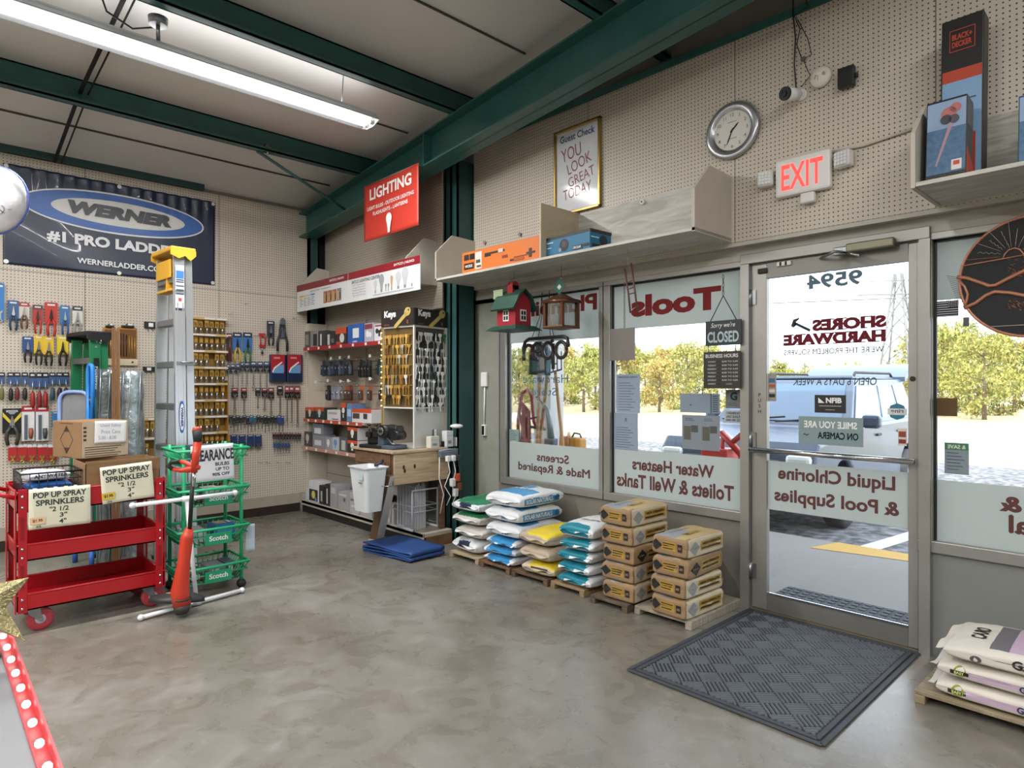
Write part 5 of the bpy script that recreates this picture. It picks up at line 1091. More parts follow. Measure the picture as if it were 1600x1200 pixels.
for x0, x1, k in ((A.x, mid - .004, 0), (mid + .004, Bq.x, 1)):
    L = t.location; b = B(); b.box((x0 - L.x, 0, zb_ - L.z), (x1 - L.x, .006, zt_ - L.z), M('d9dadb', .35, var=.02)); b.ob('panel', t); q = B(); wd = x1 - x0; X = fr(FB, ((x0 + x1) / 2 - L.x, -.0008, (zt_ + zb_) / 2 - L.z)); mr = M('7d1f26' if k == 0 else '8a1c26', .4); tx = M('3a3a3c', .6); ink2 = M('8b8d92', .6)
    q.rect(-wd / 2, H_ * .26, wd / 2, H_ * .5, mr, X, .001); q.text('SATCO | NUVO', H_ * .10, WHITE, X, u=wd * .3, v=H_ * .38, w=wd * .26, bold=.02, z=.001)
    if k == 0:
        q.text('Lighting Color Temperature', H_ * .07, tx, X, u=-.02, v=H_ * .17, w=wd * .4)
        for i, c in enumerate(('d9a52c', 'e0c070', 'b8c4d4', '5f8fd0')): q.rect(-wd * .44 + i * .09, H_ * .02, -wd * .44 + i * .09 + .085, H_ * .08, M(c, .5), X, .001)
        for i in range(4):
            for j in range(5): q.rect(-wd * .43 + i * .09, -H_ * .06 - j * H_ * .065, -wd * .43 + i * .09 + .05 + .02 * ((i + j) % 2), -H_ * .035 - j * H_ * .065, ink2, X, .001)
        for i, c in enumerate(('9a6038', '9c6a42', 'a4744c', '7d8076')):
            u = .06 + i * .095; q.rect(u, -H_ * .36, u + .085, H_ * .06, M(c, .5), X, .001); q.rect(u + .02, -H_ * .32, u + .04, -H_ * .02, M('c9a070', .5), X, .001, .001); q.rect(u + .05, -H_ * .3, u + .07, -H_ * .08, M('5a4030', .5), X, .001, .001)
    else:
        q.text('SATCO LIGHTING CENTER', H_ * .11, tx, X, u=-wd * .235, v=H_ * .15, w=wd * .42, bold=.015)
        for i, s_ in enumerate(('LED Technology', 'Compact Fluorescent', 'Halogen Incandescent', 'Energy Saving', 'High Intensity Discharge')): q.text(s_, H_ * .055, ink2, X, u=-wd * .33, v=H_ * .03 - i * H_ * .085, w=wd * .2)
        bulb = M('bfc2c6', .4); base = M('8a8b8d', .5)
        for i, (u, r_, hh, c) in enumerate(((-.1, .028, .4, bulb), (.0, .042, .55, M('9a9da0', .4)), (.07, .012, .2, base), (.11, .012, .2, base), (.16, .02, .5, M('c09a70', .4)), (.26, .04, .5, bulb), (.36, .05, .6, bulb), (.46, .022, .5, M('dfe2e4', .4)))):
            u *= wd / 1.15; q.disc(u, -H_ * .30 + H_ * hh * .62, r_, c, X, .0012, 18, sy=1.15); q.prism([(u - r_ * .8, -H_ * .30 + H_ * hh * .55), (u + r_ * .8, -H_ * .30 + H_ * hh * .55), (u + r_ * .3, -H_ * .28), (u - r_ * .3, -H_ * .28)], .0016, c, X); q.rect(u - r_ * .3, -H_ * .36, u + r_ * .3, -H_ * .27, base, X, .002)
        q.rect(-wd * .12, -H_ * .43, wd * .42, -H_ * .395, M('a9b0ba', .4), X, .001)
    q.ob('printing', t)
# cartons on the shelves
def shelf_box(px0, py0, px1, zs, yf, dep, col, lb, art=(), top=None, side=None, group='bulb cartons on the shelving', nm='bulb_carton'):
    a, c = oy(px0, 600, yf), oy(px1, 600, yf); z1 = oy((px0 + px1) / 2, py0, yf).z; w_ = max(.03, c.x - a.x - .004)
    return carton(nm, lb, ((a.x + c.x) / 2, yf + dep / 2, zs + .0015), (w_, dep, max(.04, z1 - zs)), col, R.uniform(-.02, .02), art=art, top=top, side=side, group=None)
OR_ = 'c9502e'; W_ = 'd6d6d8'; K_ = '2b2a2c'; bulbart = lambda c='e4e4e0': (('f', 'o', .0, .1, .26, c), ('f', -.08, -.3, .08, -.1, c))
S1 = [(476, 518, 484, '55504c', 'Narrow dark bulb carton at the wall end of the top shelf', (('f', -.3, -.3, .3, .3, '8a8682'),)), (485, 517, 496, '8d8b88', 'Grey lamp carton second from the wall on the top shelf', (('f', -.1, -.4, .45, .3, K_),)), (497, 517, 508, '3b3a3c', 'Black lamp carton with white stripe on the top shelf', (('f', -.2, -.4, -.0, .3, W_),)), (509, 518, 523, '2f2e30', 'Second black lamp carton on the top shelf', (('f', -.3, -.4, -.05, .3, 'c9c9c9'), ('f', .1, -.3, .4, .0, '6b6b6e'))), (524.5, 512, 541, '3c2c2a', 'Red and black floodlight carton on the top shelf', (('f', -.5, .15, .5, .5, OR_), ('f', 'o', .1, -.1, .26, W_), ('f', -.45, -.5, .0, -.3, 'b84030'))), (543, 507, 567, '2a5fb0', 'Blue carton with white lamp picture on the top shelf', (('f', -.15, -.2, .25, .3, 'e6eaf0'), ('f', 'LED', .0, -.38, .3, .08, 'e6eaf0'))), (569, 505, 583, 'b0b2bc', 'Pale grey twin lamp carton beside the blue one', (('f', -.45, .2, .45, .45, '8a3a44'), ('f', 'o', -.12, -.05, .2, 'e8e8ea'), ('f', 'o', .2, -.1, .16, 'e8e8ea'))), (584.5, 506, 601, 'dcdce0', 'White carton with black twin spotlight picture', (('f', 'o', -.22, .1, .15, K_), ('f', 'o', .22, .1, .15, K_), ('f', -.08, -.2, .08, .15, K_), ('f', -.4, .35, .2, .45, '9a4a50'))), (602, 505, 613, 'c2bcc4', 'Lilac grey lamp carton next to the key display', (('f', -.3, -.3, .3, .1, '57545c'),))]
for px0, py, px1, c, lb, art in S1: shelf_box(px0, py, px1, 1.80, 3.28, .2, c, lb, art, top='6a6664')
S2 = [(477, 637, 491, K_, 'Black bulb carton with orange top at the wall end of the second shelf', (('f', -.5, .2, .5, .5, OR_),) + bulbart('c9c4b8'), OR_), (492, 637, 506, '2c3c3a', 'Dark green bulb carton with orange top on the second shelf', (('f', -.5, .2, .5, .5, OR_),) + bulbart('b8c4c0'), OR_), (511, 641, 531, W_, 'White carton with fine print on the second shelf', (('f', -.4, .1, .3, .3, 'a8a8ac'), ('f', -.1, -.4, .4, -.3, '6a6a70')), None), (532, 630, 541, K_, 'Tall orange topped bulb carton on the second shelf', (('f', -.5, .25, .5, .5, OR_),) + bulbart(), OR_), (541.5, 631, 549, '5f86b0', 'Small blue bulb carton between orange ones', (('f', -.4, -.2, .4, .2, 'a8c4e0'),), OR_), (550, 640, 580, W_, 'Wide white bulb carton with orange top on the second shelf', (('f', -.5, .25, .5, .5, OR_), ('f', -.45, -.2, -.1, .2, '4a4440'), ('f', .1, -.2, .3, .2, '3c3c44')), OR_)]
for px0, py, px1, c, lb, art, tp in S2: shelf_box(px0, py, px1, 1.02, 3.27, .16, c, lb, art, top=tp)
S3 = [(475, 675, 486, '4a4444', 'Dark carton at the wall end of the third shelf', bulbart('c9c4b8'), None, .715), (488, 680, 506, '8a8d96', 'Grey lamp carton, lower of two on the third shelf', (('f', -.3, -.3, .3, .1, 'd0d0d4'),), '60646c', .715), (508, 684, 518, '9a9aa0', 'Small silver bulb carton on the third shelf', bulbart(), None, .715), (519, 684, 529, 'b4b8c0', 'Small pale bulb carton on the third shelf', bulbart('6a90b8'), None, .715), (530, 684, 542, '5c5a5c', 'Charcoal bulb carton on the third shelf', (('f', -.2, -.4, .3, .3, 'b8b8ba'),), None, .715)]
for px0, py, px1, c, lb, art, tp, z in S3: shelf_box(px0, py, px1, z, 3.27, .14, c, lb, art, top=tp)
def stacked(px0, px1, z0, h, yf, c, lb, art, top=None, side=None, dep=.12):
    a, d = oy(px0, 600, yf), oy(px1, 600, yf); carton('bulb_carton', lb, ((a.x + d.x) / 2, yf + dep / 2, z0 + .0015), (d.x - a.x, dep, h), c, 0, art=art, top=top, side=side)
stacked(488, 505, oy(497, 680, 3.27).z + .002, .12, 3.28, '7d828c', 'Grey lamp carton, upper of two on the third shelf', (('f', -.3, -.4, .3, .1, 'dcdce0'),))
stacked(543, 558, .715, .125, 3.25, '332e2c', 'Orange topped bulb carton, lower of two at the shelf end', (('f', -.5, .25, .5, .5, OR_),) + bulbart(), OR_, 'c2c2c6', .16); stacked(543, 558, .843, .125, 3.25, '332e2c', 'Orange topped bulb carton, upper of two at the shelf end', (('f', -.5, .25, .5, .5, OR_),) + bulbart(), OR_, 'c2c2c6', .16)
S4 = [(477.5, 763, 481.5, 'c8ccd2', 'Slim white tube carton at the wall end of the base deck', ()), (482.5, 752, 497, 'd8d8e0', 'White carton with yellow picture on the base deck', (('f', -.45, -.45, .45, .1, K_), ('f', 'o', .0, -.15, .2, 'd8cf6a'), ('f', 'o', .25, -.35, .1, '5a9ac8'))), (498.5, 759, 507, '262426', 'Black lamp carton on the base deck', (('f', -.2, -.35, .1, .2, 'b8b4ac'),)), (508, 757, 515, '2c2a2a', 'Second black lamp carton on the base deck', (('f', -.2, -.4, .1, .3, 'c8c4bc'),)), (515.5, 757, 526, 'a4a2a6', 'Tall grey lamp carton on the base deck', (('f', -.3, .1, .3, .35, 'c9c9cc'),)), (519, 770, 0, '', '', ()), (528, 770, 545, 'aaa8ac', 'Pale grey fixture carton on the base deck', (('f', 'o', .1, .1, .12, '6c6a70'), ('f', -.4, .3, .3, .4, 'd4d4d8'))), (546, 771, 561, 'b6b4b8', 'Second pale grey fixture carton on the base deck', (('f', -.4, .1, .0, .2, '77757c'), ('f', -.3, -.2, .4, -.1, 'd6d6da'))), (563, 773, 582, 'a8a6ac', 'Grey fixture carton half behind the white bin', (('f', -.3, -.2, .3, .2, 'c8c8cc'),)), (584, 776, 600, '2a282a', 'Black and white fixture carton below the white bin', (('f', .1, -.4, .5, .4, 'd8d8dc'),)), (603, 787, 615, 'd2ccc8', 'White carton with red print beside the slanting bench leg', (('f', -.4, -.2, -.1, .1, 'b8403c'),))]
for px0, py, px1, c, lb, art in S4:
    if c: shelf_box(px0, py, px1, .125, 3.25, .16 if px0 < 600 else .08, c, lb, art)
# packs hanging on hooks in two rows
def hang_pack(px, py0, py1, wpx, col, head, lb, yf=3.40, group=None):
    a, c = oy(px - wpx / 2, py0, yf), oy(px + wpx / 2, py1, yf); w_, h = c.x - a.x, a.z - oy(px, py1, yf).z; top = oy(px, py0, yf).z
    t = thing('blister_pack', lb, 'pack', ((a.x + c.x) / 2, yf, top), R.uniform(-.08, .08), group)
    b = B(); b.box((-w_ / 2, 0, -h), (w_ / 2, .004, 0), M(head, .5, var=.05)); b.ob('card', t)
    b = B(); b.box((-w_ * .42, -.03, -h * .95), (w_ * .42, .0, -h * .3), M(col, .25, .3, var=.3, scale=40), .012); b.sphere((0, -.022, -h * .5), w_ * .26, M('8d9298', .2, .6, var=.3, scale=40), 10); b.ob('blister', t)
    b = B(); b.tube([(0, YG - .02 - yf, -.01), (0, -.05, -.01), (0, -.055, .004)], .003, CHROME, 6); b.ob('hook', t)
for i in range(9): hang_pack(506 + i * 5.4, 563 - i * .3 + (i % 3), 588 - i * .2, 4.4, ('3c4a5c', '2c343e', '55606c')[i % 3], ('3a4450', '4a5660', '2c3038')[i % 3], 'blue grey lamp fitting pack hanging under the top shelf', 3.38, 'blue grey packs under the top shelf')
for i in range(4): hang_pack(564 + i * 5, 562 + (i % 2), 590, 4.2, ('26282a', '34322e')[i % 2], ('1f2224', '2c3a3c')[i % 2], 'black lamp socket pack hanging in the middle of the shelving', 3.38, 'black packs mid shelving')
for i in range(5): hang_pack(592 + i * 5, 561, 586 + (i % 2) * 3, 4.2, ('2a3a40', '4c6a64', '22262a')[i % 3], ('253036', '6a8a84', '202428')[i % 3], 'teal and black pack hanging beside the key display', 3.38, 'teal and black packs by the keys')
for i, (px, c, h, lb) in enumerate(((514, '3a3a40', '28282c', 'Dark grey pack in the lower hook row at the wall end'), (523, '9aa0ac', '8a90a0', 'Silver grey pack in the lower hook row'), (530, 'a4a8b0', '9ca2ac', 'Pale silver pack in the lower hook row'), (537, '7a7470', '8a827c', 'Taupe pack in the lower hook row'), (543, '6a4a3a', 'b0583a', 'Orange topped brown pack in the lower hook row'), (549, '4a3c38', '7c4c3c', 'Rust topped dark pack in the lower hook row'), (565, '5a544c', 'c0603c', 'Orange headed bulb pack hanging alone in the lower row'), (579, '504c48', 'a86044', 'Second orange headed bulb pack in the lower row'), (597, '2a242a', '38303a', 'Black pack with purple foot in the lower row'), (605, '2a242a', '40344a', 'Black pack with lilac foot next to the key display'))): hang_pack(px, 602, 626, 6, c, h, lb, 3.38)
for i, (px, py) in enumerate(((517, 560), (531, 559), (545, 558), (578, 556), (493, 597), (512, 595), (532, 596), (544, 595), (578, 592))):
    a = oy(px, py, 3.33); t = thing('price_tag', 'small white price tag on a hook above the hanging packs', 'tag', a, 0, 'white price tags on the bulb shelving'); b = B(); b.box((-.02, -.002, -.014), (.02, .0, .016), WHITE); b.ob('tag', t); b = B(); b.tube([(0, 0, 0), (0, YG - .019 - a.y, 0)], .003, CHROME, 6); b.ob('hook', t)
# ------------------------------------------------------------------ wooden bench with key cutting
BZ = .845; bx0, bx1, by0, by1 = -5.16, -4.525, 2.95, 3.51
WD = wood('bench_pine', 'a88c6c', 'd0bc9c', (8, .9, 9), .6, 2.2); WDD = wood('dark_drawer_wood', '5b4332', '7c5c44', (3, 3, 10), .6)
def bench():
    t = thing('wooden_bench', 'knotty wood bench with slanting leg under the key display', 'bench', ((bx0 + bx1) / 2, (by0 + by1) / 2, 0)); L = t.location
    def part(b, nm): b.v = [tuple(Vector(v) - L) for v in b.v]; return b.ob(nm, t)
    b = B(); b.box((bx0 - .02, by0 - .03, BZ - .022), (bx1 + .02, by1 - .02, BZ), wood('bench_top', 'a08a70', 'bda88c', (8, 2, 2)), .004); part(b, 'top')
    b = B(); b.box((bx1 - .02, by0, BZ - .28), (bx1, by1, BZ - .022), WD, .003)
    for y, z in ((by0 + .09, BZ - .14), (by0 + .1, BZ - .17), (by0 + .2, BZ - .14)): b.add([(bx1 + .0006, y + .012 * math.cos(a), z + .02 * math.sin(a)) for a in [PI * k / 4 for k in range(8)]], [tuple(range(8))], M('3a2a20', .7))
    part(b, 'apron')
    b = B(); b.box((bx0, by0, BZ - .28), (bx1 - .02, by0 + .02, BZ - .022), WDD, .003)
    for k in range(2): b.box((bx0 + .03, by0 - .012, BZ - .13 - k * .12), (bx1 - .05, by0, BZ - .035 - k * .12), WDD, .004)
    part(b, 'drawer_front')
    p1 = oy(606, 755, by0 - .0); p0 = fl(586, 851); b = B(); m1, m2 = M('c9c8c2', .5, var=.06), M('6e573f', .6)
    lo, hi = Vector((p0.x, p0.y, 0)), Vector((bx1 - .035, by0 - .02, BZ - .2))
    ax = Vector((.042, .01, 0)); ay = Vector((-.008, .042, 0))
    q = [lo - ax - ay, lo + ax - ay, lo + ax + ay, lo - ax + ay, hi - ax - ay, hi + ax - ay, hi + ax + ay, hi - ax + ay]
    b.add(q, [(0, 3, 2, 1), (4, 5, 6, 7), (2, 3, 7, 6), (3, 0, 4, 7), (0, 1, 5, 4)], m2); b.add(q, [(1, 2, 6, 5)], m1); b.add([lo - ax - ay * 1.1, lo + ax - ay * 1.1, lo.lerp(hi, .1) + ax - ay * 1.1, lo.lerp(hi, .1) - ax - ay * 1.1], [(0, 1, 2, 3)], m1); part(b, 'leg')
    for x, y in ((bx0 + .03, by1 - .03), (bx1 - .05, by1 - .04)): b = B(); b.box((x - .022, y - .022, .127 if y > 3.2 else 0), (x + .022, y + .022, BZ - .03), WDD, .003); part(b, 'leg')
bench()
# key display
kc = (-4.82, 3.355, BZ + .001); KD = M('25201e', .5); BRASS = M('c9a658', .3, .7, var=.1); PANELK = M('d8d6d2', .45)
def keys_display():
    t = thing('key_display', 'square key display with black and gold Keys header boards', 'display', kc, math.radians(9.4)); w_ = .20; H = 1.20
    b = B(); b.box((-w_, -w_, 0), (-w_ + .012, w_, H), M('b9b2a4', .5)); b.box((-w_, w_ - .012, 0), (w_, w_, H), M('b9b2a4', .5)); b.box((-w_ + .012, -w_, .0), (w_, w_, .012), PANELK); b.box((-w_ + .012, -w_, .34), (w_, w_, .352), PANELK); b.box((-w_, -w_, 1.045), (w_, w_, 1.06), PANELK); b.ob('cabinet', t)
    b = B(); b.box((-w_ + .012, -w_ + .02, .352), (w_ - .03, -w_ + .028, 1.045), M('6a552e', .45)); b.ob('back_board', t)
    b = B(); b.box((w_ - .03, -w_ + .02, .0), (w_ - .022, w_ - .012, .352), PANELK); b.box((w_ - .03, -w_ + .02, .352), (w_ - .022, w_ - .012, 1.045), M('55524e', .5)); b.ob('back_board', t)
    for x, y, m in ((-w_, -w_, BRASS), (w_, -w_, PANELK), (w_, w_, M('c8ccce', .4, .4))): b = B(); b.box((x - .008, y - .008, 0), (x + .008, y + .008, 1.06), m); b.ob('corner_strip', t)
    for X, nm in ((fr(FB, (0, -w_ - .006, 1.13)), 'header_board'), (fr(FL, (w_ + .006, 0, 1.13)), 'header_board')):
        b = B(); b.rect(-w_ - .006, -.07, w_ + .006, .075, KD, X, .006); h = b.ob(nm, t); q = B(); q.text('Keys', .075, M('e8e6e0', .5), X, u=-w_ * .45, v=.03, w=.15, bold=.05, z=.006)
        ky = M('cdb86a', .4, .2); K0 = X @ Matrix.Translation((.085, -.0, .007)) @ Matrix.Rotation(.65, 4, 'Z'); q.disc(.065, .01, .042, ky, K0, .002, 18, sy=.85); q.rect(-.13, -.012, .05, .022, ky, K0, .002); q.prism([(-.13, -.012), (-.15, .005), (-.13, .022)], .002, ky, K0); q.disc(.085, .012, .009, KD, K0, .003, 10)
        q.text('5', .03, M('c05a34', .5), X, u=.13, v=-.04, bold=.04, z=.006); q.rect(-.17, -.062, -.1, -.05, M('6a4030', .5), X, .007); q.ob('printing', h)
    for i in range(7):
        z = .97 - i * .088; b = B(); b.tube([(-w_ + .02, -w_ + .012, z + .012), (w_ - .04, -w_ + .012, z + .012)], .003, BRASS, 5); b.ob('hook_rail', t)
    for i in range(10):
        z = .99 - i * .068; b = B(); b.tube([(w_ - .012, -w_ + .03, z + .012), (w_ - .012, w_ - .02, z + .012)], .003, CHROME, 5); b.ob('hook_rail', t)
    for i in range(14): b = B(); b.sphere((-w_ - .004, -w_ - .012, .36 + i * .05), .006, M('ffdf90', .4, var=0, emit=2.0), 6); b.ob('fairy_light', t)
    return t
keys_display()
def key_mesh(col, s=1.3):
    b = B(); m = M(col, .3, .55, var=.15, scale=60); X = Matrix.Rotation(PI / 2, 4, 'X') @ Matrix.Scale(s, 4)
    n = 12; pts = [(.013 * math.cos(a), -.012 + .013 * math.sin(a)) for a in [PI * (-.35) + 2 * PI * .85 * i / n for i in range(n + 1)]]
    b.prism(pts + [(-.005, -.026), (-.005, -.03), (-.004, -.062), (0, -.066), (.003, -.062), (.005, -.056), (.0025, -.052), (.005, -.047), (.003, -.043), (.005, -.037), (.005, -.028)], .0022, m, X)
    return b
kp = [key_mesh(c).ob('key') for c in ('e6e3dc', 'f0eeea', 'd9ae58', 'c48a44', '2a2a30', '3f9a5a', '4a6cb8')]
Kmat = Matrix.Translation(kc) @ Matrix.Rotation(math.radians(9.4), 4, 'Z'); firstk = set()
def put_key(k, v, rz, tilt, label, group):
    o = kp[k] if k not in firstk else kp[k].copy()
    if k in firstk: COL.objects.link(o)
    firstk.add(k); o.location = Kmat @ Vector(v); o.rotation_euler = (0, tilt, rz + math.radians(9.4)); tag(o, label, 'key', group)
for i in range(7):
    for j in range(9):
        if R.random() < .08: continue
        k = R.choice((2, 2, 3, 2, 3, 0) if i < 6 else (2, 3, 4)); put_key(k, (-.172 + j * .038 + R.uniform(-.004, .004), -.2 + .008 - R.choice((0, .012)), .985 - i * .088), R.uniform(-.5, .5), R.uniform(-.12, .12), 'brass house key on the brass hooks of the display' if k in (2, 3) else 'steel or black key among the brass keys of the display', 'brass keys on the display' if k in (2, 3) else 'odd keys among the brass ones')
for i in range(10):
    for j in range(12):
        if R.random() < .06: continue
        k = R.choice((0, 1, 0, 1, 0, 4) if not (i < 1 and j > 6) else (5, 6, 4, 1)); put_key(k, (.2 - .006 + R.choice((0, .014)), -.172 + j * .031 + R.uniform(-.004, .004), 1.002 - i * .068), PI / 2 + R.uniform(-.6, .6), R.uniform(-.14, .14), 'silver house key on the white side of the display' if k < 2 else 'coloured head key on the white side of the display', 'silver keys on the display' if k < 2 else 'coloured keys on the display')
for o in kp:
    if 'label' not in o: bpy.data.objects.remove(o)
# key cutting machine
p = od(612, 690, 5.5); t = thing('key_machine', 'black and grey key cutting machine on the bench', 'machine', (-4.84, 3.02, BZ + .001), math.radians(10)); gm, bk = M('5a6878', .4, .4), M('1b1c1f', .4)
b = B(); b.box((-.2, -.08, 0), (.08, .1, .03), bk, .008); b.box((.0, -.07, .0), (.22, .1, .035), gm, .01); b.ob('base', t)
b = B(); b.box((.02, -.06, .03), (.09, .06, .13), gm, .01); b.box((-.16, -.02, .03), (-.02, .06, .1), bk, .012); b.ob('body', t)
b = B(); X = Matrix.Translation((.09, -.0, .15)) @ Euler((PI / 2, 0, 0)).to_matrix().to_4x4(); b.cyl((.0, 0, -.06), (.0, 0, .08), .055, bk, n=20, X=X); b.cyl((.13, -.03, -.05), (.13, -.03, .06), .04, bk, n=18, X=X); b.box((-.02, -.06, -.05), (.15, .05, .05), bk, .02, X=X); b.ob('motor', t)
b = B(); b.cyl((.09, -.082, .155), (.09, -.092, .155), .034, CHROME, n=20); b.cyl((.09, -.092, .155), (.09, -.1, .155), .014, bk, n=14); b.ob('cutter_wheel', t)
for x in (-.12, -.03): b = B(); b.box((x - .03, -.05, .09), (x + .03, .0, .14), bk, .008); b.cyl((x, -.03, .14), (x + .02, -.045, .2), .008, STEEL); b.sphere((x + .02, -.045, .2), .014, bk); b.ob('clamp', t)
b = B(); b.tube([(.1, -.05, .12), (.2, -.06, .05), (.23, -.05, .05)], .006, STEEL); b.ob('lever', t)
for px, z_, s, lb, c in ((676, 0, (.13, .1, .1), 'White key tray box on the bench corner', 'd4d0c4'), (699, 0, (.1, .08, .14), 'White printed carton on the bench end', 'd8d8da'), (712, 0, (.06, .04, .08), 'Small grey white carton at the bench end', 'c8cacc')):
    q = ox(px, 690, -4.555); carton('small_box', lb, (-4.552, q.y, BZ + .001), (.062, s[1], s[2]), c, .1, art=(('s', -.3, -.3, .2, -.1, '8a8d94'), ('s', -.45, .2, .45, .23, 'b0b0b0')))
q = ox(672, 672, -4.62); t = thing('key_scoop', 'bunch of loose silver blades standing in the white tray', 'tool', (-4.552, q.y, BZ + .102)); b = B()
for i in range(4): b.box((-.004 + i * .008 - .015, -.012, 0), (-.001 + i * .008 - .015, .012, .05 + .01 * (i % 2)), CHROME)
b.ob('blades', t)
q = ox(738, 662, -4.55); t = thing('desk_lamp', 'white clip lamp head rising behind the cartons on the bench', 'lamp', (-4.565, 3.50, BZ + .001)); b = B(); b.tube([(0, 0, .0), (.0, .02, .1), (.02, .05, .15)], .008, BLACK); b.ob('neck', t); b = B(); b.sphere((.05, .09, .18), .05, WHITE, 12, (1.2, 1.2, .4)); b.ob('head', t); b = B(); b.box((-.02, -.03, 0), (.02, .03, .05), BLACK, .006); b.ob('clip', t)
# white bin on the drawer front
c = oy(576, 760, 2.77); t = thing('waste_bin', 'white plastic bin hanging at the end of the bench', 'bin', (c.x, 2.765, oy(576, 797, 2.77).z)); PB_ = M('d9dde0', .4, var=.03)
h = oy(576, 728, 2.77).z - t.location.z; b = B()
def rr(w_, d, z, n=5, r=.03): return [(sx * (w_ - r) + r * math.cos(a0 + PI / 2 * i / n), sy * (d - r) + r * math.sin(a0 + PI / 2 * i / n), z) for sx, sy, a0 in ((1, 1, 0), (-1, 1, PI / 2), (-1, -1, PI), (1, -1, 1.5 * PI)) for i in range(n + 1)]
rings = [rr(.1, .075, 0), rr(.14, .1, h - .012), rr(.152, .112, h - .01), rr(.154, .114, h), rr(.142, .102, h), rr(.132, .094, h - .03), rr(.094, .07, .006)]; n = len(rings[0])
b.add(sum(rings, []), [(k * n + i, k * n + (i + 1) % n, (k + 1) * n + (i + 1) % n, (k + 1) * n + i) for k in range(len(rings) - 1) for i in range(n)] + [tuple(reversed(range(n))), tuple((len(rings) - 1) * n + i for i in range(n))], PB_, False); b.ob('bin', t)
b = B(); X = Matrix.Translation((.06, -.100, h * .8)) @ Matrix.Rotation(-.09, 4, 'X') @ FB; b.rect(-.03, -.03, .03, .03, M('b8c4c8', .5), X, .002); b.rect(-.03, -.055, .02, -.047, M('55606a', .5), X, .002); b.ob('label_patch', t)
b = B(); b.tube([(.154, .03, h * .58), (.22, .10, h * .58)], .004, CHROME, 6); b.tube([(-.02, .07, h - .005), (.0, .125, h + .015), (-.03, .155, h + .03)], .012, M('2c3550', .5)); b.ob('hanger', t)
# white frames stacked under the bench
FRW = M('d2d6dc', .4, var=.04)
for i in range(7):
    x0, x1 = -4.93 + .006 * i, -4.665 - .004 * i; t = thing('screen_frame', 'white window screen frame leaning in the row under the bench', 'frame', ((x0 + x1) / 2, 3.25 + .02 * i, .1265), 0, 'white screen frames under the bench'); w_ = (x1 - x0) / 2; h = .38 + .012 * (i % 3)
    b = B()
    for sx in (-1, 1): b.box((sx * w_ - .008, -.005, 0), (sx * w_ + .008, .005, h), FRW)
    for z in (0, h - .016): b.box((-w_, -.005, z), (w_, .005, z + .016), FRW)
    for k in range(1, 6): b.box((-w_ + 2 * w_ * k / 6 - .004, -.003, 0), (-w_ + 2 * w_ * k / 6 + .004, .003, h), FRW)
    b.ob('frame', t)
t = thing('wire_stand', 'white wire stand holding the screen frames under the bench', 'stand', (-4.76, 3.335, .139)); b = B()
for y in (-.14, .13): b.tube([(-.2, y, .0), (.14, y, 0)], .012, FRW)
for x in (-.2, .13): b.tube([(x, -.14, .0), (x, -.14, .34), (x, .13,   .34), (x, .13, 0)], .010, FRW)
for z in (.15, .2): b.tube([(-.2, -.14, z), (.13, -.14, z), (.13, .13, z), (-.2, .13, z)], .004, FRW, 6, closed=True)
b.ob('frame', t)
# power strip with plugs and cords at the bench end
q = ox(730, 697, -4.52); t = thing('power_strip', 'grey power strip with white plugs on the bench end', 'power strip', (-4.50, 3.46, .79)); b = B(); b.box((0, -.09, -.03), (.05, .1, .03), M('5b6470', .5), .008); b.tube([(.02, -.09, .03), (.03, .0, .04), (.04, .1, .035)], .008, M('8d949c', .5)); b.ob('housing', t)
for i, (y, c) in enumerate(((-.03, 'e4e4e2'), (.03, 'e4e4e2'), (.08, '3a3634'))):
    b = B(); b.box((.05, y - .018, -.06), (.085, y + .018, -.01), M(c, .5), .006); b.ob('plug', t); b = B(); b.tube([(.07, y, -.06), (.085, y + .01, -.15), (.06, y - .03 + .02 * i, -.27), (.08, y + .02, -.36), (.05, y, -.44)], .004, M(c, .5), 6); b.ob('cord', t)
b = B(); b.tube([(.04, -.1, -.02), (.05, -.11, -.2), (.06, -.07, -.34), (.05, -.1, -.5)], .004, M('e0e0de', .5), 6); b.ob('cord', t)
for i, (y, z, c) in enumerate(((.07, -.2, 'c2502e'), (.02, -.24, 'e2e2e0'), (.05, -.33, 'd8d8d6'), (.09, -.28, '7a4a34'))): b = B(); b.box((.05, y - .022, z - .04), (.09, y + .022, z + .03), M(c, .5), .008); b.ob('adapter', t)
# switch box with conduit and socket on the wall by the window
a = oy(759, 593, YW); t = thing('switch_box', 'white switch box with conduit on the wall by the window', 'switch', (a.x, YW, a.z)); b = B(); b.box((-.04, -.03, -.065), (.04, 0, .065), WHITE, .008); b.ob('box', t); z2 = oy(757, 672, YW).z - a.z; b = B(); b.tube([(0, -.012, -.06), (-.01, -.012, z2 + .05)], .008, WHITE); b.ob('conduit', t)
b = B(); b.box((-.03, -.03, z2 - .05), (.02, 0, z2 + .05), WHITE, .006); b.box((-.02, -.033, z2 - .04), (.012, -.029, z2 + .04), BLACK); b.ob('socket', t)
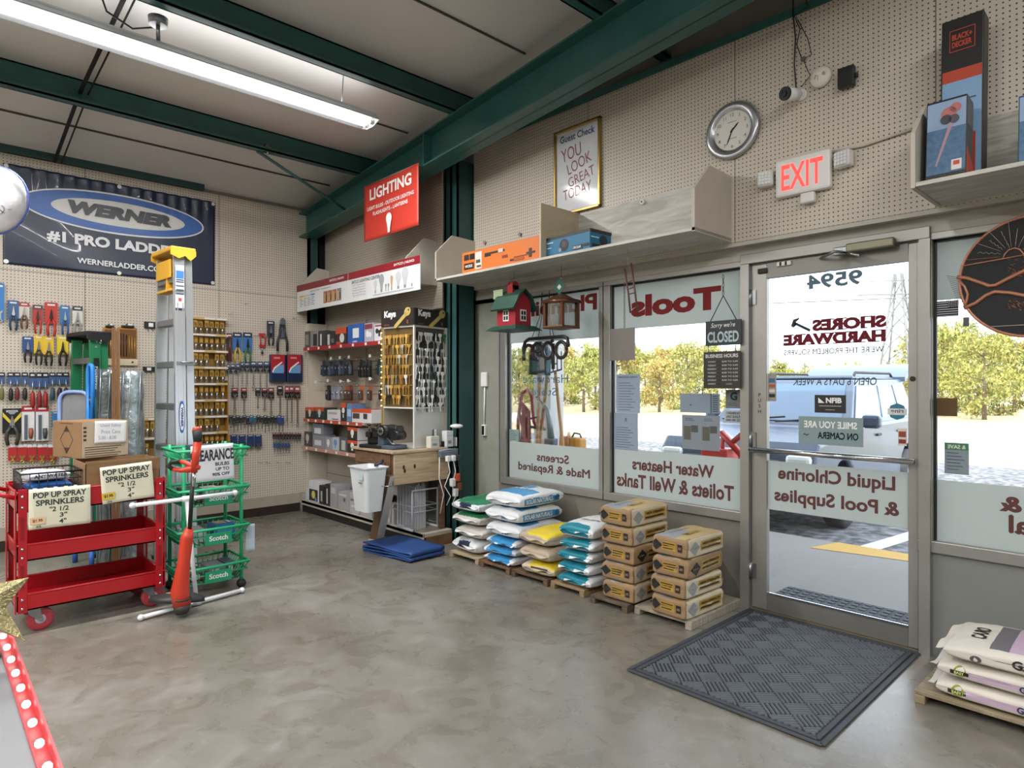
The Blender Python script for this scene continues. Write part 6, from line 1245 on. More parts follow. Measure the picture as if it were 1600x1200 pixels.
# ------------------------------------------------------------------ hand tools hung on the tool wall
XW = XL + .008
def wallrect(px0, py0, px1, py1):
    m = (px0 + px1) / 2; a = ox(m, py0, XW); c = ox(m, py1, XW); y0, y1 = ox(px0, py0, XW).y, ox(px1, py0, XW).y
    return (y0 + y1) / 2, y1 - y0, a.z, a.z - c.z
HK = M('c2c4c6', .25, .9)
def hook(t, d=.07):
    b = B(); b.tube([(0, 0, .004), (0, 0, -.0)], .004, HK, 6, X=FL); b.tube([(0, -.004, 0), (0, -.004, d), (0, .006, d + .006)], .0025, HK, 6, X=FL); b.ob('hook', t)
def cardtool(px0, py0, px1, py1, card, tool, label, kind='pliers', grip='1c1c1e', head=None, share=.62, cat='tool', name=None):
    """A carded tool: the card on top, the tool's jaws before it and its handles reaching below."""
    y, w_, z, h = wallrect(px0, py0, px1, py1); t = thing(name or 'carded_' + kind, label, cat, (XW, y, z)); G = M(grip, .45); S = M(tool, .3, .7)
    if card:
        b = B(); b.rect(-w_ / 2, -h * share, w_ / 2, 0, M(card, .45, var=.08), FL, .002, .03); 
        if head: b.rect(-w_ / 2, -h * .16, w_ / 2, 0, M(head, .45), FL, .001, .032)
        b.rect(-w_ * .3, -h * .1, w_ * .3, -h * .05, M('e0e0e0', .5), FL, .001, .0335); b.ob('card', t)
    if kind == 'pliers':
        b = B(); zj = -h * .5
        b.prism([(-w_ * .16, zj), (w_ * .16, zj), (w_ * .1, zj + h * .12), (w_ * .02, zj + h * .3), (-w_ * .02, zj + h * .3), (-w_ * .1, zj + h * .12)], .012, S, FL, .034); b.disc(0, zj + h * .03, w_ * .13, S, FL, .016, 12, .034); b.ob('jaws', t)
        for s in (-1, 1): b = B(); b.tube([(s * w_ * .06, zj + .01, .042), (s * w_ * .26, zj - h * .14, .042), (s * w_ * .3, zj - h * .32, .042), (s * w_ * .22, -h, .042)], [w_ * .08, w_ * .11, w_ * .12, w_ * .1], G, 8, X=FL); b.ob('handle', t)
    elif kind == 'wrench':
        b = B(); zc = -h * share * .75; b.rect(-w_ * .09, -h * .93, w_ * .09, zc, S, FL, .006, .034)
        b.prism([(w_ * .3 * math.cos(a), zc + w_ * .3 * math.sin(a)) for a in [math.radians(d) for d in range(130, 411, 28)]] + [(w_ * .1, zc + w_ * .02), (-w_ * .1, zc + w_ * .02)], .007, S, FL, .034)
        n = 12; rr_ = w_ * .2; b.tube([(rr_ * math.cos(2 * PI * i / n), -h + rr_ * .6 + rr_ * math.sin(2 * PI * i / n), .037) for i in range(n)], w_ * .07, S, 6, X=FL, closed=True); b.ob('wrench', t)
    elif kind == 'screwdriver':
        b = B(); b.tube([(0, -h * .25, .04), (0, -h * .6, .04)], w_ * .1, S, 8, X=FL); b.ob('shaft', t)
        b = B(); b.tube([(0, -h * .56, .04), (0, -h * .62, .04), (0, -h * .8, .04), (0, -h * .95, .04), (0, -h, .04)], [w_ * .2, w_ * .34, w_ * .38, w_ * .36, w_ * .2], G, 10, X=FL); b.ob('handle', t)
    elif kind == 'file':
        b = B(); b.rect(-w_ * .3, -h * .93, -w_ * .05, -h * .25, M('6a7680', .4, .4), FL, .006, .034); b.ob('blade', t); b = B(); b.tube([(w_ * .2, -h * .62, .042), (w_ * .22, -h * .75, .042), (w_ * .2, -h * .9, .042)], [w_ * .16, w_ * .2, w_ * .14], G, 8, X=FL); b.ob('handle', t)
    elif kind == 'hacksaw':
        b = B(); b.box((-w_ / 2, -h * .2, .03), (w_ * .3, -h * .0, .045), G, .004, X=FL); b.ob('frame', t)
    hook(t); return t
C = cardtool
C(-6, 443, 6, 503, '2f7ac0', 'b4b8bc', 'Tall bright blue pack at the frame edge of the tool wall', 'wrench', share=.98, name='tool_pack')
C(11, 470, 29, 517, '3a5f8c', 'c8cccf', 'Blue carded channel pliers with dark blue grips, first in the top row', grip='25415e')
C(29, 473, 45, 514, 'c9c4be', 'a8a49e', 'White and red carded pliers with brown grips in the top row', grip='6a4a40', head='a83a2c')
C(50, 477, 66, 522, 'a83830', '4a4644', 'Dark red carded cutter with red grips in the top row', grip='b03028', head='5a3a38')
C(69, 473, 89, 526, 'b8342c', '3a3836', 'Wide red carded cutter with long red grips in the top row', grip='b8302a')
C(93, 478, 108, 524, '3c6ea6', 'b4bcc4', 'Bright blue carded long nose pliers with blue grips', grip='2a5488')
C(112, 479, 128, 523, 'd0cec8', 'a4a6a8', 'White carded silver locking pliers, last in the top row', grip='8d8f92', head='34343a')
C(34, 526, 51, 567, '2e4a80', 'a4a8b0', 'Navy carded snips with thin black loops in the second row', grip='1e1e20')
C(52, 524, 67, 570, 'd8b52c', '8a8c8e', 'Yellow carded cutting pliers with black grips, first of two yellow cards', grip='1c1c1c')
C(67, 526, 83, 572, 'dcb430', '9a9c9e', 'Yellow carded slim pliers with black grips, second yellow card', grip='1c1c1c')
C(88, 525, 106, 572, 'd6be2e', '4a4c4e', 'Yellow carded heavy pliers with thick black grips', grip='222020', head='d6be2e')
C(107, 529, 116, 578, 'cbc4bc', '3c3c3e', 'White carded pliers with dark red grips below the green ladder top', grip='8a3a30', head='8a4438')
C(117, 535, 128, 582, '5f7a9c', 'c9cdd0', 'Grey blue carded pliers half behind the green ladder', grip='c4ccd2')
for i, (px, col, lb, n) in enumerate(((2, '6a6a3c', 'Black and yellow screwdriver at the frame edge of the screwdriver row', 0), (16, '22221f', 'Stubby black screwdriver with yellow collar', 1), (26, '6a2e2c', 'Dark red handled screwdriver', 0), (38, '2a2624', 'Black handled screwdriver beside the dark red one', 0), (50, 'a02828', 'Bright red screwdriver hanging low, first of three', 2), (60.5, '8a2426', 'Bright red screwdriver hanging low, second of three', 2), (70, '9a2628', 'Bright red screwdriver hanging low, third of three', 2), (81, '34505c', 'Slate blue handled screwdriver', 0), (92, '1d1d20', 'Black handled screwdriver with grey stripe', 0), (102, '2c2c30', 'Black screwdriver behind the pool net frame', 0))):
    C(px - 5, 582, px + 5, (625, 626, 636)[n], '3a5a8c', 'b0b4b8', lb + ' in the screwdriver row', 'screwdriver', col, '23262c', .42)
# crossed snips on black and yellow card
t = C(3, 638, 33, 695, '1d1d1f', 'a9adb2', 'Black and yellow card with large crossed snips', grip='3a3a34', share=.68, name='carded_snips')
y, w_, z, h = wallrect(3, 638, 33, 695); b = B(); ye = M('d8c23a', .5)
for s in (-1, 1): b.prism([(s * w_ * .48, -h * .1), (s * w_ * .48, -h * .22), (s * w_ * .1, -h * .42), (s * w_ * .02, -h * .36)], .004, ye, FL, .034)
b.prism([(-w_ * .3, -h * .06), (w_ * .3, -h * .06), (w_ * .1, -h * .16), (-w_ * .1, -h * .16)], .003, M('9a9c9e', .4), FL, .034); b.ob('card_print', t)
C(33, 634, 53, 690, 'dcdcde', '7a8690', 'White card with red head holding a file and orange handle', 'file', '9c5a40', 'a8242e', .97)
C(55, 634, 75, 690, 'dddde0', '5a6068', 'White card with red head holding two dark blades', 'file', '4a4c50', 'a8242e', .97)
C(80, 643, 93, 668, '2f78b4', 'c4ccd2', 'Small bright blue card with a white tool beside the pool net', 'wrench', share=.95)
for i, px in enumerate((19, 34, 49, 65, 81)): C(px - 7, 694, px + 7, 722, 'b02a2c', 'c0b060', ('First', 'Second', 'Third', 'Fourth', 'Fifth')[i] + ' red carded bit pack with white head just above the wire basket', 'wrench', head='dcdcdc', share=.9, name='bit_pack')
# two amber hex key cases on a strip
AMB = M('a8732a', .3, var=.15, coat=.4)
for px0, px1, lb in ((160, 180, 'Amber hex key case half behind the wooden stakes'), (183, 213, 'Amber hex key case beside the wooden stakes')):
    y, w_, z, h = wallrect(px0, 512, px1, 562); t = thing('hex_key_case', lb, 'tool case', (XW, y, z)); b = B(); b.box((-w_ / 2, -h, 0), (w_ / 2, 0, .03), AMB, .012, X=FL); b.box((-w_ / 2 + .012, -h + .015, .03), (w_ / 2 - .012, -.02, .033), M('6a4418', .4), X=FL); b.ob('case', t)
    for k in range(6): b = B(); u = -w_ * .36 + w_ * .72 * k / 5; b.tube([(u, -h * .9, .038), (u, -h * .18 - k * .008, .038)], .0035, M('c9a048' if k > 2 else '2c2420', .35, .4), 6, X=FL); b.ob('hex_key', t)
    b = B(); b.box((-w_ * .3, .0, .0), (w_ * .34, .018, .05), BLACK, .004, X=FL); b.box((-.01, .018, .0), (w_ * .3, .034, .04), M('4a4a4c', .4), .003, X=FL); b.box((.0, .02, .04), (w_ * .25, .032, .042), WHITE, X=FL); b.ob('hanger', t)
y, w_, z, h = wallrect(165, 561, 214, 571); t = thing('label_strip', 'cream label strip below the amber hex key cases', 'label strip', (XW, y, z)); b = B(); b.box((-w_ / 2, -h, 0), (w_ / 2, 0, .03), M('d8ccae', .5), .003, X=FL); b.rect(w_ * .3, -h * .6, w_ * .36, -h * .35, BLACK, FL, .001, .03); b.ob('strip', t)
for px0, py0, px1, py1, lb in ((225, 503, 246, 523, 'empty black and white peg hanger beside the aluminium ladder, upper'), (223, 573, 242, 588, 'empty black twin peg hanger beside the aluminium ladder, lower')):
    y, w_, z, h = wallrect(px0, py0, px1, py1); t = thing('peg_hanger', lb, 'hanger', (XW, y, z)); b = B(); b.box((-w_ / 2, -h * .5, 0), (w_ / 2, 0, .02), BLACK, .003, X=FL); b.rect(-w_ * .2, -h * .4, w_ * .15, -h * .1, WHITE, FL, .001, .02); b.ob('clip', t); b = B()
    for u in (-.3, .05): b.tube([(u * w_, -h * .5, .015), (u * w_, -h * .8, .06), (u * w_, -h * .7, .08)], .003, HK, 6, X=FL)
    b.ob('prong', t)
# racks of gold carded sockets, either side of the ladder
GOLD = M('b98f35', .4, .2, var=.25, scale=40); GOLDD = M('7d5c24', .5, var=.3, scale=40); SOCK = M('aeb2b6', .22, .9)
def socket_rack(px0, px1, pytop, pybot, rows, label):
    y, w_, z, h = wallrect(px0, pytop, px1, pybot); t = thing('socket_rack', label, 'rack', (XW, y, z)); b = B(); b.box((-w_ / 2, -h, 0), (w_ / 2, 0, .012), M('8d6a2c', .5, var=.15), X=FL); b.box((w_ / 2 - .006, -h, 0), (w_ / 2, -h * .35, .10), M('a8741f', .45), X=FL); b.ob('back_panel', t)
    for k in range(rows):
        v = -h * (k + .02) / rows; b = B(); b.box((-w_ / 2, v - .022, .0), (w_ / 2, v, .1), M('cfc3b0', .5), .002, X=FL)
        for i in range(3): b.rect(-w_ * .45 + i * w_ * .31, v - .018, -w_ * .17 + i * w_ * .31, v - .004, M('e4e0d8' if (i + k) % 3 else 'c9a84a', .5), FL, .001, .1)
        b.ob('label_rail', t)
    return y, w_, z, h
def sockets(y, w_, z, h, rows, n, where):
    for k in range(rows):
        v = z - h * (k + .02) / rows - .026
        for i in range(n):
            if R.random() < .08: continue
            u = y - w_ * .44 + w_ * .88 * (i + .5) / n; c = w_ * .88 / n * .43; hh = h / rows - .032
            if k == 0 and i == 0: pass
            o = sock[k % 3].copy(); COL.objects.link(o)
            for ch in sock[k % 3].children: d = ch.copy(); d.parent = o; COL.objects.link(d)
            o.location = (XW + .06 + R.uniform(-.01, .02), u, v); o.scale = (1, c / .022, hh / .1); tag(o, 'gold carded socket in the rack ' + where, 'socket', 'gold carded sockets ' + where)
sock = []
for k in range(3):
    t = thing('carded_socket', 'gold carded socket', 'socket', (XW, 0, 0)); b = B(); b.rect(-.02, -.055, .02, 0, GOLD if k != 1 else GOLDD, FL, .002); b.rect(-.014, -.045, .014, -.02, GOLDD if k != 1 else GOLD, FL, .001, .002); b.ob('card', t)
    b = B(); b.cyl((0, -.05, .012), (0, -.1, .012), .011 if k != 2 else .015, SOCK, .013, 8, X=FL); b.ob('socket', t); sock.append(t)
sockets(*socket_rack(294, 351, 497, 775, 11, 'tall gold and cream rack of carded sockets between ladder and pliers'), 11, 6, 'beside the aluminium ladder')
sockets(*socket_rack(212, 256, 652, 742, 3, 'short gold and cream socket rack behind the wire rolls'), 3, 5, 'behind the wire rolls')
for o in sock:
    for ch in list(o.children): bpy.data.objects.remove(ch)
    bpy.data.objects.remove(o)
# side with cutters, blades, wrenches
C(352.5, 521, 361, 565, '4a3436', '8a8c90', 'Grey and red carded pliers next to the socket rack', grip='7a2c2c', head='7c3038', share=.98)
C(362, 520, 376, 567, '3f74b4', '3a3c40', 'Blue carded pliers with yellow grips', grip='c9a83a', head='23354e')
C(378, 520, 392, 567, '3f74b4', '3a3c40', 'Blue carded pliers with green grips', grip='2c6a3c', head='23354e')
y, w_, z, h = wallrect(402, 521, 414, 553); t = thing('bar_clamp', 'red bar clamp hanging on the tool wall', 'clamp', (XW, y, z)); rc = M('b82a30', .4); b = B(); b.box((-w_ * .4, -h * .14, .02), (w_ * .4, 0, .035), rc, .003, X=FL); b.box((-w_ * .4, -h * .68, .02), (w_ * .4, -h * .55, .035), rc, .003, X=FL); b.tube([(-w_ * .2, -h * .1, .03), (-w_ * .2, -h * .6, .03)], .007, rc, 8, X=FL); b.tube([(w_ * .1, -h * .05, .03), (w_ * .42, -h * .2, .03), (w_ * .36, -h * .6, .03)], .008, rc, 8, X=FL); b.ob('frame', t); b = B(); b.tube([(.0, -h * .68, .03), (.0, -h * .95, .03)], .008, STEEL, 8, X=FL); b.sphere((.0, -h * .95, .03), .014, BLACK, 8, X=FL); b.ob('screw', t); hook(t)
C(415, 502, 427, 540, '3a4250', '9a9ca0', 'Black handled cutter beside the bolt cutter', grip='1f2228', head='2a2e36')
y, w_, z, h = wallrect(430, 497, 448, 549); t = thing('bolt_cutter', 'bolt cutter with dark spread handles near the corner', 'tool', (XW, y, z)); b = B(); b.prism([(-w_ * .2, -h * .22), (w_ * .2, -h * .22), (w_ * .22, -h * .05), (.0, .0), (-w_ * .2, -h * .06)], .015, M('8d9498', .3, .7), FL, .03); b.ob('jaws', t)
for s in (-1, 1): b = B(); b.tube([(s * w_ * .12, -h * .2, .037), (s * w_ * .24, -h * .5, .037), (s * w_ * .42, -h * .72, .037), (s * w_ * .42, -h, .037)], [.014, .013, .014, .014], M('2a2c34', .45), 8, X=FL); b.ob('handle', t)
b = B(); b.prism([(-w_ * .3, -h * .58), (w_ * .3, -h * .58), (.04 * w_, -h * .35), (-.04 * w_, -h * .35)], .003, M('5a5f78', .5), FL, .034); b.ob('card', t); hook(t)
for k, (px0, px1, lb) in enumerate(((420, 444, 'Red and blue blade pack, first of two below the bolt cutter'), (446, 470, 'Red and blue blade pack, second of two next to the shelving'))):
    y, w_, z, h = wallrect(px0, 554, px1, 597); t = thing('blade_pack', lb, 'pack', (XW, y, z)); b = B(); b.box((-w_ / 2, -h, 0), (w_ / 2, 0, .05), M('1c2c4c', .35), .008, X=FL); b.ob('pouch', t); b = B(); b.rect(-w_ * .48, -h * .62, w_ * .4, -.004, M('a82a34', .4), FL, .001, .05); b.prism([(-w_ * .4, -h * .68), (w_ * .34, -h * .68), (w_ * .34, -h * .36), (-w_ * .1, -h * .42), (-w_ * .3, -h * .52)], .001, M('6a9cc8', .4), FL, .0512); b.prism([(-w_ * .42, -h * .64), (-w_ * .3, -h * .48), (w_ * .2, -h * .26), (w_ * .26, -h * .29), (-w_ * .24, -h * .52), (-w_ * .36, -h * .66)], .001, WHITE, FL, .0524); b.rect(-w_ * .3, -h * .16, w_ * .1, -h * .1, M('d88a86', .4), FL, .001, .0512); b.ob('print', t); hook(t, .06)
ordw = ('First', 'Second', 'Third', 'Fourth', 'Fifth', 'Sixth', 'Seventh')
for i, (a, c, y1) in enumerate(((352.5, 357, 606), (358, 366, 604), (367, 373, 607), (374, 379, 603), (380, 388, 603), (389, 399, 606), (400, 409, 607), (410, 419, 607))): C(a, 566 + (3 if i < 3 else 0) - (1 if i > 4 else 0), c, y1, '22262e', 'a4a6a8', (ordw + ('Eighth',))[i] + ' wrench from the socket rack in the upper wrench row', 'wrench', head='4a5878', share=.36)
for i, (a, c, y1, hd) in enumerate(((360, 370, 642, '8a3038'), (375, 384, 645, '8a2c34'), (397, 405, 637, '4c5460'), (407, 416, 640, '8a3a40'), (417, 426, 647, '8a4044'), (431, 440, 648, '2c3034'), (443, 450, 662, '9a4a50'), (450, 457, 660, '9a4a50'), (458, 467, 664, '9a4a50'))): C(a, 605 + (1 if i < 5 else -2), c, y1, '1f1f22', '8d8a86', (ordw + ('Eighth', 'Ninth'))[i] + ' wrench from the socket rack in the middle wrench row', 'wrench', head=hd, share=.4 if i < 5 else .32)
for i in range(16):
    px = 356 + i * 5.4; C(px, 649 + (i % 2), px + 5, 668 + (i * 7 % 9), ('26282c', '2a6a8c', '2c4a8c')[(0, 0, 0, 0, 0, 0, 1, 1, 0, 0, 0, 0, 0, 0, 2, 2)[i]], '7a7a78', 'short hex key card in the crowded lower wrench row', 'wrench', share=.5, name='hex_key_card'); 
for o in COL.objects:
    if o.get('label') == 'short hex key card in the crowded lower wrench row': o['group'] = 'hex key cards in the lower wrench row'
for i, px in enumerate((358, 371, 384, 396)): C(px, 679, px + 11, 699, '1f3a66', '6a6e74', ('First', 'Second', 'Third', 'Fourth')[i] + ' navy carded bit set just above the green rack', 'wrench', share=.95, name='bit_set')
C(352, 680, 357.5, 694, 'd0b030', '8a8470', 'Yellow card tucked between the socket rack and navy bit sets', 'wrench', share=.95, name='bit_set')
for i in range(10): C(424 + i * 4.5, 676, 428 + i * 4.5, 692, '2a2426', '8a8486', 'small red and black driver card in the corner row', 'wrench', head='8a3038', share=.6, name='driver_card')
for i in range(6): C(425 + i * 4.5, 691, 429 + i * 4.5, 707, '2a5a8c', '7a8088', 'small blue driver card below the red and black ones', 'wrench', share=.5, name='driver_card')
for o in COL.objects:
    if o.get('label') == 'small red and black driver card in the corner row': o['group'] = 'red and black driver cards'
    if o.get('label') == 'small blue driver card below the red and black ones': o['group'] = 'blue driver cards'
for px, py, lb in ((357, 491, 'upper'), (383, 475, 'topmost'), (398, 524, 'clamp side'), (458, 497, 'corner')):
    y, w_, z, h = wallrect(px - 3, py, px + 3, py + 5); t = thing('peg_hook', 'bare steel peg hook on the %s part of the wall above the cutters' % lb, 'hook', (XW, y, z)); hook(t, .09)
for i, px in enumerate((403, 416, 433, 447)):
    y, w_, z, h = wallrect(px - 3, 722, px + 3, 728); t = thing('peg_hook', 'bare steel peg hook low on the wall below the driver cards', 'hook', (XW, y, z), 0, 'bare low peg hooks'); hook(t, .1)
# ladder maker's banner
def banner():
    a, c = ox(4.5, 255, XW), ox(335, 317, XW); y0, y1 = a.y, c.y; z1 = (a.z + c.z) / 2; z0 = (ox(8, 413, XW).z + ox(335, 445, XW).z) / 2; wd, ht = y1 - y0, z1 - z0
    t = thing('vinyl_banner', 'dark navy ladder banner with blue oval pinned to the pegboard', 'banner', (XW, (y0 + y1) / 2, (z0 + z1) / 2)); nv = M('1b2740', .36, var=.06, coat=.1)
    def wv(u, v):
        e = ht / 2 - v; s = 0.0
        for px_ in (-wd / 2, .0, wd / 2):
            d = abs(u - px_); s += .010 * math.exp(-e * 9) * abs(math.sin(d * 30)) * min(1, d * 6)
        return .012 + s * .8 + .006 * math.sin((u * .9 + v * 1.6) * 6 + 1) * math.exp(-((u + .45) ** 2) * 4) + .003 * math.sin(u * 7 + v * 4)
    n, k = 90, 44; b = B(); vs_ = [(wd * (i / n - .5), ht * (j / k - .5), wv(wd * (i / n - .5), ht * (j / k - .5))) for i in range(n + 1) for j in range(k + 1)]
    b.add(vs_, [(i * (k + 1) + j, (i + 1) * (k + 1) + j, (i + 1) * (k + 1) + j + 1, i * (k + 1) + j + 1) for i in range(n) for j in range(k)], nv, True, FL); o = b.ob('sheet', t); m = o.modifiers.new('vinyl', 'SOLIDIFY'); m.thickness = .002; m.offset = -1
    fn = lambda x, y, z: (x, y, z + wv(x, y) + .0015)
    q = B()
    def oval(cx, cy, rx, ry, m, lift):
        nr, na = 14, 90; pts = [fn(cx, cy, lift)] + [fn(cx + rx * (r / nr) * math.cos(2 * PI * i / na), cy + ry * (r / nr) * math.sin(2 * PI * i / na), lift) for r in range(1, nr + 1) for i in range(na)]
        q.add(pts, [(0, 1 + i, 1 + (i + 1) % na) for i in range(na)] + [(1 + (r - 1) * na + i, 1 + r * na + i, 1 + r * na + (i + 1) % na, 1 + (r - 1) * na + (i + 1) % na) for r in range(1, nr) for i in range(na)], m, True, FL)
    W2, B2 = M('e6e8ec', .4), M('2f62ae', .35); oval(-.0, .14, .74, .185, W2, .002); oval(-.0, .14, .725, .17, B2, .005); oval(.02, .14, .54, .112, M('d6d6d4', .4), .008); q.ob('emblem', t)
    q = B(); q.text('WERNER', .115, M('4a4c52', .4), FL, u=.02, v=.145, w=.84, bold=.075, shear=.18, t=.014, fn=fn, sp=1.04); q.ob('lettering', t); q = B(); q.text('#1 PRO LADDER', .105, W2, FL, u=-.02, v=-.14, w=1.06, bold=.045, t=.012, fn=fn); q.ob('lettering', t); q = B(); q.text('WERNERLADDER.COM', .052, W2, FL, u=.03, v=-.325, w=.72, bold=.03, t=.012, fn=fn); q.ob('lettering', t)
    for u, v in ((-1, 1), (0, 1), (1, 1), (-1, -1), (0, -1), (1, -1)):
        b = B(); b.cyl((u * (wd / 2 - .02), v * (ht / 2 - .02), wv(u * (wd / 2 - .02), v * (ht / 2 - .02))), (u * (wd / 2 - .02), v * (ht / 2 - .02), wv(u * (wd / 2 - .02), v * (ht / 2 - .02)) + .006), .018, M('d8d8d4', .3, .3), n=14, X=FL); b.ob('grommet', t)
banner()
# foil balloon
p = od(-9, 313, 3.4); t = thing('foil_balloon', 'round silver foil balloon with blue rim floating before the banner', 'balloon', p, math.radians(48)); b = B(); fm = M('e0e0e6', .38, .6, var=.12, scale=14, bump=.35); r = .178
b.lathe([(.002, -.07)] + [(r * math.sin(a) ** .8, -.07 * math.cos(a)) for a in [PI * i / 14 for i in range(1, 14)]] + [(.002, .07)], fm, 30, fr(FB, (0, 0, 0))); b.ob('foil', t); b = B(); n = 40; b.tube([(r * 1.0 * math.cos(2 * PI * i / n), 0, r * math.sin(2 * PI * i / n)) for i in range(n)], .006, M('5a6cb8', .3, .4), 6, closed=True); b.ob('seam', t)
b = B(); X = fr(FB, (.075, -.062, -.065)); b.tube([X @ Vector((.022 * math.cos(2 * PI * i / 16), .022 * math.sin(2 * PI * i / 16), 0)) for i in range(16)], .0014, BLACK, 5, closed=True); b.tube([X @ Vector((-.015, .015, 0)), X @ Vector((.015, -.015, 0))], .0014, BLACK, 5); b.rect(.04, .0, .06, .003, BLACK, X); b.ob('safety_mark', t)
b = B(); b.tube([(0, 0, -r), (.01, .01, -.6), (-.02, .0, -1.5), (.0, .0, -2.0)], .0015, WHITE, 4); b.ob('ribbon', t)
# ------------------------------------------------------------------ shelves above the windows
LX = -4.35
t = thing('gabled_shelf', 'long cream gable ended shelf above the Plumbing and Tools windows', 'shelf', (-3.25, 3.55, 2.285)); L = t.location
def P8(b, nm, par): b.v = [tuple(Vector(v) - L) for v in b.v]; return b.ob(nm, par)
WSH = wood('whitewashed_board', 'aeaaa0', 'cfccc4', (1, 6, 6), .55)
b = B(); b.box((-4.49, 3.335, 2.285), (-1.99, YP, 2.303), WSH); P8(b, 'shelf_board', t)
for x in (-4.49, -2.008): b = B(); gable(b, x, 3.335, YP - .001, 2.28, 2.53, 2.70, 2.69, 3.51, SHW); P8(b, 'end_panel', t)
b = B(); b.box((-3.25, 3.345, 2.303), (-3.235, YP, 2.70), wood('pale_plywood', 'b9a98e', 'cdbfa4', (6, 1, 2))); P8(b, 'divider', t)
b = B(); b.box((-4.47, YP - .012, 2.303), (-3.25, YP, 2.45), SHW); b.box((-3.235, YP - .012, 2.303), (-2.01, YP, 2.69), WSH); P8(b, 'back_board', t)
q = oy(1005, 316, YP - .012); b = B(); b.cyl((q.x, q.y, q.z), (q.x, q.y - .02, q.z), .02, WHITE, .016, 14); b.cyl((q.x, q.y - .02, q.z), (q.x, q.y - .022, q.z), .009, M('6a6a68', .5), n=10); P8(b, 'knob', t)
for px, py in ((757, 379), (812, 366)): q = oy(px, py, YP - .012); b = B(); b.cyl((q.x, q.y, q.z), (q.x, q.y - .006, q.z), .016, M('8d8578', .5), n=12); P8(b, 'cap', t)
q = oy(1074, 348, 3.68); b = B(); b.sphere((0, 0, .035), .035, BLACK, 14); tag(b.ob('rubber_ball', None, (q.x, q.y, 2.304)), 'small black ball on the long shelf by its end panel', 'ball')
# long orange carton and blue saw carton
BK = '26241f'
carton('trimmer_carton', 'long orange cordless trimmer carton on the wall shelf', ((-4.19 - 3.29) / 2, 3.46, 2.3045), (.895, .14, .18), 'd9752f', 0, top='3a2a22', art=(
    ('f', -.47, .12, -.4, .38, '2c2a28'), ('f', -.39, .12, -.32, .38, '1f1d1c'), ('f', -.47, -.3, -.33, -.02, '1f1d1c'), ('f', 'WORX', -.4, -.16, .11, .13, 'e6e2da'), ('f', -.31, -.36, -.22, .4, 'd8d4cc'), ('f', -.3, -.1, -.24, .05, '4a4844'), ('f', -.29, -.3, -.23, -.2, '55524e'),
    ('f', -.18, .1, -.1, .26, '2a2622'), ('f', -.11, .18, .08, .26, '332c28'), ('f', -.0, .16, .06, .32, 'c9c2bc'), ('f', .05, -.12, .12, .0, '8a3a22'), ('f', .15, -.32, .2, -.24, '3a332e'), ('f', .2, -.2, .38, -.16, '8a4a2c'), ('f', .38, -.3, .41, .06, '3a2f28'), ('f', .35, -.16, .45, -.08, '3a2f28'), ('f', .2, -.34, .32, -.24, 'a8582c')))
carton('saw_carton', 'teal blue circular saw carton on the wall shelf', ((-3.23 - 2.80) / 2, 3.50, 2.3045), (.42, .22, .145), '1d6c92', -.04, top='20282e', art=(
    ('f', -.5, .36, .5, .5, '23262a'), ('f', -.48, .2, -.34, .25, 'b8d0dc'), ('f', -.48, -.05, -.38, .0, 'b8d0dc'), ('f', 'o', -.08, -.02, .3, '1c242c'), ('f', 'o', -.08, .02, .16, '4a3c40'), ('f', 'o', -.17, -.22, .1, '8a9298'), ('f', .12, -.36, .34, -.16, '1b1d20'), ('f', 'CIRCULAR', .22, -.26, .18, .12, 'dfe3e6'), ('f', .36, -.3, .48, -.16, '15181b'), ('s', -.5, .36, .5, .5, '3a2026'), ('s', -.45, .1, -.1, .16, 'b8d0dc'), ('s', 'o', .12, .02, .26, '1c242c'), ('s', -.4, -.3, -.05, -.18, '15181b')))
t = thing('gabled_shelf', 'weathered grey shelf past the exit sign above the door side window', 'shelf', (0.0, 3.55, 2.285)); L = t.location
b = B(); b.box((-.87, 3.335, 2.285), (1.2, YP, 2.303), WSH); P8(b, 'shelf_board', t); b = B(); gable(b, -.89, 3.335, YP - .001, 2.28, 2.53, 2.70, 2.69, 3.51, SHW); P8(b, 'end_panel', t)
b = B(); b.box((-.87, YP - .014, 2.303), (1.2, YP, 2.66), wood('weathered_board', '8f8d84', 'b3b0a6', (2, 2, 12), .6)); P8(b, 'back_board', t)
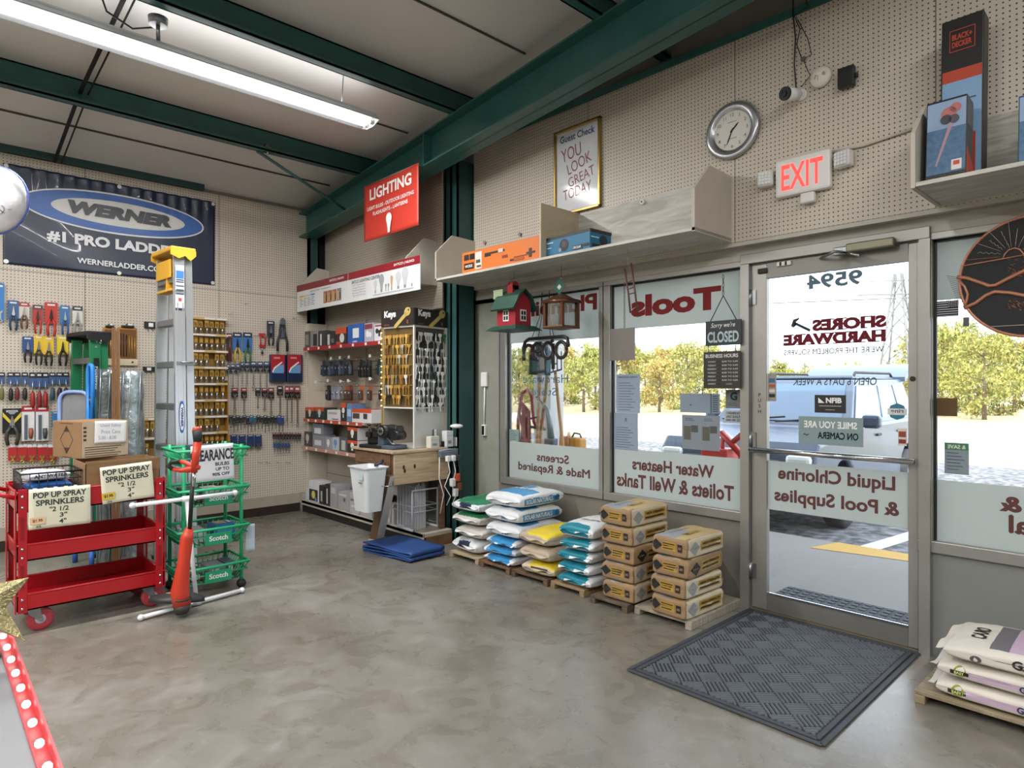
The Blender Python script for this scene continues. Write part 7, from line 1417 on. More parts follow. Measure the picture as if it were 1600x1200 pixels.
# hedge trimmer cartons
def tall_carton(name, lb, x0, x1, yf, z0, h, dep, lean, col, side, draw):
    t = thing(name, lb, 'box', ((x0 + x1) / 2, yf + dep / 2, z0 + dep / 2 * math.sin(lean) + .001)); w_ = (x1 - x0) / 2; X = Matrix.Rotation(-lean, 4, 'X'); b = B(); b.box((-w_, -dep / 2, 0), (w_, dep / 2, h), M(col, .45), .004, X=X); b.box((w_ - .001, -dep / 2 + .004, .004), (w_ + .001, dep / 2 - .004, h - .004), M(side, .45), X=X); draw(b, X @ fr(FB, (0, -dep / 2, 0)), w_, h, X @ fr(FL, (w_ + .001, 0, 0))); b.ob('carton', t); return t
def d1(b, X, w_, h, XS):
    O = M('b2432a', .4); S = M('7fa3c8', .4); b.rect(-w_ * .92, h * .05, w_ * .95, h * .62, S, X, .001); b.rect(-w_ * .92, h * .62, w_ * .95, h * .69, O, X, .001); b.rect(-w_ * .92, h * .03, w_ * .7, h * .3, M('a8412e', .4), X, .001, .001); b.disc(-w_ * .55, h * .215, .024, WHITE, X, .001, 16, .002); b.text('16', .02, INK, X, u=-w_ * .55, v=h * .215, z=.003, bold=.04); b.disc(-w_ * .55, h * .1, .024, M('c9b8a8', .5), X, .001, 16, .002)
    b.rect(-w_ * .6, h * .8, w_ * .62, h * .93, O, X, .001); b.rect(-w_ * .56, h * .805, w_ * .58, h * .925, M('1c1a1a', .4), X, .001, .001); b.text('BLACK+', .028, O, X, v=h * .885, w=w_ * .95, bold=.04, z=.002); b.text('DECKER', .028, O, X, v=h * .84, w=w_ * .95, bold=.04, z=.002)
    for i in range(2): b.rect(-w_ * .8, h * (.5 - i * .03), w_ * (.7 - .3 * i), h * (.507 - i * .03), NAVY, X, .001, .001)
    b.rect(-w_ * .7, h * .36, w_ * .1, h * .41, M('d8dce0', .5), X, .001, .001)
def d2(b, X, w_, h, XS):
    b.rect(-w_ * .94, h * .05, w_ * .96, h * .97, M('8aa2c0', .4, var=.2, scale=6), X, .001); b.rect(-w_ * .94, h * .05, w_ * .96, h * .62, M('486a8c', .45, var=.35, scale=45), X, .001, .0006)
    m = M('b06a68', .4); b.disc(.01, h * .8, .03, m, X, .001, 14, .002); b.disc(.035, h * .86, .022, m, X, .001, 14, .002); b.disc(.0, h * .73, .022, M('3a3c44', .4), X, .001, 12, .0025); b.disc(.03, h * .72, .02, M('4a4c54', .4), X, .001, 12, .0025); b.prism([(.015, h * .7), (.03, h * .69), (-w_ * .42, h * .15), (-w_ * .5, h * .16)], .001, M('a88894', .4), X, .002); b.rect(w_ * .3, h * .07, w_ * .8, h * .2, M('d8d0cc', .5), X, .001, .002); b.rect(w_ * .4, h * .13, w_ * .7, h * .18, M('b8503c', .5), X, .001, .003)
    b.rect(-.5 * .1, h * .62, .05, h * .97, M('4c5058', .4), XS, .001); b.prism([(-.055, h * .02), (.055, h * .02), (.055, h * .18), (-.055, h * .34)], .001, M('b2432a', .4), XS, .001)
x0 = oy(1437, 270, 3.40).x; x1 = oy(1490, 270, 3.40).x
tall_carton('hedge_trimmer_carton', 'short hedge trimmer carton with blue shrub picture in the shelf corner', -.845, -.69, 3.38, 2.303, .36, .11, .09, '1e1e20', '44464c', d2)
tall_carton('hedge_trimmer_carton', 'tall black and orange hedge trimmer carton leaning on the pegboard', -.83, -.665, 3.552, 2.303, .80, .10, .06, '1b1a1a', '201f20', d1)
q = oy(1592, 225, 3.45); tall_carton('hedge_trimmer_carton', 'blue picture carton at the frame edge of the weathered shelf', q.x, q.x + .15, 3.42, 2.303, .30, .10, .08, '27506e', '27506e', d2)
# ------------------------------------------------------------------ things on the pegboard over the door
GOLDF = M('a88a4a', .3, .7, var=.1)
a, c = oy(866, 265, YP - .02), oy(938, 265, YP - .02); zt, zb = (oy(866, 210, YP).z + oy(938, 184, YP).z) / 2, (oy(866, 345, YP).z + oy(938, 325, YP).z) / 2 + .012
t = thing('picture_frame', 'gold framed guest check print with red handwriting above the shelf', 'picture', ((a.x + c.x) / 2, YP - .001, (zt + zb) / 2)); w_, h = (c.x - a.x) / 2, (zt - zb) / 2
b = B()
for p, r_ in (((-w_, -.028, h - .02), (w_, 0, h)), ((-w_, -.028, -h), (w_, 0, -h + .02)), ((-w_, -.028, -h), (-w_ + .02, 0, h)), ((w_ - .02, -.028, -h), (w_, 0, h))): b.box(p, r_, GOLDF, .004)
b.ob('frame', t); b = B(); b.box((-w_ + .02, -.012, -h + .02), (w_ - .02, -.004, h - .02), M('d9dce2', .12, var=.02, coat=.6)); b.ob('print', t)
q = B(); X = fr(FB, (0, -.0125, 0)); rd_ = M('8c3444', .5)
q.text('Guest Check', .055, M('2f4a7c', .5), X, u=.0, v=h * .78, w=w_ * 1.5, bold=.02, sx=.8)
for tx_, u, v, hh, ro, wd in (('YOU', -.06, h * .42, .1, .12, .2), ('LOOK', .02, h * .12, .085, .25, .24), ('GREAT', .04, -h * .2, .075, .2, .26), ('TODAY', .0, -h * .5, .08, .1, .28)): q.text(tx_, hh, rd_, X, u=u, v=v, w=wd, rot=ro, bold=-.005)
for i in range(9): q.rect(-w_ * .75, h * .55 - i * .055, w_ * .78, h * .553 - i * .055, M('b4bfd4', .5), X, .0004)
q.ob('lettering', t)
# clock
cc = oy(1146, 205, YP); t = thing('wall_clock', 'round silver rimmed clock on the pegboard', 'clock', (cc.x, YP, cc.z)); Xc = fr(FB, (0, 0, 0)); b = B(); b.lathe([(.10, .0), (.175, .004), (.178, .02), (.165, .032), (.135, .03), (.125, .018), (.12, .016)], M('b4b6ba', .28, .85), 48, Xc, cap=False); b.ob('rim', t)
b = B(); b.disc(0, 0, .125, M('d9d6cf', .5, var=.02), Xc, .006, 48, .01); b.ob('dial', t); q = B()
for k in range(12): a = math.radians(90 - 30 * (k + 1)); q.text(str(k + 1), .02, BLACK, Xc, u=.098 * math.cos(a), v=.098 * math.sin(a), z=.016, bold=.0)
for k in range(60): a = math.radians(6 * k); q.rect(.113 * math.cos(a) - .0008, .113 * math.sin(a) - .0008, .113 * math.cos(a) + .0008, .113 * math.sin(a) + .0008, BLACK, Xc, .0006, .016)
q.rect(-.03, .052, .03, .056, M('8a8a88', .5), Xc, .0006, .016); q.rect(-.02, -.05, .03, -.046, M('8a8a88', .5), Xc, .0006, .016); q.ob('numerals', t)
for nm, ang, ln, wd in (('hour_hand', 90 - 47, .06, .0045), ('minute_hand', 90 - 203, .092, .0035), ('second_hand', 90 - 225 + 180, .045, .0015)):
    b = B(); Xh = Xc @ Matrix.Rotation(math.radians(ang), 4, 'Z'); b.prism([(-.015, -wd), (ln * .7, -wd), (ln, 0), (ln * .7, wd), (-.015, wd)], .0012, BLACK, Xh, .018); b.ob(nm, t)
b = B(); b.disc(0, 0, .006, BLACK, Xc, .002, 12, .019); b.ob('hub', t)
# exit sign with twin lamps
e0, e1 = oy(1216, 280, YP), oy(1302, 270, YP); zt, zb = (oy(1215, 250, YP).z + oy(1302, 240, YP).z) / 2, (oy(1300, 300, YP).z + oy(1217, 308, YP).z) / 2
t = thing('exit_sign', 'white exit sign with red letters and twin emergency lamps', 'sign', ((e0.x + e1.x) / 2, YP, (zt + zb) / 2)); w_, h = (e1.x - e0.x) / 2, (zt - zb) / 2; XE = fr(FB, (0, 0, 0)); b = B(); b.box((-w_, -.045, -h), (w_, 0, h), M('e2e0de', .4), .014); b.ob('housing', t)
q = B(); q.text('EXIT', h * 1.35, M('ff3a34', .4, var=0, emit=1.6, name='exit_red'), XE, z=.0455, w=w_ * 1.5, bold=.015); q.ob('lettering', t)
for u, rz_ in ((-w_ - .062, .25), (w_ + .066, -.2)):
    b = B(); X = Matrix.Translation((u, -.03, (.02 if u < 0 else .03))) @ Matrix.Rotation(rz_, 4, 'Z'); b.box((-.045, -.03, -.045), (.045, .025, .045), M('dcdad6', .45), .012, X=X); X2 = X @ fr(FB, (0, -.03, 0)); b.rect(-.036, -.036, .036, .036, M('c4c7c6', .4, var=.3, scale=80), X2, .004)
    for i in range(4):
        for j in range(4): b.disc(-.027 + .018 * i, -.027 + .018 * j, .007, M('dcdedd', .4), X2, .003, 8, .004)
    b.ob('lamp_head', t)
    b = B(); b.cyl((u * .86, -.02, 0), (u * .98, -.02, 0), .012, WHITE); b.ob('lamp_arm', t)
b = B(); b.box((-.01, -.05, -h - .062), (.07, -.01, -h - .002), M('dedcd8', .4), .01); b.ob('sensor', t)
q0, q1, q2 = oy(1302, 238, YP), oy(1352, 228, YP), oy(1425, 203, YP); b = B(); b.tube([(q0.x, YP - .012, q0.z), (q1.x, YP - .012, q1.z), (q2.x, YP - .012, q2.z)], .007, M('c0b8aa', .5), 8); tag(b.ob('cable_duct'), 'cream cable running from the exit sign to the shelf end', 'cable')
# camera, detector, black speaker, hanging wires
q = oy(1250, 150, YP); t = thing('security_camera', 'white bullet security camera with black face on the pegboard', 'camera', (q.x, YP, q.z)); b = B(); b.cyl((.01, 0, .0), (.01, -.02, 0), .035, WHITE, .03, 18); b.cyl((.01, -.02, 0), (-.0, -.07, -.01), .014, WHITE); b.ob('mount', t); b = B(); d = Vector((-.3, -.95, -.15)).normalized(); p0_ = Vector((.005, -.05, -.008)); b.cyl(p0_, p0_ + d * .09, .033, WHITE, .036, 18); b.ob('housing', t); b = B(); b.cyl(p0_ + d * .09, p0_ + d * .105, .037, BLACK, n=20); b.cyl(p0_ + d * .105, p0_ + d * .112, .018, M('15181c', .1), n=14); b.ob('lens_face', t)
q = oy(1284, 122, YP); t = thing('alarm_detector', 'round cream detector with embossed mark on the pegboard', 'detector', (q.x, YP, q.z)); b = B(); b.lathe([(.02, 0), (.056, .002), (.058, .018), (.052, .03), (.01, .034)], M('dbd7c9', .45), 32, fr(FB, (0, 0, 0))); b.ob('body', t); b = B(); X = fr(FB, (0, -.035, 0)); mk = M('8d8a80', .5)
for k in range(3): b.tube([X @ Vector((.012 + (.006 + .006 * k) * math.cos(a), .006 + (.006 + .006 * k) * math.sin(a), 0)) for a in [math.radians(d) for d in (-30, 0, 30, 60)]], .0014, mk, 5)
b.tube([X @ Vector(p) for p in ((-.026, -.01, 0), (-.02, .012, 0), (-.008, .004, 0), (-.01, -.02, 0))], .0014, mk, 5); b.ob('mark', t)
q = oy(1326, 124, YP); t = thing('wall_speaker', 'small black wall box beside the round detector', 'speaker', (q.x, YP, q.z)); b = B(); b.box((-.042, -.05, -.055), (.042, -.012, .055), M('17181a', .35), .006); b.ob('housing', t); b = B(); b.cyl((.02, -.012, -.0), (.02, 0, 0), .02, BLACK); b.box((.04, -.03, -.012), (.055, -.012, .012), BLACK, .004); b.ob('bracket', t)
b = B(); q = [oy(px, py, YP - .015) for px, py in ((1240, -40), (1239, 20), (1243, 60), (1241, 100), (1244, 138))]; b.tube(q, .004, BLACK, 6); q2 = [oy(px, py, YP - .02) for px, py in ((1246, 30), (1262, 60), (1268, 85), (1255, 92), (1262, 110), (1266, 118), (1252, 136))]; b.tube(q2, .0025, BLACK, 6); q3 = [oy(px, py, YP - .02) for px, py in ((1252, -30), (1262, 10), (1241, 25), (1250, 45), (1245, 70), (1252, 90))]; b.tube(q3, .003, BLACK, 6); b.box((q2[3].x - .012, YP - .028, q2[3].z - .012), (q2[3].x + .012, YP - .012, q2[3].z + .012), M('5a5c60', .5), .004); tag(b.ob('camera_wires'), 'tangled black wires dropping to the security camera', 'wire')
# red hanging banner
zt, zb, xa, xb, yb = 3.26, 2.735, -5.376, -4.49, 3.18
t = thing('hanging_banner', 'red Lighting banner hanging under the green rafter', 'banner', ((xa + xb) / 2, yb, zt)); w_, h = (xb - xa) / 2, zt - zb; RB = M('c23a2c', .5, var=.04); wv = lambda u, v: .012 * math.sin(u * 4 + 1) + .02 * (u / w_) ** 2 * (1 if u < 0 else .6)
n, k = 24, 14; b = B(); vs_ = [(w_ * (2 * i / n - 1), -h * j / k, wv(w_ * (2 * i / n - 1), 0)) for i in range(n + 1) for j in range(k + 1)]; b.add(vs_, [(i * (k + 1) + j + 1, (i + 1) * (k + 1) + j + 1, (i + 1) * (k + 1) + j, i * (k + 1) + j) for i in range(n) for j in range(k)], RB, True, FB); o = b.ob('sheet', t); m = o.modifiers.new('vinyl', 'SOLIDIFY'); m.thickness = .002; m.offset = -1
q = B(); fn = lambda x, y, z: (x, y, z + wv(x, y) + .003); WB = M('eae6e2', .5)
q.text('LIGHTING', .105, WB, FB, v=-h * .2, w=w_ * 1.55, bold=.03, fn=fn); q.ob('lettering', t); q = B(); q.text('LIGHT BULBS - OUTDOOR LIGHTING', .034, WB, FB, v=-h * .44, w=w_ * 1.72, bold=.015, fn=fn); q.text('FLASHLIGHTS - LANTERNS', .034, WB, FB, v=-h * .55, w=w_ * 1.3, bold=.015, fn=fn); q.ob('lettering', t); q = B()
pts = [(.045 * math.cos(a), -h * .73 + .05 * math.sin(a)) for a in [math.radians(d) for d in range(-40, 221, 20)]]; q.prism(pts + [(-.02, -h * .9), (-.016, -h * .97), (.016, -h * .97), (.02, -h * .9)], .001, WB, FB, .024); q.ob('bulb_emblem', t)
b = B()
for s in (-.9, .9): b.tube([(w_ * s, -wv(w_ * s, 0), 0), (w_ * s, .04, 3.03 + .09 * (t.location.x + w_ * s + 6.83) - zt + .01)], .003, HK, 5)
b.tube([(-w_, -.01, -.004), (0, -.01, -.004), (w_, -.01, -.004)], .006, HK, 6); b.ob('hanger', t)
# ------------------------------------------------------------------ things hung before the windows
yb = 3.55; q = oy(803, 500, yb); t = thing('birdhouse_feeder', 'red barn bird feeder with green roof hanging before the Plumbing window', 'bird feeder', (q.x, yb, oy(803, 517, yb).z)); BR, BG = M('a02430', .5, var=.06), M('1e4a3c', .5)
b = B(); b.box((-.105, -.085, .035), (.105, .085, .2), BR); b.prism([(-.085, .2), (.085, .2), (.08, .235), (.0, .30), (-.08, .235)], .21, BR, Matrix(((0, 0, 1, -.105), (1, 0, 0, 0), (0, 1, 0, 0), (0, 0, 0, 1)))); b.ob('house', t)
b = B(); prof = [(.135, .165), (.10, .22), (.075, .27), (.0, .325), (-.075, .27), (-.10, .22), (-.135, .165)]
b.prism(prof + [(y * .92, z - .012) for y, z in reversed(prof)], .27, BG, Matrix(((0, 0, 1, -.135), (1, 0, 0, 0), (0, 1, 0, 0), (0, 0, 0, 1)))); b.ob('roof', t)
b = B(); b.box((-.04, -.035, .30), (.02, .035, .36), BR); b.cyl((-.04, 0, .36), (.02, 0, .36), .035, BR, n=14); b.ob('cupola', t)
b = B(); n = [(-.13, -.11), (.13, -.11), (.13, .11), (-.13, .11)]; m_ = [(-.175, -.15), (.175, -.15), (.175, .15), (-.175, .15)]; b.add([(x, y, .035) for x, y in n] + [(x, y, .0) for x, y in m_] + [(x, y, .012) for x, y in n], [(0, 1, 2, 3), (0, 4, 5, 1), (1, 5, 6, 2), (2, 6, 7, 3), (3, 7, 4, 0), (4, 7, 6, 5)], BG); b.ob('tray', t)
for X in (fr(FB, (0, -.085, .115)), fr(FL, (.105, 0, .115))):
    b = B(); b.rect(-.032, -.045, .032, .045, WHITE, X, .004); 
    for i in (-1, 1):
        for j in (-1, 1): b.rect(i * .014 - .010, j * .019 - .015, i * .014 + .010, j * .019 + .015, BLACK, X, .001, .004)
    b.ob('window', t)
b = B(); b.tube([(0, 0, .32), (.0, 0, 2.285 - t.location.z)], .0025, HK, 5); b.ob('wire', t)
b = B(); b.box((-.18, -.06, .262), (-.07, -.052, .335), M('9db08a', .6), .002, X=Matrix.Rotation(.0, 4, 'Y')); b.tube([(-.09, -.056, .33), (-.01, 0, .42)], .0015, HK, 4); b.ob('price_card', t)
yb = 3.58; q = oy(877, 490, yb); t = thing('lantern_feeder', 'copper lantern bird feeder with green tag before the Plumbing window', 'bird feeder', (q.x, yb, oy(877, 514, yb).z)); CO = M('6d4632', .35, .6, var=.15)
b = B(); b.box((-.1, -.1, .0), (.1, .1, .02), CO, .006); b.ob('base', t); b = B()
for x in (-.085, .085):
    for y in (-.085, .085): b.box((x - .012, y - .012, .02), (x + .012, y + .012, .19), CO)
b.ob('frame', t); b = B(); b.lathe([(.155, .19), (.14, .215), (.09, .23), (.05, .25), (.02, .262), (.0, .265)], CO, 4, Matrix.Rotation(PI / 4, 4, 'Z')); b.ob('roof', t)
b = B(); 
for a in range(4): b.box((-.073, -.084, .02), (.073, -.082, .19), GL, X=Matrix.Rotation(PI / 2 * a, 4, 'Z'))
b.ob('glass', t); b = B(); b.cyl((0, 0, .02), (0, 0, .16), .025, M('2c2a2a', .4), .012); b.cyl((0, 0, .16), (0, 0, .19), .03, M('2c2a2a', .4), .04); b.ob('seed_tube', t)
b = B(); b.tube([(0, 0, .262), (.0, 0, 2.285 - t.location.z)], .0025, HK, 5); b.ob('wire', t); b = B(); X = fr(FB, (0, -.02, .315)) @ Matrix.Rotation(PI / 4, 4, 'Z'); b.rect(-.045, -.045, .045, .045, M('24584a', .5), X, .002); b.rect(-.018, -.018, .012, .012, M('c9cfc4', .5), X, .001, .002); b.ob('tag', t)
# open sign, seen from behind
yo = 3.80; a, c = oy(817, 555, yo), oy(888, 555, yo); t = thing('open_sign', 'dark outline open sign hanging in the Plumbing window', 'sign', ((a.x + c.x) / 2, yo, oy(853, 548, yo).z)); wd = c.x - a.x; DK = M('35302f', .4); DK2 = M('4a4444', .5)
b = B(); X = fr(FB, (0, 0, 0)); wh = wd / 2; top = .105
b.tube([X @ Vector(p) for p in [(-wh + .01, .0, 0), (-wh + .01, .04, 0), (-wh + .03, .085, 0), (-wh + .07, top, 0), (wh - .05, top, 0), (wh - .012, .09, 0), (wh, .05, 0), (wh - .005, .02, 0)]], .0145, DK, 10)
def ring(cx, cy, r, a0=0, a1=360, n=20): return [X @ Vector((cx + r * math.cos(math.radians(a0 + (a1 - a0) * i / n)), cy + r * 1.1 * math.sin(math.radians(a0 + (a1 - a0) * i / n)), 0)) for i in range(n + 1)]
r = .058; u = [wh - .075, .035, -.085, -wh + .07]
b.tube(ring(u[0], 0, r), .0145, DK, 10); b.tube(ring(u[1], 0, r), .0145, DK, 10); b.tube([X @ Vector((u[1] + r, .055, 0)), X @ Vector((u[1] + r, -.15, 0))], .0145, DK, 10)
b.tube(ring(u[2], 0, r, -40, 270) , .0145, DK, 10); b.tube([X @ Vector((u[2] - r, .0, 0)), X @ Vector((u[2] + r * .8, .0, 0))], .0145, DK, 10); b.tube(ring(u[3], -.01, r, 0, 180), .0145, DK, 10); b.tube([X @ Vector((u[3] - r, -.01, 0)), X @ Vector((u[3] - r, -.075, 0))], .0145, DK, 10); b.tube([X @ Vector((u[3] + r, .05, 0)), X @ Vector((u[3] + r, -.075, 0))], .0145, DK, 10)
b.ob('letters', t); b = B()
b.sphere((u[1] + r, -.012, .075), .016, DK, 10)
b.ob('mounting_boss', t); b = B()
for s in (-.6, -.3, .25, .4): b.tube([(wh * s, 0, top), (wh * s * .3 + (.02 if s > 0 else -.01), 0, .28), (-.03 if s < 0 else .05, 0, 2.15 - t.location.z)], .003, BLACK, 5)
b.ob('cord', t)
# grey plaque, toy ladder, closed and hours boards
yo = 3.78; a, c = oy(953, 514, yo), oy(992, 561, yo); t = thing('grey_plaque', 'plain grey square board hanging in the Tools window', 'plaque', ((a.x + c.x) / 2, yo, (oy(972, 514, yo).z + oy(972, 562, yo).z) / 2)); w_ = (c.x - a.x) / 2; h = (oy(972, 512, yo).z - oy(972, 562, yo).z) / 2; b = B(); b.box((-w_, -.004, -h), (w_, .004, h), M('77716d', .5, var=.08), .003); b.ob('board', t); b = B(); zc = 2.13 - t.location.z; n = int((zc - h) / .03)
for i in range(n): X = Matrix.Translation((.02, 0, h + .015 + i * (zc - h) / n)) @ Matrix.Rotation(PI / 2 * (i % 2), 4, 'Z'); b.tube([X @ Vector((.006 * math.cos(a), 0, .014 * math.sin(a))) for a in [2 * PI * k / 8 for k in range(8)]], .002, M('6a6664', .4, .7), 5, closed=True)
b.ob('chain', t)
yo = 3.48; P_ = lambda px, py: oy(px, py, yo); t = thing('wind_chime_ladder', 'small brown toy ladder hanging under the long shelf', 'ornament', P_(986, 460)); LL = t.location; b = B(); wr_ = M('5c3a30', .5)
b.tube([P_(976, 420) - LL, P_(982, 460) - LL, P_(985, 489) - LL], .006, wr_, 8); b.tube([P_(986, 411) - LL, P_(992, 455) - LL, P_(997, 493) - LL], .006, wr_, 8); b.ob('rails', t)
for f in (.35, .5, .62): b = B(); b.tube([P_(976 + 8 * f, 420 + 65 * f) - LL, P_(986 + 10 * f, 411 + 75 * f) - LL], .004, wr_, 6); b.ob('rung', t)
b = B(); b.tube([P_(981, 415) - LL, Vector((0, 0, 2.285)) + Vector((P_(981, 415).x, yo, 0)) - LL], .002, HK, 4); b.ob('string', t)
yo = 3.79; P_ = lambda px, py: oy(px, py, yo)
t = thing('closed_sign', 'black Sorry we are closed board hanging in the Tools window', 'sign', (P_(1130, 520).x, yo, P_(1130, 520).z)); w_ = (P_(1158, 520).x - P_(1102, 520).x) / 2; h = (P_(1130, 501).z - P_(1130, 540).z) / 2; b = B(); b.box((-w_, -.004, -h), (w_, .004, h), M('202a2e', .4), .003); b.ob('board', t); q = B(); X = fr(FB, (0, -.0042, 0)); G_ = M('a9bcc0', .45)
q.text("Sorry we're", h * .5, WHITE, X, v=h * .58, w=w_ * 1.35, shear=.3, bold=-.0); q.text('CLOSED', h * .9, G_, X, v=-h * .32, w=w_ * 1.75, bold=.03); q.ob('lettering', t)
b = B(); zc = P_(1130, 462).z - t.location.z; 
for s in (-1, 1): b.tube([(s * w_ * .72, 0, h), (0, 0, zc)], .003, BLACK, 5)
for i in range(5): X = Matrix.Translation((0, 0, zc + .015 + i * .026)) @ Matrix.Rotation(PI / 2 * (i % 2), 4, 'Z'); b.tube([X @ Vector((.006 * math.cos(a), 0, .015 * math.sin(a))) for a in [2 * PI * k / 8 for k in range(8)]], .0022, M('57585a', .4, .7), 5, closed=True)
b.ob('chain', t)
t = thing('hours_sign', 'dark business hours board hanging below the closed board', 'sign', (P_(1128, 578).x, yo, P_(1128, 578).z)); w_ = (P_(1157, 578).x - P_(1099, 578).x) / 2; h2 = (P_(1128, 549).z - P_(1128, 607).z) / 2; b = B(); b.box((-w_, -.004, -h2), (w_, .004, h2), M('2d2b29', .4), .003); b.ob('board', t); q = B(); X = fr(FB, (0, -.0042, 0)); q.text('BUSINESS HOURS', h2 * .2, M('d8d4cc', .5), X, v=h2 * .76, w=w_ * 1.75, bold=.02)
for i, dname in enumerate(('MONDAY', 'TUESDAY', 'WEDNESDAY', 'THURSDAY', 'FRIDAY', 'SATURDAY', 'SUNDAY')):
    v = h2 * .45 - i * h2 * .2; q.text(dname, h2 * .085, M('b9b5ad', .5), X, u=-w_ * .52, v=v, w=w_ * (.42 + .03 * (len(dname) - 6)), bold=.02); q.rect(-w_ * .28, v - h2 * .05, -w_ * .04, v + h2 * .05, M('1c1b1a', .5), X, .0006)
    if i < 6: q.text('8:00 TO 5:30' if i < 5 else '8:00 TO 4:00', h2 * .085, M('b9b5ad', .5), X, u=w_ * .44, v=v, w=w_ * .84, bold=.02)
    else: q.text('CLOSED', h2 * .085, M('b9b5ad', .5), X, u=w_ * .4, v=v, w=w_ * .3)
q.ob('lettering', t); b = B()
for s in (-.72, .72): b.tube([(w_ * s, 0, h2), (w_ * s, 0, h2 + (P_(1130, 540).z - P_(1128, 549).z))], .004, HK, 6)
b.ob('link', t)
# black and copper wall disc
yd = 3.74; c_ = oy(1612, 433, yd); top_, bot_ = oy(1590, 340, yd).z, oy(1590, 526, yd).z; r = .275; ctr = Vector((oy(1500, 433, yd).x + r, yd, (top_ + bot_) / 2)); t = thing('metal_wall_art', 'round black metal wall art with copper sun and ridges before the window', 'wall art', ctr); X = fr(FB, (0, 0, 0)); CP = M('b0765c', .4, .3, var=.15); BKD = M('15171b', .7, .0, var=.2, scale=3)
b = B(); b.disc(0, 0, r, BKD, X, .006, 64); b.ob('disc', t); b = B(); b.tube([X @ Vector((r * math.cos(2 * PI * i / 64), r * math.sin(2 * PI * i / 64), .004)) for i in range(64)], .007, CP, 8, closed=True); b.ob('rim', t)
q = B(); V = lambda px, py, z=.009: (lambda p: Vector((p.x - ctr.x, -z, p.z - ctr.z)))(oy(px, py, yd))
q.tube([V(1505, 416), V(1600, 399)], .0035, CP, 6); q.tube([V(1507, 407), V(1564, 402)], .0015, CP, 4); q.ob('horizon_line', t)
q = B(); q.tube([V(1568, 404), V(1571, 397), V(1577, 391), V(1586, 388), V(1594, 390), V(1600, 397), V(1602, 402)], .004, CP, 6); q.ob('sun_arc', t)
q = B()
for p0_, p1_ in (((1564, 393), (1525, 380)), ((1571, 388), (1544, 360)), ((1581, 387), (1576, 345)), ((1592, 387), (1606, 358)), ((1599, 390), (1622, 372))): q.tube([V(*p0_), V(*p1_)], .0016, M('a89c96', .4, .4), 4)
for p0_, p1_ in (((1564, 397), (1528, 395)), ((1567, 390), (1546, 376)), ((1578, 387), (1564, 361)), ((1587, 386), (1591, 356))):
    q.tube([V(p0_[0] + (p1_[0] - p0_[0]) * k / 8, p0_[1] + (p1_[1] - p0_[1]) * k / 8 + 1.2 * (-1) ** k) for k in range(9)], .0014, M('a89c96', .4, .4), 4)
q.ob('sun_ray', t)
q = B(); q.tube([V(1496, 433), V(1512, 435), V(1530, 441), V(1546, 447), V(1556, 446), V(1575, 436), V(1600, 424), V(1640, 410)], .009, CP, 8); q.ob('upper_ridge', t)
q = B(); q.tube([V(1507, 482), V(1525, 474), V(1541, 462), V(1555, 456), V(1580, 458), V(1600, 462), V(1640, 470)], .009, CP, 8); q.ob('lower_ridge', t)
q = B(); q.tube([V(1499, 438), V(1508, 448), V(1513, 460), V(1511, 472), V(1507, 480)], .006, CP, 8); q.ob('side_curve', t); q = B()
for i in range(15): q.tube([V(1500 + i * .5, 434 + i * 3.3, .004), V(1490 + i * .9, 433 + i * 3.0, .012), V(1480 + i * 1.3, 431 + i * 3.1, .014)], .0013, M('4a4240', .5), 4)
q.ob('bristle', t); q = B(); rr2 = random.Random(5)
for i in range(90): px, py = rr2.uniform(1574, 1640), rr2.uniform(405, 432); q.tube([V(px, py, .008), V(px + 5, py + rr2.uniform(-2, 4), .009)], .0012, CP, 3)
for i in range(70): px, py = rr2.uniform(1574, 1640), rr2.uniform(466, 482); py += (px - 1574) * .2; q.tube([V(px, py, .008), V(px + 4, py + rr2.uniform(1, 4), .009)], .0012, CP, 3)
q.ob('etched_lines', t); q = B(); q.tube([V(1541, 511), V(1640, 506)], .0025, M('a89c96', .4, .4), 5); q.ob('shore_line', t)
b = B(); b.tube([V(1509, 484), V(1511, 491), V(1510, 496)], .001, BLACK, 4); p = V(1510, 503); b.box((p.x - .012, -.006, p.z - .022), (p.x + .012, -.003, p.z + .022), M('4a4a4c', .5)); b.ob('price_tag', t); b = B(); b.tube([(0, 0, r), (0, .02, 2.27 - ctr.z)], .002, HK, 4); b.ob('wire', t)
# ------------------------------------------------------------------ papers on the panes
def decal(parent, px0, py0, px1, py1, col, draw=None, name='sticker', trans=.35):
    m = (px0 + px1) / 2; a, c = oy(px0, py0, YV), oy(px1, py1, YV); zt, zb = oy(m, py0, YV).z, oy(m, py1, YV).z; q = B(); w_, h = (c.x - a.x) / 2, (zt - zb) / 2; X = fr(FB, ((a.x + c.x) / 2, YV - .0012, (zt + zb) / 2)); q.rect(-w_, -h, w_, h, film('paper_' + col, col, trans), X, .001); 
    if draw: draw(q, X, w_, h)
    return q.ob(name, parent)
TXT = film('print_grey', '5c6878', .3); 
def lines(n, a=.85, b_=-.8, hd=None):
    def f(q, X, w_, h):
        if hd: q.text(hd, h * .09, TXT, X, v=h * .86, w=w_ * 1.6, mirror=True, bold=.02, z=.001)
        for i in range(n):
            v = h * (a + (b_ - a) * i / max(1, n - 1)); q.rect(-w_ * .8, v - .002, w_ * (.2 + .55 * ((i * 7) % 5) / 5), v + .0015, TXT, X, .0006, .001)
    return f
decal(w2, 963, 585, 1000, 645, 'a9b4c4', lines(11, .55, -.85, 'SHORES HARDWARE')); 
def cert(q, X, w_, h):
    q.text('R', h * .2, TXT, X, v=h * .62, mirror=True, bold=.01, z=.001); lines(9, .2, -.85)(q, X, w_, h)
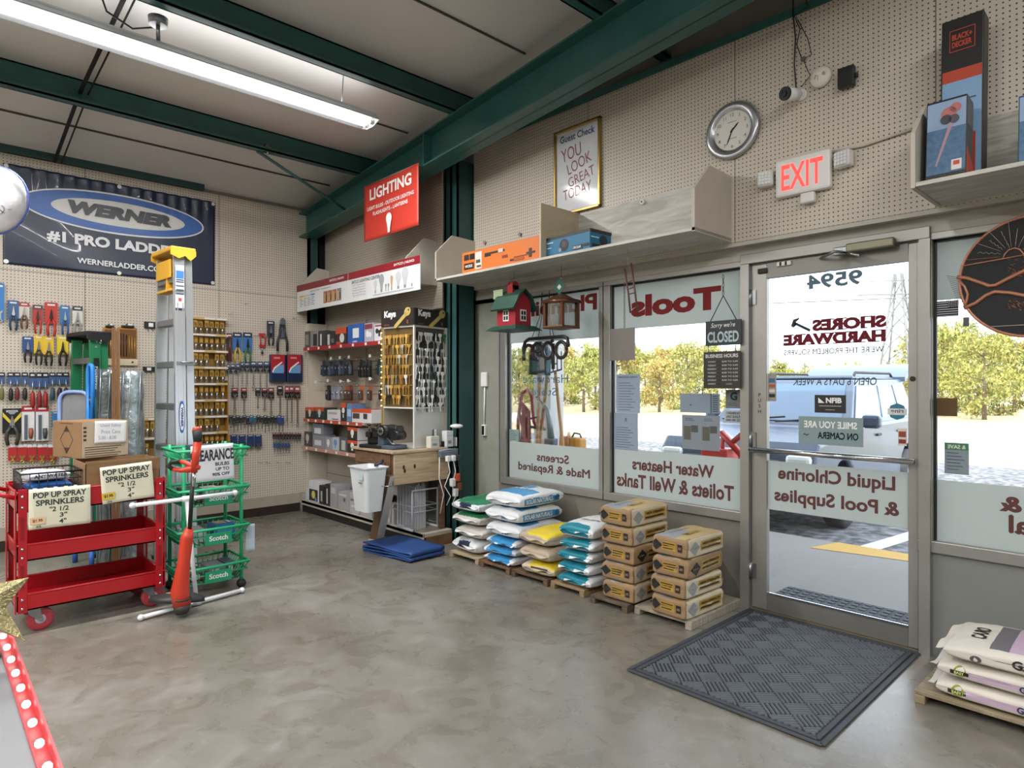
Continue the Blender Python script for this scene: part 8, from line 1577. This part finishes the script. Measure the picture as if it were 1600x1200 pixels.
decal(w2, 959, 645, 997, 703, 'a4b0c0', cert)
def check(q, X, w_, h): q.rect(w_ * .55, -h, w_ * .6, h, TXT, X, .0006, .001); [q.rect(w_ * .65, h * (.8 - .22 * i), w_ * .92, h * (.68 - .22 * i), TXT, X, .0006, .001) for i in range(8)]; q.disc(-w_ * .45, -h * .2, .006, TXT, X, .0008, 8, .001)
decal(w2, 1063, 615, 1125, 645, '9ca8b4', check)
def photos(q, X, w_, h):
    q.rect(-.002, -h, .002, h, film('fold_line', 'c4c8cc', .5), X, .0006, .001)
    for s in (-1, 1):
        u = s * w_ * .5; lines(2, .8, .7)(q, X @ Matrix.Translation((u, 0, 0)), w_ * .4, h); q.rect(u - w_ * .4, -h * .45, u - w_ * .02, h * .35, film('photo_olive', '77756a', .3), X, .0006, .001); q.rect(u, .0, u + w_ * .36, h * .4, film('photo_grey', '6a6c6a', .3), X, .0008, .001)
decal(w2, 1066, 649, 1125, 703, '9aa2aa', photos)
decal(w2, 1134, 609, 1160, 638, '8d8c8a', lambda q, X, w_, h: (q.text('G', h * .9, film('dark_green_g', '2f4c48', .25), X, v=h * .3, bold=.04, mirror=False, z=.001), lines(2, -.45, -.65)(q, X, w_, h)))
decal(w2, 1132, 641, 1160, 661, 'c4c8c8', lambda q, X, w_, h: [q.text(s, h * .42, TXT, X, v=h * (.55 - .55 * i), w=w_ * 1.6, mirror=True, bold=.03, z=.001) for i, s in enumerate(('FOR EMERGENCY', 'PLEASE DIAL', '555 900 0000'))])
decal(w1, 794, 671, 811, 689, '9eb0ae', lines(5, .7, -.7))
def flag(q, X, w_, h):
    k = film('flag_black', '2a2a2e', .2)
    for i in range(7): q.rect(-w_, h * (1 - i * 2 / 7 * .98) - h * .15, w_ * (.1 if i < 3 else 1), h * (1 - i * 2 / 7 * .98), k, X, .0008, .001)
    q.rect(w_ * .1, h * .1, w_, h, k, X, .0009, .001)
    for i in range(5):
        for j in range(4): q.disc(w_ * (.2 + .17 * i), h * (.25 + .2 * j), .0028, WHITE, X, .0012, 5, .001)
decal(w3, 1462, 470, 1498, 495, 'd8dadc', flag)
decal(w3, 1462, 622, 1496, 650, '6e5a42', None, trans=.2)
decal(w3, 1476, 692, 1514, 741, '98a4aa', lambda q, X, w_, h: (q.rect(-w_, h * .55, w_, h, film('save_green', '6a9a78', .4), X, .0006, .001), q.text('& SAVE', h * .25, M('c8dccc', .5), X, v=h * .75, w=w_ * 1.5, mirror=True, bold=.03, z=.002), lines(6, .35, -.7)(q, X, w_, h)))
# ------------------------------------------------------------------ lit counter edge close to the lens, with a gold star
zc = .95; p0_, p1_ = fl(84, 1204, zc), fl(-6, 948, zc); d = (p1_ - p0_).normalized(); s0, s1 = p0_ - d * .25, p0_ + d * 1.3; nrm = Vector((d.y, -d.x, 0)); nrm = nrm if nrm.y < 0 else -nrm
t = thing('display_counter', 'grey perforated counter end with red lamp lit edge', 'counter', (s0 + s1) / 2 - Vector((0, 0, zc))); ang = math.atan2(d.y, d.x); t.rotation_euler = (0, 0, ang); Lh = (s1 - s0).length / 2; sg = 1 if (Matrix.Rotation(ang, 3, 'Z') @ Vector((0, 1, 0))).dot(nrm) > 0 else -1
gp = pegboard('grey_perforated_metal', 'X', [], [], '9a9ca0'); b = B(); b.box((-Lh, sg * .012, .0), (Lh, sg * .5, zc - .012), M('8d8f92', .5)); b.box((-Lh, sg * .014, zc - .012), (Lh, sg * .5, zc), M('85878b', .4, .3)); b.ob('body', t)
b = B()
for i in range(int(2 * Lh / .05)):
    for j in range(8): u = -Lh + .03 + i * .05; v = sg * (.06 + j * .05); b.cyl((u, v, zc), (u, v, zc + .0006), .006, M('2c2c2e', .6), n=10, smooth=False)
b.ob('perforation', t)
b = B(); b.box((-Lh, sg * .012, zc - .03), (Lh, sg * -.006, zc - .012), M('c0303a', .35)); b.box((-Lh, sg * -.008, zc - .03), (Lh, sg * -.005, zc + .004), M('d04a50', .35)); b.box((-Lh, sg * .012, zc - .012), (Lh, sg * .014, zc + .004), M('c0303a', .35)); b.ob('edge_channel', t)
for i in range(int(2 * Lh / .066)): b = B(); b.sphere((-Lh + .01 + i * .066, sg * .003, zc - .005), .0055, M('ffe8de', .3, var=0, emit=2.2, name='counter_bulb'), 10); b.ob('bulb', t)
st = od(-26, 950, 1.02); t = thing('gold_star', 'gold glitter star ornament standing on the counter', 'ornament', (st.x, st.y, zc + .001)); GLT = M('cdbb8c', .28, .85, var=.5, scale=220, bump=.9); b = B(); r1, r2 = .085, .036; Xs = Matrix.Translation((0, 0, .085)) @ Matrix.Rotation(YAW, 4, 'Z') @ FB
pts = [Vector(((r1 if i % 2 == 0 else r2) * math.cos(math.radians(32 + 36 * i)), (r1 if i % 2 == 0 else r2) * math.sin(math.radians(32 + 36 * i)), 0)) for i in range(10)]
b.add(pts + [Vector((0, 0, .03)), Vector((0, 0, -.03))], [(10, i, (i + 1) % 10) for i in range(10)] + [(11, (i + 1) % 10, i) for i in range(10)], GLT, X=Xs); b.ob('star', t); b = B(); b.cyl((0, 0, 0), (0, 0, .03), .022, GLT, .012, 14); b.ob('base', t)
# junction box and clip on the roof steel
q = ox(238, 38, -4.35); t = thing('junction_box', 'round grey junction box under the roof purlin above the strip light', 'junction box', (LX + .12, q.y, rz(-4.12) + .0)); b = B(); b.cyl((0, 0, -.005), (0, 0, -.05), .055, M('86888a', .4, .6), .05, 18); b.ob('box', t); b = B(); b.tube([(0, 0, -.05), (-.0, 0, -.09), (-.03, .01, -.12)], .012, STEEL); b.ob('swivel', t); b = B(); b.tube([(-.05, -.0, -.04), (-.06, -.12, -.09), (-.02, -.26, -.06), (-.02, -.28, .0)], .006, BLACK, 6); b.ob('cable', t)
q = ox(416, 246, -5.6 + .0); t = thing('beam_clamp', 'small rusty clamp on the purlin near the rafter', 'clamp', (-5.59, q.y, rz(-5.6) + .03)); b = B(); b.box((.0, -.03, -.03), (.035, .03, .03), M('7a6a5a', .5, .4), .006); b.ob('body', t); b = B(); b.cyl((.02, 0, -.05), (.02, 0, .05), .008, STEEL); b.ob('bolt', t)
# ------------------------------------------------------------------ LED strip lights
def strip(x, y0, y1, z, label):
    t = thing('strip_light', label, 'light', (x, (y0 + y1) / 2, z), 0, 'LED strip lights under the roof')
    L = y1 - y0; h = L / 2
    b = B(); b.box((-.07, -h, .02), (.07, h, .06), M('d6d6d8', .4, var=.02), .004)
    b.box((-.075, -h, .028), (.075, h, .034), M('b4b5b8', .4))
    for q in (-1, 1): b.add([(q * .06, -h, .03), (q * .125, -h, -.012), (q * .13, -h, -.006), (q * .065, -h, .05), (q * .06, h, .03), (q * .125, h, -.012), (q * .13, h, -.006), (q * .065, h, .05)], [(0, 1, 5, 4), (1, 2, 6, 5), (2, 3, 7, 6), (3, 0, 4, 7), (0, 3, 2, 1), (4, 5, 6, 7)], M('a4a5a8', .4))
    for s in (-1, 1): b.prism([(-.065, .05), (-.125, -.012), (-.05, -.035), (.05, -.035), (.125, -.012), (.065, .05)], .006, WHITE, Matrix(((1, 0, 0, 0), (0, 0, 1, s * h - .003), (0, 1, 0, 0), (0, 0, 0, 1))))
    b.ob('housing', t)
    for u in (-.035, .035):
        d = B(); d.cyl((u, -h + .03, -.008), (u, h - .03, -.008), .016, M('ffffff', .4, var=0, emit=LED_POWER / 14, name='led_tube'), n=12); d.ob('led_tube', t)
        d = B()
        for s in (-1, 1): d.cyl((u, s * (h - .03), -.008), (u, s * (h - .004), -.008), .018, M('c9c9cb', .4))
        d.ob('tube_socket', t)
    b = B()
    for s in (-.8, .8): b.tube([(0, s * h, .06), (0, s * h + .02, rz(x) + .19 - z)], .004, M('8d8f90', .4, .6), 5)
    b.ob('hanger_wire', t)
    for nm, pw, z_, rx, sz in (('led_down', .8, -.026, 0, .10), ('added_uplight', .045, .075, PI, .12)):  # second area light is added to brighten the ceiling above the closed housing
        ld = bpy.data.lights.new(nm, 'AREA'); ld.shape = 'RECTANGLE'; ld.size = sz if rx else .05; ld.size_y = L - .06; ld.energy = LED_POWER * pw; ld.color = (1.0, .985, .965)
        lo = bpy.data.objects.new(nm, ld); COL.objects.link(lo); lo.parent = t; lo.location = (0, 0, z_); lo.rotation_euler = (rx, 0, 0)
    return t
LX = -4.35  # strip line
strip(LX, .15, 2.62, 3.40, 'long LED strip light hanging in front of the roof beams')
for x in (-1.6, 1.4):
    for y0 in (-5.4, -2.7, .0):
        if x == -1.6 and y0 == 0: continue
        strip(x, y0, y0 + 2.44, 3.55 + .1 * (x + 4.35), 'LED strip light further back in the shop')
strip(LX, -2.9, -.46, 3.40, 'LED strip light in line behind the visible one'); strip(LX, -5.6, -3.16, 3.40, 'LED strip light at the back of the shop')
